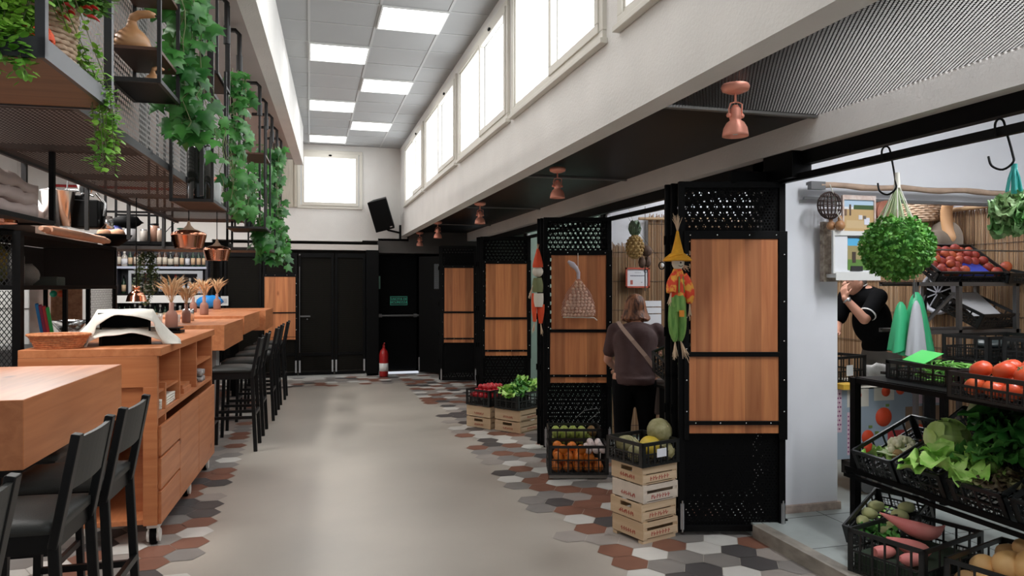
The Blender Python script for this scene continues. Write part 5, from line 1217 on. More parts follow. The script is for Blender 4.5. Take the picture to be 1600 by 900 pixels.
# ------------------------------------------------------------------ racks in the nearest shop
def rack_bars(m, x0, x1, y0, y1, z): 
    for x in (x0, x1): m.box(x - .015, x + .015, y0, y1, z - .03, z)
    for y in (y0, y1): m.box(x0, x1, y - .015, y + .015, z - .03, z)
t = thing('vegetable_rack', 'black steel rack holding the crates of vegetables in the nearest shop', 'rack', (3.22, 1.6, .08))
m = MB()
for x in (0, .56):
    for y in (0, 2.18): m.box(x - .022, x + .022, y - .022, y + .022, 0, .96)
m.build('post', M_black, t); m = MB(); rack_bars(m, 0, .62, 0, 2.18, .96)
for y in (0, 2.18): m.bar((-.06, y, .38), (.5, y, .62), .02, .03); m.bar((0, y, .06), (.5, y, .06), .02, .03)
m.bar((-.06, 0, .37), (-.06, 2.2, .37), .02, .02); m.bar((-.06, 0, .41), (-.06, 2.2, .41), .006, .03); m.bar((.5, 0, .6), (.5, 2.18, .6), .02, .02); m.bar((.2, 0, .48), (.2, 2.18, .48), .02, .02)
m.bar((-.0, 0, .07), (0, 2.18, .07), .02, .02); m.build('frame', M_black, t)
m = MB(); m.box(.0, .62, 0, 2.18, .955, .965); m.build('top_sheet', M_black, t)
plastic_crate('black crate of green beans at the left end of the rack top', (3.54, 3.44, 1.046), PI / 2, size=(.52, .34, .11))
plastic_crate('black crate of tomatoes on the rack top at the right edge', (3.27, 2.72, 1.046), PI / 2 - .05, size=(.52, .38, .13))
plastic_crate('black crate on the rack top behind the tomatoes', (3.66, 2.70, 1.046), PI / 2, size=(.52, .30, .15))
# green beans, each one
bm_ = MB(); bm_.tube([(-.06, 0, 0), (-.03, .006, .003), (0, .009, .004), (.035, .004, .002), (.06, -.004, 0)], [.002, .005, .0055, .005, .0015], 8)
bean = tag(bm_.build('green_bean', mat('bean_green', (.13, .40, .05), .4, color2=(.22, .52, .10), vs=10)), 'x', 'green bean'); r_ = random.Random(4)
for k in range(110):
    lay = k // 22; loc = Vector((3.54 + r_.uniform(-.12, .12), 3.36 + r_.uniform(-.16, .17), 1.06 + lay * .022 + r_.uniform(0, .008))); rot = (r_.uniform(-.25, .25), r_.uniform(-.25, .25), r_.gauss(.9, .6))
    if k == 0: bean.location = loc; bean.rotation_euler = rot; bean['label'] = 'thin green bean in the heap at the left of the rack top'; bean['group'] = 'green beans'
    else: dup(bean, loc, rot)
m = MB(); m.box(-.10, .10, -.065, .065, 0, .002); o = m.build('price_sheet', mat('green_paper', (.08, .62, .12), .6), loc=(3.47, 3.52, 1.185)); o.rotation_euler = (.1, -.25, .25); tag(o, 'blank bright green sheet lying on the green beans', 'paper sheet')
M_tom = mat('tomato_red', (.66, .065, .02), .3, color2=(.70, .13, .04), vs=4); tom = Pile([fruit_proto('tomato', .05, M_tom, .82, .12, 'star')])
TC = Vector((3.27, 2.74, 1.056)); fill(tom, 0, TC, Vector((0, 1, 0)), Vector((1, 0, 0)), 4, 3, .05, .0, 'red tomato low in the crate at the right edge', 'tomatoes, lower layer', 6)
for k, (y, x, z, lab) in enumerate(((.15, -.07, .09, 'large red tomato at the left front of its crate'), (.04, -.05, .095, 'red tomato on top in the middle of its crate'), (.10, .06, .10, 'red tomato at the back left of its crate'), (-.02, .06, .11, 'highest red tomato of the crate'), (-.08, -.06, .09, 'orange red tomato front right on top'), (-.14, .05, .11, 'red tomato at the back right by the picture edge'))): tom.put(0, TC + Vector((x, y, z + .04)), lab, 'tomatoes on top', 1.08)
# tilted crates of the middle tier
tl = math.atan2(.22, .5)
def tilted(lab, y, size=(.48, .30, .17), z=.47, x=3.40): return plastic_crate(lab, (x, y, z + .095), rot=(0, -tl, 0), size=size)
MID = [(3.54, 'tilted black crate of cauliflower on the rack, leftmost'), (3.21, 'tilted black crate of cabbage and light greens on the rack'), (2.86, 'tilted black crate of mixed salad leaves on the rack'), (2.51, 'tilted black crate at the right edge of the rack')]
for y, l_ in MID: tilted(l_, y, (.48, .31, .17))
for y, x0, l_ in ((3.25, 3.62, 'upper tilted black crate holding the pale cabbage'), (2.75, 3.62, 'upper tilted black crate under the dark chard')): plastic_crate(l_, (3.66, y, .70), rot=(0, -tl - .1, 0), size=(.3, .46, .14))
def cabbage(label, loc, r, m_, seed, n=14, name='cabbage', cat='cabbage'):
    t = thing(name, label, cat, loc); m = MB(); m.ball((0, 0, 0), r * .9, 16, 10, jit=.08, seed=seed); m.build('heart', m_, t); m = MB(); r_ = random.Random(seed)
    for k in range(n):
        th_ = r_.random() * 2 * PI; ph = r_.uniform(.3, 2.3); N_ = 6; vs = []
        for i in range(N_ + 1):
            for j in range(N_ + 1):
                a = ph + (i / N_ - .5) * 1.3; b = th_ + (j / N_ - .5) * 1.3 * (1 if i else .6); rr = r * (.95 + .04 * (k % 4) + .09 * (max(abs(i / N_ - .5), abs(j / N_ - .5)) * 2) ** 4 + .04 * mnoise.noise(Vector((i * .8, j * .8, k))))
                vs.append((rr * math.sin(a) * math.cos(b), rr * math.sin(a) * math.sin(b), rr * math.cos(a)))
        m.add(vs, [(i * (N_ + 1) + j, (i + 1) * (N_ + 1) + j, (i + 1) * (N_ + 1) + j + 1, i * (N_ + 1) + j + 1) for i in range(N_) for j in range(N_)], 0, True)
    m.build('outer_leaf', m_, t, recalc=False); return t
M_cab = mat('cabbage_green', (.48, .70, .18), .5, color2=(.68, .85, .38), vs=9); M_cabp = mat('cabbage_pale', (.58, .72, .34), .5, color2=(.75, .84, .55), vs=8)
cabbage('round light green cabbage in the middle of the tilted crates', (3.42, 3.30, .75), .105, M_cab, 1)
cabbage('paler upright cabbage behind the round one', (3.68, 3.28, .87), .09, M_cabp, 2)
t = thing('cauliflower', 'creamy cauliflower in the leftmost tilted crate', 'cauliflower', (3.30, 3.50, .66)); M_caul = mat('cauliflower_cream', (.78, .76, .50), .7, color2=(.88, .86, .70), vs=12)
m = MB(); r_ = random.Random(2)
for k in range(60): a, b = r_.uniform(0, 1.7), r_.uniform(0, 2 * PI); m.ball((.07 * math.sin(a) * math.cos(b), .07 * math.sin(a) * math.sin(b), .06 * math.cos(a)), r_.uniform(.014, .022), 8, 5, jit=.2, seed=k)
m.build('curd', M_caul, t); m = MB(); m.tube([(-.05, -.03, -.02), (-.085, -.05, -.03)], [.03, .024], 12); m.build('stem', mat('cut_stem', (.42, .27, .12), .7), t)
m = MB(); 
for k in range(9):
    th_ = k * .7; m_p = Vector((math.cos(th_) * .06, math.sin(th_) * .06, -.03)); leaf(m, m_p, Vector((math.cos(th_) * 1.4, math.sin(th_) * 1.4, .35)), Vector((math.cos(th_) * -.3, math.sin(th_) * -.3, 1)), .085, False)
m.build('leaf', M_cabp, t, recalc=False)
leafy('light green lettuce spilling over the front of the second tilted crate', (3.27, 3.10, .60), .12, .15, .10, 34, .13, M_leafl, 51, 'lettuce', 'lettuce')
leafy('light green leaves below the cauliflower in the leftmost crate', (3.3, 3.52, .56), .1, .12, .06, 18, .09, M_leafl, 52, 'lettuce', 'lettuce')
leafy('large dark green chard leaves above the mixed salad', (3.60, 2.93, .77), .16, .18, .16, 44, .17, M_leafd, 53, 'chard', 'chard', ribs=True)
leafy('mid green curly leaves between lettuce and dark chard', (3.40, 2.98, .68), .1, .1, .1, 26, .11, M_leafm, 54, 'chard', 'chard')
leafy('green leaves of the last tilted crate at the right edge', (3.30, 2.50, .62), .1, .1, .12, 26, .1, M_leafm, 55, 'lettuce', 'lettuce')
leafy('reddish brown and cream mixed salad in the third tilted crate', (3.32, 2.84, .60), .16, .13, .07, 90, .055, mat('salad_mix', (.05, .03, .012), .6, color2=(.42, .42, .18), vs=9, ramp=(.42, .7)), 56, 'mixed_salad', 'salad', up=1)
# under the top sheet: cardboard boxes and purple onions
t = thing('flat_box', 'flattened pale cardboard and paper between the rack tiers', 'cardboard', (3.72, 3.0, .85), .3); m = MB(); m.box(-.1, .1, -.16, .16, 0, .03); m.box(-.09, .11, -.14, .15, .035, .06); m.build('sheet', mat('cardboard', (.52, .38, .28), .8), t)
t = thing('net_of_onions', 'pink and purple netted bundle between the rack tiers', 'vegetable net', (3.70, 2.68, .88)); m = MB(); r_ = random.Random(4)
[m.ball((r_.uniform(-.06, .06), r_.uniform(-.14, .14), r_.uniform(0, .05)), .028, 10, 6, jit=.1, seed=k) for k in range(14)]; m.build('bundle', mat('purple_net', (.42, .18, .40), .5, color2=(.7, .5, .66), vs=20), t)
m = MB(); m.add([(0, 0, 0), (0, -.3, 0), (0, -.27, -.05), (0, -.22, -.005), (0, -.15, -.06), (0, -.08, -.005), (0, -.03, -.05)], [(0, 1, 2, 3, 4, 5, 6)]); sdo = m.build('blue_wrap', mat('blue_wrap', (.02, .2, .62), .4), loc=(3.62, 2.62, .83)); sdo.modifiers.new('s', 'SOLIDIFY').thickness = .004; tag(sdo, 'bright blue paper edge hanging under the rack top', 'wrapping')
# floor crates in front
fa = math.atan2(-.41, .12)           # short side runs along this
ux = Vector((math.cos(fa), math.sin(fa), 0)); uy = Vector((-ux.y, ux.x, 0))
F1 = Vector((2.77, 3.31, .082)) + ux * .205 + uy * .28; F2 = Vector((2.95, 2.87, .082)) + ux * .21 + uy * .28
plastic_crate('black floor crate of pink sweet potatoes in front of the rack', F1, fa, size=(.41, .56, .23), note=False)
plastic_crate('black floor crate of tan squash at the bottom right corner', F2, fa, size=(.42, .56, .21))
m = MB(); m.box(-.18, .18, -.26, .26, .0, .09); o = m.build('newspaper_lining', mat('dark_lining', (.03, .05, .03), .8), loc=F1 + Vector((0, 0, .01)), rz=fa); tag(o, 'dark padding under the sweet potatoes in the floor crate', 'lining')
M_sp = mat('sweet_potato', (.72, .20, .19), .55, color2=(.80, .30, .26), vs=6)
def tuber(label, p0_, pts, rs, seed):
    m = MB(); P = [Vector(q) for q in pts]; m.tube(P, rs, 12); o = m.build('sweet_potato', M_sp, loc=p0_, sub=1); tag(o, label, 'sweet potato', 'pink sweet potatoes in the floor crate')
tuber('large pink sweet potato with a long pointed tail at the top', F1 + ux * -.02 + uy * .06 + Vector((0, 0, .20)), [(-.12, .14, .07), (-.09, .07, .05), (-.04, 0, .02), (.03, -.02, 0), (.09, -.02, -.01), (.15, .0, 0), (.2, .02, .01)], [.004, .024, .045, .05, .036, .016, .004], 1)
tuber('fat pink sweet potato in the middle of the floor crate', F1 + ux * .03 + uy * -.08 + Vector((0, 0, .15)), [(-.11, .06, .05), (-.06, .02, .03), (0, 0, 0), (.06, -.03, -.01), (.08, -.04, -.01)], [.004, .03, .05, .04, .01], 2)
tuber('cut pink sweet potato at the front left of the floor crate', F1 + ux * -.06 + uy * -.2 + Vector((0, 0, .13)), [(-.05, 0, 0), (-.03, 0, 0), (.03, -.01, 0), (.06, -.01, 0)], [.025, .036, .036, .02], 3)
tuber('pink sweet potato at the front right of the floor crate', F1 + ux * .09 + uy * -.21 + Vector((0, 0, .14)), [(-.06, 0, .01), (-.03, 0, 0), (.03, -.02, 0), (.07, -.02, .02)], [.012, .036, .038, .012], 4)
M_sq = mat('squash_tan', (.80, .46, .17), .45, color2=(.88, .58, .26), vs=3); M_sqb = mat('squash_brown', (.5, .29, .12), .6, color2=(.62, .4, .2), vs=5)
r_ = random.Random(6)
for k, (x, y, z, r, mm, l_) in enumerate(((-.14, -.2, .05, .05, M_sqb, 'small brownish squash at the front left of its crate'), (-.06, -.19, .06, .058, M_sq, 'tan squash second from left at the crate front'), (.03, -.2, .06, .055, M_sq, 'tan squash low at the middle of the crate front'), (.12, -.2, .06, .06, M_sq, 'tan squash at the front right of its crate'),
        (-.13, -.06, .09, .06, M_sq, 'tan squash behind the brownish one'), (-.02, -.05, .13, .07, M_sq, 'tan squash in the middle of the heap'), (.10, -.04, .15, .095, M_sq, 'largest round tan squash on top of the heap'), (-.08, .06, .15, .05, M_sqb, 'small brown squash at the back of the heap'), (-.0, .10, .17, .075, M_sq, 'tan squash at the back on top of the heap'), (.12, .12, .16, .07, M_sq, 'tan squash at the back right of the heap'), (-.13, .05, .05, .06, M_sqb, 'brown squash low at the left side'), (.05, .05, .06, .07, M_sq, 'tan squash at the bottom of the crate'))):
    r *= 1.12; m = MB(); m.ball((0, 0, 0), (r, r, r * .92), 20, 12, jit=.1, seed=k + 40, fr=1.5); tag(m.build('tan_squash', mm, loc=F2 + ux * x + uy * y + Vector((0, 0, z + .05)), rz=k), l_, 'squash', 'tan squashes in the floor crate')
# tilted crate of pale tubers behind the sweet potatoes
plastic_crate('tilted black crate of pale roots lying between rack and floor crates', (3.22, 3.50, .20), rot=(0, math.radians(-24), .35), size=(.40, .32, .12))
for k in range(7):
    m = MB(); m.ball((0, 0, 0), (.05, .035, .032), 12, 8, jit=.15, seed=k); tag(m.build('pale_root', mat('pale_root', (.60, .62, .30), .6), loc=(3.10 + .065 * (k % 4), 3.40 + .1 * (k // 4) + .02 * k, .235 + .033 * (k % 4)), rz=k), 'pale green root in the tilted crate behind the sweet potatoes', 'root', 'pale roots in the tilted crate')
leafy('small green leaves at the low end of the tilted crate of roots', (3.02, 3.36, .22), .07, .05, .05, 14, .07, M_leafm, 60, 'young_greens', 'leaves')
leafy('green leaf scraps on the floor behind the white pillar', (3.64, 4.05, .082), .06, .06, .03, 8, .06, M_leafl, 61, 'fallen_leaf_scraps', 'leaves')
# grey rack at the back with peaches
t = thing('grey_rack', 'grey steel rack with the peaches behind the nearest shop opening', 'rack', (4.33, 4.46, .03))
m = MB()
for z in (1.24, 1.6): m.box(0, .98, -.015, .015, z - .03, z); m.box(0, .98, .335, .365, z - .03, z)
m.build('shelf_beam', M_grey_steel, t); m = MB(); [m.box(x - .015, x + .015, y - .015, y + .015, 0, 1.6) for x, y in ((0, 0), (.4, 0), (.95, 0), (.42, .35), (.95, .35))]; m.bar((0, 0, 1.22), (.33, .0, 1.5), .02, .02); m.bar((0.22, .33, .9), (.42, .33, 1.5), .02, .02); m.build('post', M_grey_steel, t)
m = MB(); m.box(0, .98, 0, .35, 1.585, 1.6); m.box(0, .98, 0, .35, 1.225, 1.24); m.box(0, .98, 0, .35, .88, .9); m.build('shelf_sheet', M_dark, t)
ptl = math.radians(34)
plastic_crate('tilted black crate of peaches on top of the grey rack', (4.88, 4.68, 1.74), rot=(ptl, 0, 0), size=(.66, .42, .10)); PR = Matrix.Rotation(ptl, 3, 'X')
m = MB(); m.box(-.15, .15, -.17, .1, 0, .03); o = m.build('blue_tray', mat('blue_tray', (.03, .07, .5), .3), loc=Vector((4.95, 4.66, 1.74)) + PR @ Vector((0, 0, .02))); o.rotation_euler = (ptl, 0, 0); tag(o, 'shiny blue fruit tray liner under the peaches', 'tray')
M_peach = mat('peach_skin', (.22, .012, .012), .6, color2=(.62, .15, .04), vs=3, ramp=(.4, .75)); pea = Pile([fruit_proto('peach', .037, M_peach, .95, .06, 'd')]); r_ = random.Random(12)
for i in range(8):
    for j in range(5):
        if 4 <= i <= 6 and j < 2: continue
        q = Vector((4.88, 4.68, 1.74)) + PR @ Vector((-.27 + i * .077 + r_.uniform(-.01, .01), -.155 + j * .077, .055 + r_.uniform(0, .02) + (.02 if (i + j) % 3 == 0 else 0)))
        pea.put(0, q, 'red peach in the tilted crate, %s' % ('left part' if i < 4 else 'right part'), 'peaches, %s of the crate' % ('left part' if i < 4 else 'right part'), r_.uniform(.9, 1.1), r_)
plastic_crate('shallow black tray with a single peach at the right edge', (5.27, 4.56, 1.65), rot=(.2, 0, 0), size=(.24, .3, .08)); pea.put(0, Vector((5.25, 4.52, 1.75)), 'single peach in the shallow tray at the right edge', 'peach at the edge', 1.2)
plastic_crate('tilted black crate lined with white paper on the grey rack', (5.03, 4.62, 1.36), rot=(.45, 0, .25), size=(.5, .38, .12))
m = MB(); m.box(-.2, .2, -.12, .14, 0, .004); o = m.build('white_lining', M_paper, loc=(5.07, 4.62, 1.45)); o.rotation_euler = (.75, .0, .25); tag(o, 'crumpled white paper lining in the tilted crate', 'paper')
plastic_crate('long black crate in the back row behind the green beans', (4.55, 3.98, 1.10), .05, size=(.6, .35, .17)); plastic_crate('black crate in the back row behind the tomatoes', (4.58, 3.55, 1.10), .05, size=(.55, .38, .17))
t = thing('side_table', 'dark table carrying the back row of black crates', 'table', (4.55, 3.78, .08)); m = MB(); m.box(-.35, .4, -.45, .4, .98, 1.01); m.build('table_top', M_black, t); m = MB(); [m.box(x - .02, x + .02, y - .02, y + .02, 0, .98) for x in (-.3, .35) for y in (-.4, .35)]; m.build('leg', M_black, t)
m = MB(); m.ball((0, 0, 0), (.14, .1, .05), 12, 8, jit=.4, seed=3); tag(m.build('cloth_gloves', mat('dark_rubber', (.03, .04, .04), .4), loc=(4.5, 3.95, 1.2)), 'crumpled dark bag in the long back row crate', 'bag')

# ------------------------------------------------------------------ reed mats, wall things
def reed(name_label, x0, y0, x1, y1, z0, z1, seed=0, off=.03):
    d = Vector((x1 - x0, y1 - y0, 0)); Ln = d.length; d.normalize(); n = int(Ln / .0085); r_ = random.Random(seed)
    t = thing('reed_mat', name_label, 'reed mat', (x0, y0, 0), math.atan2(d.y, d.x), 'reed mats on the shop walls'); m = MB()
    for i in range(n):
        x = (i + .5) * Ln / n; h = z1 + r_.uniform(-.03, .04); m.tube([(x + r_.uniform(-.002, .002), off * r_.uniform(.8, 1.2), z0), (x + r_.uniform(-.004, .004), off, h)], .0045, 4, cap=False, mi=r_.randrange(4))
    cs = [mat('reed_a', (.34, .20, .10), .7), mat('reed_b', (.42, .26, .14), .7), mat('reed_c', (.24, .13, .065), .7), mat('reed_d', (.48, .32, .19), .7)]
    m.build('reeds', cs, t, recalc=False); m = MB()
    for k in range(int((z1 - z0) / .3) + 1): z = z0 + .1 + k * .3; m.tube([(0, off - .01, z), (Ln, off - .01, z)], .0025, 4)
    m.build('binding_wire', M_dark, t); return t
reed('reed mat on the back wall of the shops behind the man', 5.42, 7.05, 5.42, 2.2, .05, 2.26, 1, .0)
reed('lower reed mat on the partition behind the woman, left piece', 3.02, 7.06, 3.42, 7.06, .05, 2.02, 2, 0); reed('taller reed mat on the partition behind the scarecrow', 3.42, 7.05, 5.4, 7.05, .05, 2.32, 3, 0)
m = MB(); m.tube([(3.3, 7.02, 2.3), (4.4, 7.0, 2.32)], .015, 8); tag(m.build('bamboo_cane', mat('cane', (.5, .33, .18), .6), loc=(0, 0, 0)), 'thin bamboo cane along the top of the taller reed mat', 'cane')
m = MB(); m.tube([(5.38, 2.4, 2.24), (5.37, 3.6, 2.27), (5.38, 6.2, 2.25)], .02, 8); tag(m.build('bamboo_cane', MATS['cane']), 'long cane along the top of the back wall reed mat', 'cane')
# bamboo pole in front of the lintel and its grey rail
t = thing('bamboo_pole', 'pale bamboo pole held along the white lintel over the opening', 'pole', (3.19, 4.17, 2.27)); r_ = random.Random(1)
m = MB(); P = [(.08 + i * .11, 0, .006 * math.sin(i * 1.3)) for i in range(20)]; m.tube(P, [.019 + .003 * (i % 3 == 0) for i in range(20)], 10); m.build('cane', mat('pole_wood', (.42, .30, .22), .6, var=.15, vs=9), t)
m = MB(); m.box(0, .11, -.02, .02, -.03, .022); m.box(0, 2.2, .02, .035, -.0, .02); m.box(.0, 2.2, .05, .07, -.09, -.07); m.build('steel_rail', M_grey_steel, t)
def spline(P, n=4):
    P = [Vector(p) for p in P]; out = []
    for i in range(len(P) - 1):
        a, b, c, d = P[max(i - 1, 0)], P[i], P[i + 1], P[min(i + 2, len(P) - 1)]
        for k in range(n): t = k / n; out.append(.5 * ((2 * b) + (c - a) * t + (2 * a - 5 * b + 4 * c - d) * t * t + (3 * b - a - 3 * c + d) * t ** 3))
    return out + [P[-1]]
def hook(label, y, u, v, h=.25):
    t = thing('s_hook', label, 'hook', (2.92, y, 2.305), group='black hooks on the rail'); m = MB()
    m.tube(spline([(-.025, 0, -.05), (-.03, 0, .0), (-.012, 0, .025), (.012, -.003, .02), (.022, -.01, -.03), (.02, -.04, -h + .04), (.012, -.05, -h), (-.01, -.02, -h - .028), (-.02, .025, -h - .005), (-.01, .05, -h + .04)]), .005, 8); m.build('hook_wire', M_black, t)
hook('black hook holding the round bunch of parsley', 3.20, 0, 0, .2); hook('large black hook holding the leafy green bunch at the right edge', 2.54, 0, 0, .17)
# parsley: round bush hanging on white strings
t = thing('parsley_bunch', 'large round bunch of parsley hanging upside down on white strings', 'herb bunch', (2.95, 3.16, 1.79)); r_ = random.Random(21); m = MB(); s_ = MB()
for k in range(3400):
    a, b = math.acos(r_.uniform(-1, .95)), r_.uniform(0, 2 * PI); q = Vector((math.sin(a) * math.cos(b), math.sin(a) * math.sin(b), math.cos(a))); rr = r_.uniform(.78, 1.05)
    p = Vector((q.x * .168 * rr, q.y * .168 * rr, q.z * .165 * rr + .012)); d = (q + Vector((r_.uniform(-.8, .8), r_.uniform(-.8, .8), r_.uniform(-.8, .4)))).normalized(); leaf(m, p, d, q, r_.uniform(.012, .021))
m.ball((0, 0, 0), (.14, .14, .135), 16, 10); m.build('foliage', mat('parsley_leaf', (.035, .19, .02), .5, color2=(.16, .42, .06), vs=22), t, recalc=False)
m = MB()
for k in range(40): b = r_.uniform(0, 2 * PI); q = r_.uniform(.02, .1); m.tube([(0, 0, .33), (math.cos(b) * q * .5, math.sin(b) * q * .5, .24), (math.cos(b) * q * 1.2, math.sin(b) * q * 1.2, .12)], .0022, 4)
m.build('stem', mat('parsley_stem', (.5, .6, .36), .5), t)
m = MB(); m.tube([(0, 0, .4), (0, 0, .32)], [.012, .016], 8); [m.tube([(0, 0, .36), (math.cos(k) * .09, math.sin(k) * .09, .14)], .003, 4) for k in range(6)]; m.build('string', mat('white_string', (.7, .68, .6), .7), t)
leafy('leafy dark green bunch hanging on the large hook at the right edge', (2.96, 2.52, 1.80), .05, .05, .26, 190, .055, mat('spinach_leaf', (.08, .28, .06), .5, color2=(.36, .52, .24), vs=12), 71, 'hanging_greens', 'herb bunch', up=-1.6)
t = thing('turquoise_ribbon', 'turquoise plastic tie of the hanging greens at the right edge', 'ribbon', (2.95, 2.50, 2.13)); m = MB(); [m.tube([(0, 0, 0), (math.cos(k) * .02, math.sin(k) * .02, -.06), (math.cos(k) * .03, math.sin(k) * .03, -.12)], .005, 5) for k in range(7)]; m.tube([(0, 0, 0), (0, 0, -.2)], .012, 8); m.build('tie', mat('turquoise', (.05, .45, .42), .4), t)
# things on the bamboo pole
t = thing('iron_basket', 'small round woven iron basket hanging at the left end of the bamboo pole', 'basket', (3.30, 4.11, 2.13)); m = MB()
for k in range(9): a = k * PI / 9; m.tube([(.09 * math.sin(q) * math.cos(a), .045 * math.sin(q) * math.sin(a), .09 * math.cos(q)) for q in [i * PI / 8 for i in range(17)]], .0035, 4)
for z in (-.06, -.03, 0, .03, .06): rr = math.sqrt(.0081 - z * z); m.tube([(rr * math.cos(i * PI / 8), rr * .5 * math.sin(i * PI / 8), z) for i in range(17)], .0035, 4)
m.build('wire', mat('rust_iron', (.06, .035, .03), .7), t); m = MB(); m.tube([(0, 0, .14), (.01, -.02, .08), (.02, -.05, -.06), (.05, -.05, -.1)], .003, 5); m.build('string', MATS['white_string'], t)
M_gsm = mat('gourd_small', (.45, .22, .1), .4)
def sgourd(l_, p, s_): 
    m = MB(); m.lathe([(0, -s_), (s_ * .7, -s_ * .8), (s_, -s_ * .1), (s_ * .8, s_ * .5), (s_ * .4, s_ * .9), (s_ * .45, s_ * 1.3), (s_ * .3, s_ * 1.8), (0, s_ * 1.9)], 16); tag(m.build('small_gourd', M_gsm, loc=p), l_, 'gourd')
sgourd('small tan gourd hanging under the iron basket', (3.355, 4.08, 2.0), .034); sgourd('second small gourd half behind the first one', (3.325, 4.13, 2.0), .03)
def picture(l_, p, w, h, name, scene, frame, rot=0):
    t = thing(name, l_, 'picture', p, rot); m = MB()
    for a in ((-w / 2 - .012, w / 2 + .012, -h / 2 - .012, -h / 2), (-w / 2 - .012, w / 2 + .012, h / 2, h / 2 + .03), (-w / 2 - .012, -w / 2, -h / 2, h / 2), (w / 2, w / 2 + .012, -h / 2, h / 2)): m.box(a[0], a[1], -.012, .005, a[2], a[3])
    m.build('frame', frame, t); m = MB(); m.box(-w / 2, w / 2, 0, .004, -h / 2, h / 2, 0)
    ml = [M_paper]
    for (c, a) in scene:
        ml.append(mat('print_%.2f_%.2f_%.2f' % c, c, .6)); m.box(w * (a[0] - .5), w * (a[1] - .5), -.0008 * len(ml), 0, h * (a[2] - .5), h * (a[3] - .5), len(ml) - 1)
    m.build('print', ml, t); return t
picture('framed photo of people threshing a yellow field, upper of the two pictures', (3.54, 4.13, 2.07), .24, .21, 'field_photo', [((.45, .6, .75), (0, 1, .78, 1)), ((.05, .1, .03), (.35, 1, .68, .84)), ((.55, .37, .17), (0, 1, 0, .7)), ((.6, .44, .24), (.1, .9, .1, .35)), ((.1, .06, .04), (.2, .25, .5, .85)), ((.7, .7, .75), (.5, .62, .38, .52)), ((.68, .7, .8), (.68, .86, .22, .44)), ((.15, .12, .1), (.66, .74, .4, .5)), ((.2, .12, .08), (.04, .1, .5, .7))], mat('frame_pink', (.55, .4, .34), .7, color2=(.7, .6, .55), vs=30))
picture('wall calendar with a mountain photo under the field photo', (3.50, 4.11, 1.815), .34, .24, 'wall_calendar', [((.1, .45, .75), (.32, 1, .65, .96)), ((.36, .30, .13), (.32, 1, .3, .72)), ((.45, .38, .18), (.55, .9, .7, .8)), ((.12, .25, .05), (.32, 1, .05, .34)), ((.03, .03, .03), (.32, .9, .93, .98)), ((.06, .04, .03), (.42, .5, .25, .55)), ((.5, .5, .5), (.7, .78, .28, .55)), ((.02, .02, .02), (.38, .66, .02, .16))], M_white)
m = MB(); m.box(-.18, .17, -.05, .08, -.012, .012); m.box(-.18, .17, -.055, -.05, -.03, .02); tag(m.build('wall_ledge', M_white, loc=(3.51, 4.14, 1.668)), 'white ledge under the wall calendar', 'ledge')
m = MB(); m.box(-.12, .0, -.02, .02, -.2, .2); tag(m.build('pebble_mosaic', mat('pebble', (.2, .15, .12), .8, color2=(.45, .38, .3), vs=30), loc=(3.43, 4.2, 1.83)), 'narrow pebbly strip behind the calendar at the pillar edge', 'panel')
t = thing('terracotta_pan', 'round terracotta pan hanging behind the field photo', 'pan', (3.83, 4.18, 2.09), rot=(PI / 2 - .15, 0, .1)); m = MB(); m.lathe([(0, .0), (.085, 0), (.105, .03), (.112, .055), (.104, .055), (.095, .03), (0, .012)], 28, R=Matrix.Rotation(PI, 3, 'X')); m.lathe([(0, -.0), (.1, -.001)], 28); m.build('bowl', mat('terracotta', (.36, .13, .08), .6, var=.2, vs=8), t); m = MB(); [m.box(x, x + .006, y, y + .02, .001, .004) for x, y in ((.02, .0), (.04, -.01), (.03, .02))]; m.build('drain_slot', M_dark, t)
p = at(1440, 325, x=5.3); t = thing('wall_basket', 'pale wicker basket hung on the back wall over the reeds', 'basket', (5.28, p.y, p.z - .12)); m = MB(); woven(m, .16, .2, 0, .24, .7, 1, 12, 26, .005); m.build('woven_wall', MATS['wicker_pale'], t)
p = at(1490, 345, x=5.28); m = MB(); m.tube([(0, 0, .17), (0, .05, .16), (0, .08, .1), (0, .07, 0), (0, .04, -.1), (0, -.03, -.18), (0, -.05, -.2)], [.03, .045, .05, .05, .055, .06, .02], 14); tag(m.build('curved_gourd', mat('gourd_long', (.48, .26, .12), .5), loc=(5.28, p.y, p.z), sub=1), 'long curved tan gourd hanging before the back wall reeds', 'gourd')
p = at(1462, 385, x=5.2); t = thing('straw_hat', 'grey brown round hat hanging behind the parsley', 'hat', (5.25, p.y, p.z), rot=(0, -PI / 2 + .2, 0)); m = MB(); m.lathe([(.23, 0), (.14, .02), (.12, .1), (.07, .13), (0, .135)], 24); m.build('felt', mat('felt_brown', (.13, .10, .075), .9), t)
p = at(1457, 458, x=5.3); t = thing('round_vent', 'pale grey round ring with black spokes on the reed wall', 'vent', (5.36, p.y, p.z), rot=(0, -PI / 2, 0)); m = MB(); m.tube([(.17 * math.cos(i * PI / 16), .17 * math.sin(i * PI / 16), 0) for i in range(33)], .022, 8); m.build('ring', mat('ring_grey', (.38, .38, .42), .5), t); m = MB(); m.lathe([(0, -.01), (.15, -.01)], 24); m.build('dark_disc', M_black, t); m = MB(); [m.bar((0, 0, 0), (.16 * math.cos(a), .16 * math.sin(a), .0), .01) for a in [k * PI / 5 for k in range(10)]]; m.build('spoke', MATS['ring_grey'], t)
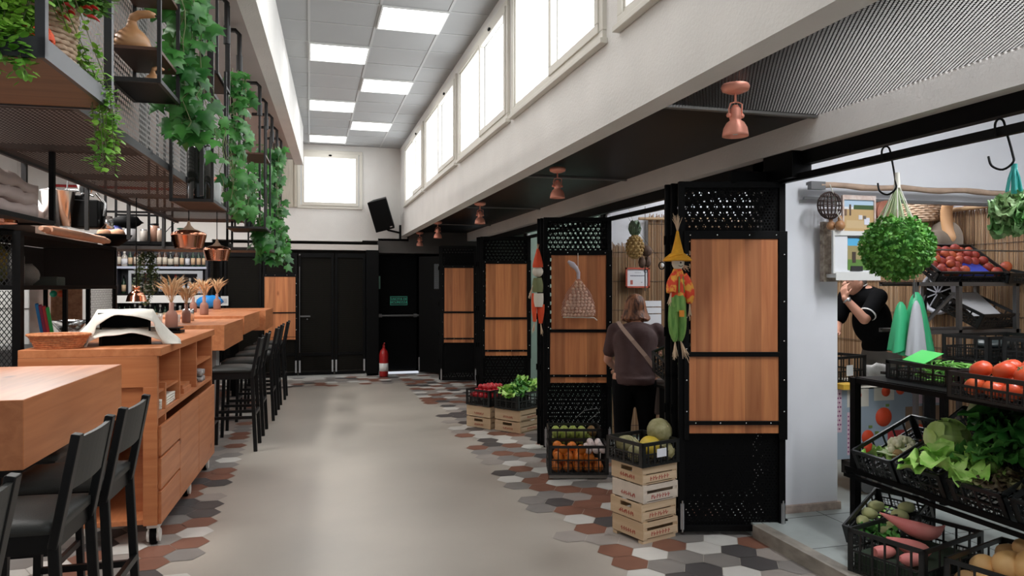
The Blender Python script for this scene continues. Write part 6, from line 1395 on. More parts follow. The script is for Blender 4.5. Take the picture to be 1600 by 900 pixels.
# plastic bags
def bag(l_, p, w, h, m_, seed):
    m = MB(); n = 18; vs = []; rows = 12
    for i in range(rows + 1):
        f = i / rows; z = h * (1 - f); ww = w * (.12 + .88 * f ** .5)
        for k in range(n):
            a = 2 * PI * k / n; j = 1 + .22 * math.sin(a * 4 + seed + f * 2) * f; vs.append((ww * .5 * math.cos(a) * j, ww * .28 * math.sin(a) * j, z + (.01 * math.sin(a * 3) if i == rows else 0)))
    m.add(vs, [(i * n + k, i * n + (k + 1) % n, (i + 1) * n + (k + 1) % n, (i + 1) * n + k) for i in range(rows) for k in range(n)], 0, True)
    tag(m.build('plastic_bag', m_, loc=p), l_, 'plastic bag', 'plastic bags hanging beside the man')
M_gbag = mat('green_bag', (.06, .55, .25), .35); p = at(1425, 555, y=4.4); bag('green plastic bag hanging right of the white one', (p.x + .04, 4.40, p.z), .25, .46, M_gbag, 1); bag('white plastic bag hanging between the green ones', (p.x - .03, 4.33, p.z + .0), .15, .40, mat('white_bag', (.62, .64, .68), .4), 2); bag('green plastic bag left behind the white one', (p.x - .08, 4.42, p.z + .03), .19, .36, M_gbag, 3)
m = MB(); m.tube([(0, 0, 0), (0, 0, .35)], .004, 5); m.tube([(-.5, 0, .35), (1.2, 0, .35)], .006, 6); tag(m.build('bag_line', M_grey_steel, loc=(p.x, 4.38, p.z + .42)), 'thin line from which the plastic bags hang', 'line')
# table with the printed cloth
t = thing('market_table', 'table behind the pillar under the printed tablecloth', 'table', (3.75, 4.86, .02)); m = MB(); m.box(0, 1.18, 0, .5, .74, .77); m.build('table_top', M_white, t); m = MB(); [m.box(x - .04, x + .04, y - .04, y + .04, 0, .74) for x in (.12, 1.05) for y in (.06, .44)]; m.build('leg', mat('table_leg', (.34, .31, .28), .6), t)
t = thing('printed_tablecloth', 'tablecloth printed with tomatoes and dotted patches', 'tablecloth', (3.72, 4.82, .02)); m = MB()
cl = [mat('cloth_blue_grey', (.30, .36, .42), .7), mat('cloth_cream', (.62, .58, .5), .7), mat('cloth_pink', (.6, .45, .5), .7), mat('cloth_red', (.5, .06, .06), .7), mat('cloth_dots', (.22, .05, .15), .7), mat('cloth_tomato', (.7, .07, .02), .6), mat('cloth_green', (.15, .22, .05), .7), mat('cloth_brown', (.25, .16, .1), .7)]
m.box(-.01, 1.24, -.01, 0, .24, .785, 0); m.box(-.01, 1.24, -.01, .56, .775, .785, 1); m.box(-.012, 0, 0, .56, .24, .785, 0)
def patch(x0, x1, z0, z1, mi, y=-.012): m.box(x0, x1, y, -.009, z0, z1, mi)
patch(.0, .25, .45, .78, 2); patch(.3, .42, .27, .6, 2); patch(.55, .74, .68, .78, 1); patch(.3, .5, .64, .78, 1); patch(.92, 1.22, .64, .78, 2); patch(.85, 1.2, .3, .62, 7); patch(.68, .84, .26, .44, 3); patch(0, .14, .25, .44, 1)
for i in range(10):
    for j in range(9): 
        patch(.015 + i * .023 + (.01 if j % 2 else 0), .027 + i * .023 + (.01 if j % 2 else 0), .47 + j * .034, .482 + j * .034, 4, -.014)
        if i < 5: patch(.305 + i * .022, .316 + i * .022, .29 + j * .034, .302 + j * .034, 4, -.014)
for x, z, r in ((.64, .55, .075), (.49, .40, .055), (.5, .31, .045), (.98, .44, .04), (1.05, .48, .04), (.94, .50, .04), (1.1, .42, .04), (1.02, .37, .04), (.06, .55, .04), (.05, .33, .04), (.66, .75, .04), (.8, .76, .04), (.93, .76, .04), (.4, .73, .03)): m.lathe([(0, .0165), (r, .015), (r, .01)], 20, o=(x, 0, z), R=Matrix.Rotation(PI / 2, 3, 'X'), mi=5)
for x, z in ((.66, .63), (.5, .47), (.56, .42)): m.box(x, x + .03, -.0165, -.009, z, z + .02, 6)
m.build('cloth', cl, t); 
plastic_crate('black plastic crate with a paper label on the cloth covered table', (4.06, 5.02, .81), .25, size=(.42, .3, .24), note=True)
m = MB(); m.box(-.07, .07, -.06, .06, 0, .04); tag(m.build('yellow_box', mat('yellow_card', (.7, .42, .05), .6), loc=(4.0, 4.80, .807)), 'small yellow box at the table edge by the pillar', 'box')
m = MB(); m.ball((0, 0, .07), (.12, .07, .09), 12, 8, jit=.5, seed=8); tag(m.build('paper_wrap', mat('paper_wrap', (.42, .4, .38), .7, color2=(.65, .62, .6), vs=8), loc=(4.42, 4.95, .81)), 'crumpled grey and white wrapping beside the black crate', 'wrapping')
t = thing('wheeled_base', 'dark wheeled base with a brush under the table', 'trolley', (4.15, 4.75, .03)); m = MB(); m.box(-.15, .2, -.1, .1, .12, .22); m.build('base', M_dark, t); 
for x in (-.08, .1): m = MB(); m.tube([(x, -.1, .06), (x, -.06, .06)], .055, 16); m.build('wheel', M_grey_steel, t)

# second shop: pineapple, coconuts, diploma
t = thing('pineapple', 'pineapple hanging by a string from the rail', 'pineapple', tuple(at(992, 386, y=6.6)))
m = MB(); M_pin = mat('pineapple_skin', (.50, .34, .12), .6, color2=(.30, .18, .06), vs=30)
m.ball((0, 0, 0), (.078, .078, .105), 20, 12); 
for i in range(9):
    for k in range(11): ph = PI * (i + 1) / 10; th_ = 2 * PI * (k + .5 * (i % 2)) / 11; m.ball((.079 * math.sin(ph) * math.cos(th_), .079 * math.sin(ph) * math.sin(th_), .106 * math.cos(ph)), .017, 6, 4)
m.build('rind', M_pin, t); m = MB(); r_ = random.Random(3)
for k in range(36): th_ = r_.random() * 6.3; q = r_.uniform(.01, .03); h_ = r_.uniform(.08, .17); d = Vector((math.cos(th_) * q * 1.8, math.sin(th_) * q * 1.8, h_)); leaf(m, Vector((math.cos(th_) * q * .6, math.sin(th_) * q * .6, .1)), d, Vector((math.cos(th_), math.sin(th_), .2)), h_, False)
m.build('leaf_crown', mat('crown_green', (.10, .18, .10), .6, color2=(.22, .3, .2), vs=20), t, recalc=False); m = MB(); m.tube([(0, 0, .2), (-.05, 0, .33), (-.08, 0, .42)], .003, 4); m.build('string', MATS['white_string'], t)
M_coc = mat('coconut', (.09, .05, .035), .8, bump=.6, bs=60, color2=(.16, .1, .07), vs=20)
for k, (u, v, r, l_) in enumerate(((1010, 392, .055, 'dark brown coconut right of the pineapple'), (1003, 410, .035, 'lower left brown pod under the coconut'), (1012, 409, .033, 'lower right brown pod under the coconut'))): p = at(u, v, y=6.6); m = MB(); m.ball((0, 0, 0), (r, r, r * (1 if k == 0 else 1.6)), 14, 10, jit=.15, seed=k); tag(m.build('coconut', M_coc, loc=p), l_, 'coconut', 'coconuts hanging by the pineapple')
p = at(1008, 410, y=6.62); m = MB(); m.tube([(0, 0, 0), (0, 0, .55)], .003, 4); m.tube([(0, 0, -.28), (0, 0, 0)], .006, 4); tag(m.build('hanging_string', M_dark, loc=p), 'dark string carrying the coconuts', 'string')
t = thing('framed_certificate', 'certificate in a red frame on the reed mat behind the woman', 'picture', tuple(at(996, 434, y=7.0))); w, h = .27, .21
m = MB(); 
for a in ((-w / 2, w / 2, -h / 2, -h / 2 + .018), (-w / 2, w / 2, h / 2 - .018, h / 2), (-w / 2, -w / 2 + .018, -h / 2, h / 2), (w / 2 - .018, w / 2, -h / 2, h / 2)): m.box(a[0], a[1], -.012, .006, a[2], a[3])
m.build('frame', mat('frame_red', (.5, .09, .05), .4), t); m = MB(); m.box(-w / 2 + .01, w / 2 - .01, 0, .004, -h / 2 + .01, h / 2 - .01, 0)
for k in range(14): m.box(-.08 + k * .0115, -.0725 + k * .0115, -.001, 0, .016, .026, 1)
m.box(-.08, -.052, -.001, 0, -.07, -.025, 2); m.lathe([(.013, .001), (.02, .001)], 20, o=(.09, 0, .07), R=Matrix.Rotation(PI / 2, 3, 'X'), mi=1); [m.box(-.03 + k * .012, -.024 + k * .012, -.001, 0, .05, .055, 1) for k in range(6)]; m.box(.04, .055, -.001, 0, -.05, -.045, 1)
m.build('document', [M_paper, mat('ink', (.06, .07, .12), .7), mat('ink_red', (.5, .15, .12), .7)], t)
t = thing('paper_notices', 'white paper notices pinned on the reeds right behind the woman', 'notice', tuple(at(1018, 488, y=7.0))); m = MB()
for z0, z1 in ((-.13, -.02), (-.01, .05), (.06, .12)): m.box(-.09, .11, -.004, 0, z0, z1)
m.build('sheet', M_paper, t)
p = at(1034, 415, y=6.5); t = thing('small_trinket', 'tiny dark ring trinket hanging left of the scarecrow', 'trinket', p); m = MB(); m.tube([(.03 * math.cos(i * PI / 8), 0, .035 * math.sin(i * PI / 8)) for i in range(17)], .006, 6); m.build('ring', M_black, t); m = MB(); m.ball((.008, 0, .005), (.02, .006, .022)); m.build('face', M_white, t); m = MB(); m.tube([(0, 0, .035), (2.92 - p.x, 0, 2.285 - p.z)], .0015, 4); m.build('string', M_dark, t)

# ------------------------------------------------------------------ net bag of nuts on the second shutter
def shut_pt(i, fx, z, off): 
    l, e = Vector(sh[i][0]), Vector((*sh[i][1], 0)); d = (e - l); n = Vector((d.y, -d.x, 0)).normalized(); q = l + d * fx + n * off; q.z = z; return q, math.atan2(d.y, d.x)
q, ra = shut_pt(1, .5, 1.30, .055 + .055)
t = thing('net_bag', 'net bag of walnuts hanging on the wooden board of the second shutter', 'net bag', q, ra)
m = MB(); prof = [(.0, .004), (.12, .0), (.165, .015), (.168, .06), (.155, .14), (.125, .22), (.08, .29), (.04, .34), (.02, .37), (.016, .39), (.02, .42)]
vs = []; n = 24; fs = []
for r, z in prof:
    for k in range(n): a = 2 * PI * k / n; vs.append((r * math.cos(a), r * .36 * math.sin(a), z))
for i in range(len(prof) - 1):
    for k in range(n): fs.append((i * n + k, i * n + (k + 1) % n, (i + 1) * n + (k + 1) % n, (i + 1) * n + k))
m.add(vs, fs, 0, True); m.build('net', perf('net_mesh', (.75, .55, .5), .016, .455, 'xz', diamond=True), t, recalc=False)
m = MB(); m.tube([(0, 0, .37), (0, 0, .43), (-.02, 0, .47), (-.06, -.0, .51), (-.10, 0, .54)], [.016, .018, .022, .028, .012], 10); m.build('plastic_tail', mat('pale_plastic', (.55, .50, .55), .3), t); m = MB(); m.tube([(.0, .03, .40), (.0, .04, .62)], .003, 5); m.tube([(-.15, -.01, .0), (.15, -.01, -.005), (.18, -.01, -.03)], .006, 5); m.build('tie', MATS['white_string'], t)
wal = MB(); wal.ball((0, 0, 0), (.017, .0155, .0175), 10, 7, jit=.12, seed=1); walnut = tag(wal.build('walnut', mat('walnut_shell', (.72, .46, .32), .6, bump=.4, bs=60, var=.12, vs=20)), 'tan walnut inside the net bag', 'walnut', 'walnuts in the net bag'); first = True; r_ = random.Random(7); Rz = Matrix.Rotation(ra, 3, 'Z')
for j in range(11):
    z = .022 + j * .031; wd = .15 if z < .08 else .15 - (z - .08) * .44
    for dy in (-1, 1):
        k = int(2 * wd / .033)
        for i in range(k):
            x = -wd + .017 + (i + (.4 if j % 2 else 0)) * (2 * wd / max(k, 1)); 
            if abs(x) > wd: continue
            loc = q + Rz @ Vector((x, dy * .022 * max(.3, 1 - abs(x) / .17), z)); rot = (r_.uniform(0, 6), r_.uniform(0, 6), r_.uniform(0, 6))
            if first: walnut.location = loc; walnut.rotation_euler = rot; first = False
            else: dup(walnut, loc, rot, scale=r_.uniform(.9, 1.08))

# ------------------------------------------------------------------ scarecrow dolls
def cap(m, p0_, p1_, r0, r1, n=12, mi=0): m.tube([p0_, p1_], [r0, r1], n, mi)
M_straw = mat('doll_straw', (.68, .5, .34), .8)
def straw(parent, p, d, L, n, spread, seed, name='straw'):
    r_ = random.Random(seed); m = MB(); d = Vector(d).normalized()
    for k in range(n): e = Vector((r_.uniform(-1, 1), r_.uniform(-1, 1), r_.uniform(-1, 1))) * spread; m.tube([p, Vector(p) + d * L * .5 + e * .4, Vector(p) + d * L * r_.uniform(.8, 1.1) + e], [.0035, .003, .0015], 4)
    m.build(name, M_straw, parent)
def blob(m, pts, rs, n=14, seed=0, fold=.12):
    k0 = len(m.v); m.tube(pts, rs, n)
    for i in range(k0, len(m.v)): v = Vector(m.v[i]); f = 1 + 0; nn = mnoise.noise(v * 38 + Vector((seed, 0, 0))) * fold * .06; m.v[i] = tuple(v + Vector((nn, nn, nn * .5)))
p = Vector((2.225, 4.17, 1.14)); t = thing('scarecrow_doll', 'cloth scarecrow doll with a yellow hat and green trousers by the nearest shutter', 'doll', p, .15)
M_hat = mat('hat_yellow', (.80, .38, .02), .8, var=.15, vs=12, bump=.3, bs=60); M_fl = mat('doll_flower', (.75, .06, .02), .7, color2=(.85, .38, .05), vs=26, ramp=(.48, .56)); M_trg = mat('doll_green', (.08, .22, .035), .6, color2=(.22, .42, .10), vs=16, scale=(3, 3, .5), bump=.6, bs=30); M_face = mat('doll_face', (.72, .66, .55), .8)
m = MB(); blob(m, [(-.028, 0, .33), (-.034, 0, .25), (-.03, 0, .16), (-.018, 0, .115)], [.033, .034, .03, .014], seed=1); blob(m, [(.024, 0, .33), (.034, 0, .25), (.03, 0, .16), (.022, 0, .115)], [.033, .034, .03, .014], seed=2); blob(m, [(0, 0, .30), (0, 0, .36), (0, 0, .42)], [.055, .055, .045], seed=3); m.tube([(-.022, -.045, .42), (-.02, -.045, .52)], .006, 5); m.tube([(.018, -.045, .42), (.01, -.04, .52)], .006, 5); m.build('trousers', M_trg, t, sub=1)
m = MB(); blob(m, [(0, 0, .39), (0, 0, .46), (0, 0, .53), (0, 0, .57)], [.05, .05, .045, .025], seed=5); blob(m, [(-.03, -.01, .53), (-.065, -.02, .47), (-.07, -.03, .42)], [.025, .035, .03], seed=6); blob(m, [(.03, -.01, .53), (.065, -.02, .46), (.07, -.03, .38), (.07, -.03, .35)], [.03, .042, .035, .015], seed=7); m.build('shirt', M_fl, t, sub=1)
m = MB(); m.ball((0, -.005, .61), (.042, .036, .052), 16, 10); o = m.build('head', M_face, t); m = MB(); m.ball((-.02, -.038, .625), .006); m.ball((.012, -.04, .622), .006); m.ball((-.006, -.042, .605), .005); m.tube([(-.02, -.038, .588), (-.004, -.041, .582), (.012, -.039, .588)], .002, 4); m.build('face_marks', M_black, o)
m = MB(); m.lathe([(.0, .82), (.008, .80), (.018, .75), (.03, .70), (.04, .665), (.05, .655), (.078, .64), (.082, .635), (.05, .645), (.038, .65)], 20); m.lathe([(.045, .665), (.07, .645), (.09, .622), (.084, .616), (.06, .638)], 20, o=(.0, .0, .0)); m.tube([(-.075, -.02, .64), (-.05, -.05, .655), (-.01, -.06, .66)], .008, 6); m.build('hat', M_hat, t)
straw(t, (0, 0, .80), (0, 0, 1), .09, 26, .028, 1, 'straw_tuft'); straw(t, (-.018, 0, .12), (-.2, -.2, -1), .11, 16, .02, 2, 'straw_foot'); straw(t, (.022, 0, .12), (.2, -.2, -1), .11, 16, .03, 3, 'straw_foot'); straw(t, (.07, -.03, .35), (0, 0, -1), .08, 14, .012, 4, 'straw_hand'); straw(t, (-.07, -.03, .42), (-.2, 0, -1), .07, 12, .012, 5, 'straw_hand'); straw(t, (.03, 0, .6), (.5, -.3, -.6), .05, 14, .02, 6, 'straw_hair')
m = MB(); m.box(-.025, .005, -.062, -.05, .27, .31); m.build('patch', mat('patch_orange', (.8, .28, .03), .7), t)
p = Vector((2.12, 6.76, 1.16)); t = thing('scarecrow_doll', 'red and white hanging doll half hidden behind the nut bag shutter', 'doll', p, .1)
m = MB(); blob(m, [(0, 0, .80), (.005, 0, .72), (.0, 0, .64), (0, 0, .62)], [.012, .035, .055, .05], seed=1); m.build('hat', mat('doll_red', (.75, .08, .02), .7), t, sub=1); m = MB(); m.ball((0, 0, .58), (.055, .045, .055)); m.build('head', M_face, t)
m = MB(); blob(m, [(0, 0, .52), (0, 0, .45), (0, 0, .38)], [.04, .06, .05], seed=3); m.build('waistcoat', mat('doll_olive', (.17, .19, .08), .7), t, sub=1); m = MB(); blob(m, [(0, 0, .37), (0, 0, .3), (0, 0, .24)], [.055, .06, .05], seed=4); m.build('shirt_tail', M_face, t, sub=1)
m = MB(); blob(m, [(-.03, 0, .37), (-.04, 0, .25), (-.03, 0, .1)], [.03, .03, .018], seed=4); blob(m, [(.03, 0, .26), (.035, 0, .2), (.03, 0, .08)], [.04, .038, .018], seed=5); m.build('trousers', MATS['doll_red'], t, sub=1); straw(t, (-.03, 0, .11), (-.2, 0, -1), .11, 14, .016, 2, 'straw_foot'); straw(t, (.03, 0, .09), (.1, 0, -1), .11, 14, .016, 3, 'straw_foot'); straw(t, (0, 0, .78), (0, 0, 1), .06, 14, .012, 7, 'straw_tuft'); straw(t, (-.05, 0, .45), (-.3, 0, -1), .12, 12, .012, 8, 'straw_hand')

# ------------------------------------------------------------------ people
M_skin = mat('skin', (.55, .27, .18), .55, var=.06, vs=10); M_brown = mat('shirt_brown', (.060, .026, .024), .8, bump=.8, bs=11); M_trk = mat('trousers_black', (.003, .003, .0035), .9, spec=.1)
M_hair = mat('hair_brown', (.06, .022, .012), .5, color2=(.42, .17, .08), vs=14, scale=(3, 3, .6), bump=.9, bs=25); M_hairg = mat('hair_grey', (.25, .23, .21), .7)
def chain(m, pts, rs, n=14):
    pts = [Vector(p) for p in pts]
    for i in range(len(pts) - 1): m.tube([pts[i], pts[i + 1]], [rs[i], rs[i + 1]], n)
    for p, r in zip(pts, rs): m.ball(p, r * .995, n, 8)
def ellip(m, c, r, R=None): m.ball(c, r, 20, 14, R=R)
def merged(m, name, mt, parent, vox=.012, it=4):
    o = m.build(name, mt, parent, recalc=False); r_ = o.modifiers.new('remesh', 'REMESH'); r_.mode = 'VOXEL'; r_.voxel_size = vox; r_.use_smooth_shade = True
    s_ = o.modifiers.new('smooth', 'SMOOTH'); s_.iterations = it; s_.factor = .6; return o
def hand(m, w, d, up, s=1.0, curl=.5, side=1):
    """palm at wrist w pointing along d, palm normal up; five fingers"""
    d = Vector(d).normalized(); up = (Vector(up) - d * Vector(up).dot(d)).normalized(); x = d.cross(up) * side; w = Vector(w)
    for k in range(5): m.tube([w + x * (.03 * (k / 4 - .5)) * 1.2 * s, w + d * .085 * s + x * (.066 * (k / 4 - .5)) * s], [.014 * s, .012 * s], 8)
    for k, L in enumerate((.068, .078, .074, .058)):
        b = w + d * .085 * s + x * (.066 * (.5 - k / 3)) * s; p = b; dd = d.copy()
        for j in range(3):
            a = curl * (.55 + .25 * j); dd = (dd * math.cos(a) - up * math.sin(a)).normalized(); q = p + dd * L * s * (.45, .32, .23)[j]; m.tube([p, q], [.0085 * s, .0078 * s], 8); m.ball(q, .0079 * s, 8, 6); p = q
    b = w + d * .02 * s + x * .03 * s; q = b + (d * .5 + x * .8).normalized() * .04 * s; r2 = q + (d * .9 + x * .2 - up * curl).normalized() * .032 * s; m.tube([b, q], [.013 * s, .010 * s], 8); m.tube([q, r2], [.010 * s, .008 * s], 8); m.ball(r2, .008 * s, 8, 6)
# woman: local frame, +y = forward (away from the viewer), x right; leaning forward
WB = Vector((2.58, 5.56, .003)); t = thing('person', 'woman in a dark brown top seen from behind, bending over the fruit', 'person', WB, -.35)
sc_ = .97
body = MB()
hip = Vector((0, .0, .86)); ch = Vector((.03, .14, 1.13)); nk = Vector((.03, .26, 1.29)); hd_ = Vector((.03, .33, 1.40))
for s_ in (-1, 1):
    chain(body, [(s_ * .09, 0, .84), (s_ * .10, .02, .46), (s_ * .10, -.02, .09)], [.095, .058, .04]); chain(body, [(s_ * .10, -.02, .06), (s_ * .11, .05, .04), (s_ * .115, .13, .03)], [.042, .038, .028])
ellip(body, hip, (.14, .10, .12)); ellip(body, (.015, .08, 1.0), (.11, .07, .13)); ellip(body, ch + Vector((0, .035, .02)), (.13, .07, .13)); chain(body, [nk - Vector((0, .03, .04)), nk + Vector((0, .04, .05))], [.055, .05])
ellip(body, hd_, (.073, .09, .108)); ellip(body, hd_ + Vector((0, .05, -.05)), (.05, .05, .055)); body.ball(hd_ + Vector((0, .10, -.012)), (.014, .02, .022)); [body.ball(hd_ + Vector((s_ * .075, .0, -.01)), (.012, .02, .03)) for s_ in (-1, 1)]; body.tube([hd_ + Vector((-.022, .093, -.05)), hd_ + Vector((.022, .093, -.05))], .007, 8)
LS = Vector((-.15, .2, 1.22)); RS = Vector((.2, .22, 1.22)); LE = Vector((-.21, .22, .97)); LW = Vector((-.12, .42, .86)); RE = Vector((.27, .4, 1.08)); RW = Vector((.24, .62, 1.0))
chain(body, [LS, LE, LW], [.05, .038, .026]); chain(body, [RS, RE, RW], [.05, .038, .026]); hand(body, LW, (.3, .8, -.3), (0, .3, 1), 1, .5, -1); hand(body, RW, (-.2, .9, -.2), (0, .2, 1), 1, .5, 1)
merged(body, 'body', M_skin, t, .008, 3)
m = MB(); chain(m, [(-.05, .0, .85), (-.05, .07, 1.0), (-.06, .14, 1.14)], [.125, .112, .115]); chain(m, [(.05, .0, .85), (.06, .07, 1.0), (.09, .14, 1.14)], [.125, .112, .115]); ellip(m, (0, .0, .85), (.178, .135, .09)); ellip(m, ch + Vector((0, .02, .0)), (.178, .125, .15)); ellip(m, (.03, .2, 1.2), (.175, .09, .095)); chain(m, [LS, LE + (LS - LE) * .3], [.068, .062]); chain(m, [RS, RE + (RS - RE) * .3], [.068, .062]); m.lathe([(0, .80), (.17, .80), (.172, .86), (0, .86)], 24); m2 = merged(m, 'shirt', M_brown, t, .012, 3)
m = MB(); ellip(m, (0, 0, .83), (.165, .128, .115))
for s_ in (-1, 1): chain(m, [(s_ * .085, 0, .80), (s_ * .10, .02, .46), (s_ * .10, -.02, .10)], [.108, .072, .058])
merged(m, 'trousers', M_trk, t, .012, 4)
for s_ in (-1, 1): m = MB(); chain(m, [(s_ * .10, -.04, .035), (s_ * .11, .05, .035), (s_ * .115, .15, .03)], [.04, .043, .036]); merged(m, 'shoe', M_blackm, t, .01, 3)
m = MB(); ellip(m, hd_ + Vector((0, -.012, .022)), (.092, .100, .112)); ellip(m, hd_ + Vector((-.01, -.055, -.055)), (.098, .062, .085)); 
r_ = random.Random(2)
for k in range(26): a = PI + (k / 25) * PI; x = math.cos(a) * .085; y = math.sin(a) * .08 - .02; m.tube([hd_ + Vector((x * .85, y * .7, .04)), hd_ + Vector((x * 1.05, y * 1.0, -.05)), hd_ + Vector((x * 1.3, y * 1.1 - .012, -.085 + r_.uniform(-.012, .012))), hd_ + Vector((x * 1.2, y * 1.0, -.105))], [.015, .022, .02, .008], 8)
merged(m, 'hair', M_hair, t, .007, 1)
m = MB(); P = [(-.13, .12, 1.30), (-.10, .06, 1.25), (-.02, -.03, 1.15), (.08, -.065, 1.03), (.155, -.06, .93), (.185, -.04, .86)]
for i in range(len(P) - 1): m.bar(P[i], P[i + 1], .034, .006, up=(.2, -1, .2))
m.build('bag_strap', mat('strap_beige', (.40, .27, .21), .6), t); m = MB(); m.box(.15, .27, -.06, .05, .55, .84); m.build('shoulder_bag', mat('bag_brown', (.09, .065, .055), .7), t, bev=.02)
# crates of the fruit stand the woman bends over
t = thing('fruit_stand', 'dark stand carrying a tilted crate beside the woman', 'stand', (2.95, 5.22, .0)); m = MB(); m.box(-.27, .5, -.2, .10, .003, .80); m.build('stand_body', M_blackm, t); m = MB(); m.box(-.29, .52, -.22, .11, .80, .82); m.build('stand_top', M_black, t)
plastic_crate('tilted black crate with green scraps right of the woman', (2.79, 5.20, .93), rot=(.45, -.35, .1), size=(.32, .26, .2)); leafy('green and white scraps inside the tilted crate beside the woman', (2.78, 5.18, .98), .06, .06, .04, 12, .05, M_leafl, 80, 'leafy_scraps', 'leaves')
# man behind the table, in profile, turned to the left
MBp = Vector((5.05, 5.62, .003)); t = thing('person', 'man in a black polo shirt with his hand at his face behind the table', 'person', MBp, 0)
sk = MB(); z0 = .0
def V3(x, y, z): return Vector((x - max(0, z - 1.0) * .34, y, z))
for s_ in (-1, 1): chain(sk, [V3(.02, s_ * .09, 1.0), V3(0, s_ * .10, .54), V3(.03, s_ * .10, .10)], [.10, .065, .045]); chain(sk, [V3(.03, s_ * .1, .06), V3(-.06, s_ * .1, .04), V3(-.14, s_ * .11, .03)], [.045, .042, .03])
ellip(sk, V3(.02, 0, 1.05), (.11, .14, .12)); ellip(sk, V3(0, 0, 1.3), (.11, .15, .2)); ellip(sk, V3(-.01, 0, 1.5), (.10, .18, .11)); chain(sk, [V3(-.01, 0, 1.50), V3(-.03, 0, 1.60)], [.062, .058])
H_ = Vector((-.275, 0, 1.63)); ellip(sk, H_, (.10, .078, .118)); ellip(sk, H_ + Vector((-.055, 0, -.055)), (.05, .05, .055)); sk.ball(H_ + Vector((-.112, 0, -.02)), (.022, .015, .024)); [sk.ball(H_ + Vector((.01, s_ * .08, -.015)), (.02, .012, .032)) for s_ in (-1, 1)]; sk.tube([H_ + Vector((-.098, -.022, -.065)), H_ + Vector((-.098, .022, -.065))], .007, 8)
NS = Vector((-.19, -.2, 1.50)); NE = Vector((-.40, -.27, 1.31)); NW = Vector((-.515, -.17, 1.49)); FS = Vector((-.19, .2, 1.5)); FE = Vector((-.30, .2, 1.24)); FW = Vector((-.44, .02, 1.18))
chain(sk, [NS, NE, NW], [.056, .046, .030]); chain(sk, [FS, FE, FW], [.056, .045, .03]); hand(sk, NW, (.12, .35, 1), (-1, 0, .2), 1.0, .75, 1); hand(sk, FW, (-1, -.2, -.1), (0, 0, 1), 1.05, .5, -1)
merged(sk, 'body', M_skin, t, .008, 3)
m = MB(); ellip(m, V3(.03, 0, 1.05), (.15, .18, .12)); ellip(m, V3(.01, 0, 1.28), (.15, .19, .22)); ellip(m, V3(-.0, 0, 1.48), (.14, .22, .125)); chain(m, [NS, NE + (NS - NE) * .25], [.078, .07]); chain(m, [FS, FE + (FS - FE) * .25], [.078, .07]); chain(m, [V3(-.015, 0, 1.53), V3(-.03, 0, 1.58)], [.082, .072]); merged(m, 'polo_shirt', mat('polo_black', (.003, .003, .0035), .9, spec=.1), t, .012, 3)
m = MB(); e = NE + (NS - NE) * .22; d = (NS - NE).normalized(); R_ = d.to_track_quat('Z', 'Y').to_matrix(); m.lathe([(.062, -.006), (.073, -.004), (.074, .004), (.066, .006)], 20, o=e, R=R_); m.build('sleeve_band', M_white, t)
m = MB(); R2 = Vector((-.35, 0, 1)).to_track_quat('Z', 'Y').to_matrix(); m.lathe([(.078, -.004), (.082, 0), (.078, .004)], 20, o=V3(-.03, 0, 1.60), R=R2); m.build('collar_band', M_white, t)
m = MB(); ellip(m, V3(.02, 0, .98), (.15, .185, .12)); [chain(m, [V3(.02, s_ * .09, .95), V3(0, s_ * .10, .54), V3(.03, s_ * .10, .08)], [.115, .085, .07]) for s_ in (-1, 1)]; merged(m, 'trousers', mat('trousers_grey', (.12, .11, .10), .8), t, .013, 4)
for s_ in (-1, 1): m = MB(); chain(m, [V3(.05, s_ * .1, .035), V3(-.06, s_ * .1, .035), V3(-.16, s_ * .11, .03)], [.04, .045, .036]); merged(m, 'shoe', M_blackm, t, .01, 3)
m = MB(); ellip(m, H_ + Vector((.018, 0, .022)), (.095, .083, .107)); merged(m, 'hair', M_hairg, t, .008, 1)
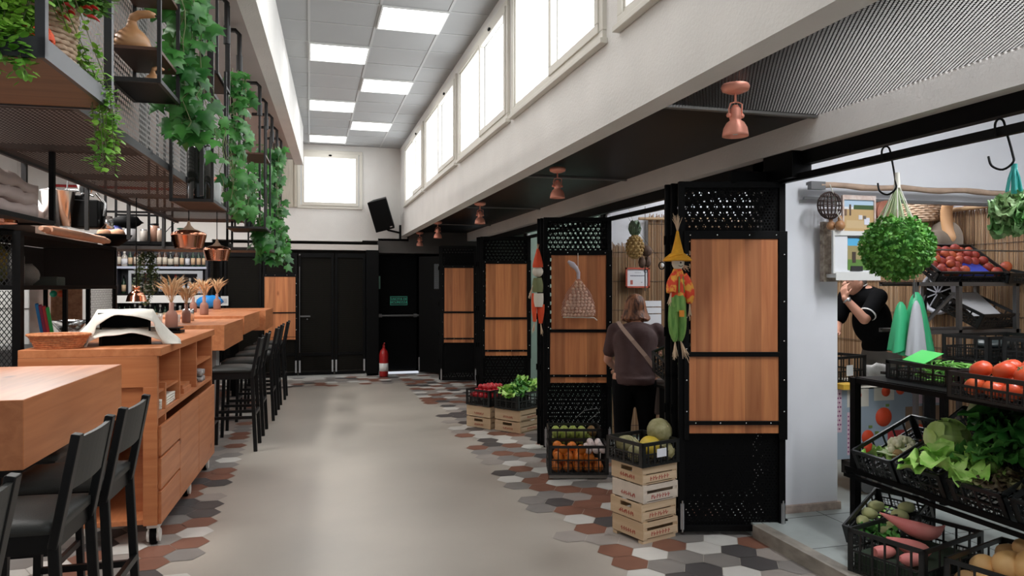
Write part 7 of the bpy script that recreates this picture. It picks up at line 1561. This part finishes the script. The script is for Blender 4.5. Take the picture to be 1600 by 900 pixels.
m = MB(); d = (NW - NE).normalized(); R_ = d.to_track_quat('Z', 'Y').to_matrix(); m.lathe([(.031, -.008), (.036, -.006), (.036, .006), (.031, .008)], 18, o=NW - d * .02, R=R_); m.ball(NW - d * .02 + Vector((0, -.035, 0)), (.018, .006, .018)); m.build('wrist_watch', M_zinc, t)
m = MB(); [m.tube([H_ + Vector((-.098, s_ * .028, .012)) + Vector((0, .02 * math.cos(i * PI / 6), .016 * math.sin(i * PI / 6))) for i in range(13)], .002, 4) for s_ in (-1, 1)]; m.tube([H_ + Vector((-.095, -.05, .015)), H_ + Vector((.02, -.083, .01))], .002, 4); m.build('glasses', M_black, t)

# drop prototypes that were never used
for o in [o for o in bpy.data.objects if o.location.z < -40 and o.parent is None]:
    for c in list(o.children): bpy.data.objects.remove(c)
    bpy.data.objects.remove(o)

# pieces that one could count become parts of their own
def split_islands(o):
    me = o.data; n = len(me.vertices); par = list(range(n))
    def find(a):
        while par[a] != a: par[a] = par[par[a]]; a = par[a]
        return a
    for e in me.edges:
        a, b = find(e.vertices[0]), find(e.vertices[1])
        if a != b: par[a] = b
    gr = {}
    for p in me.polygons: gr.setdefault(find(p.vertices[0]), []).append(p)
    if len(gr) < 2: return
    for ps in gr.values():
        ids = sorted({v for p in ps for v in p.vertices}); ix = {v: i for i, v in enumerate(ids)}
        nm = bpy.data.meshes.new(me.name); nm.from_pydata([me.vertices[v].co for v in ids], [], [[ix[v] for v in p.vertices] for p in ps])
        for m_ in me.materials: nm.materials.append(m_)
        nm.polygons.foreach_set('material_index', [p.material_index for p in ps]); nm.polygons.foreach_set('use_smooth', [p.use_smooth for p in ps])
        c = o.copy(); c.data = nm; COL.objects.link(c); c.parent = o.parent
    bpy.data.objects.remove(o)
SPLIT = ('bolt', 'post', 'leg', 'end_board', 'corner_post', 'corner_block', 'batten', 'brace', 'spoke', 'side_slats', 'hinge', 'tie')
for o in [o for o in bpy.data.objects if o.type == 'MESH' and o.parent and o.name.split('.')[0] in SPLIT and not (o.parent.name.startswith('bar_stool') and o.name.startswith('leg'))]: split_islands(o)
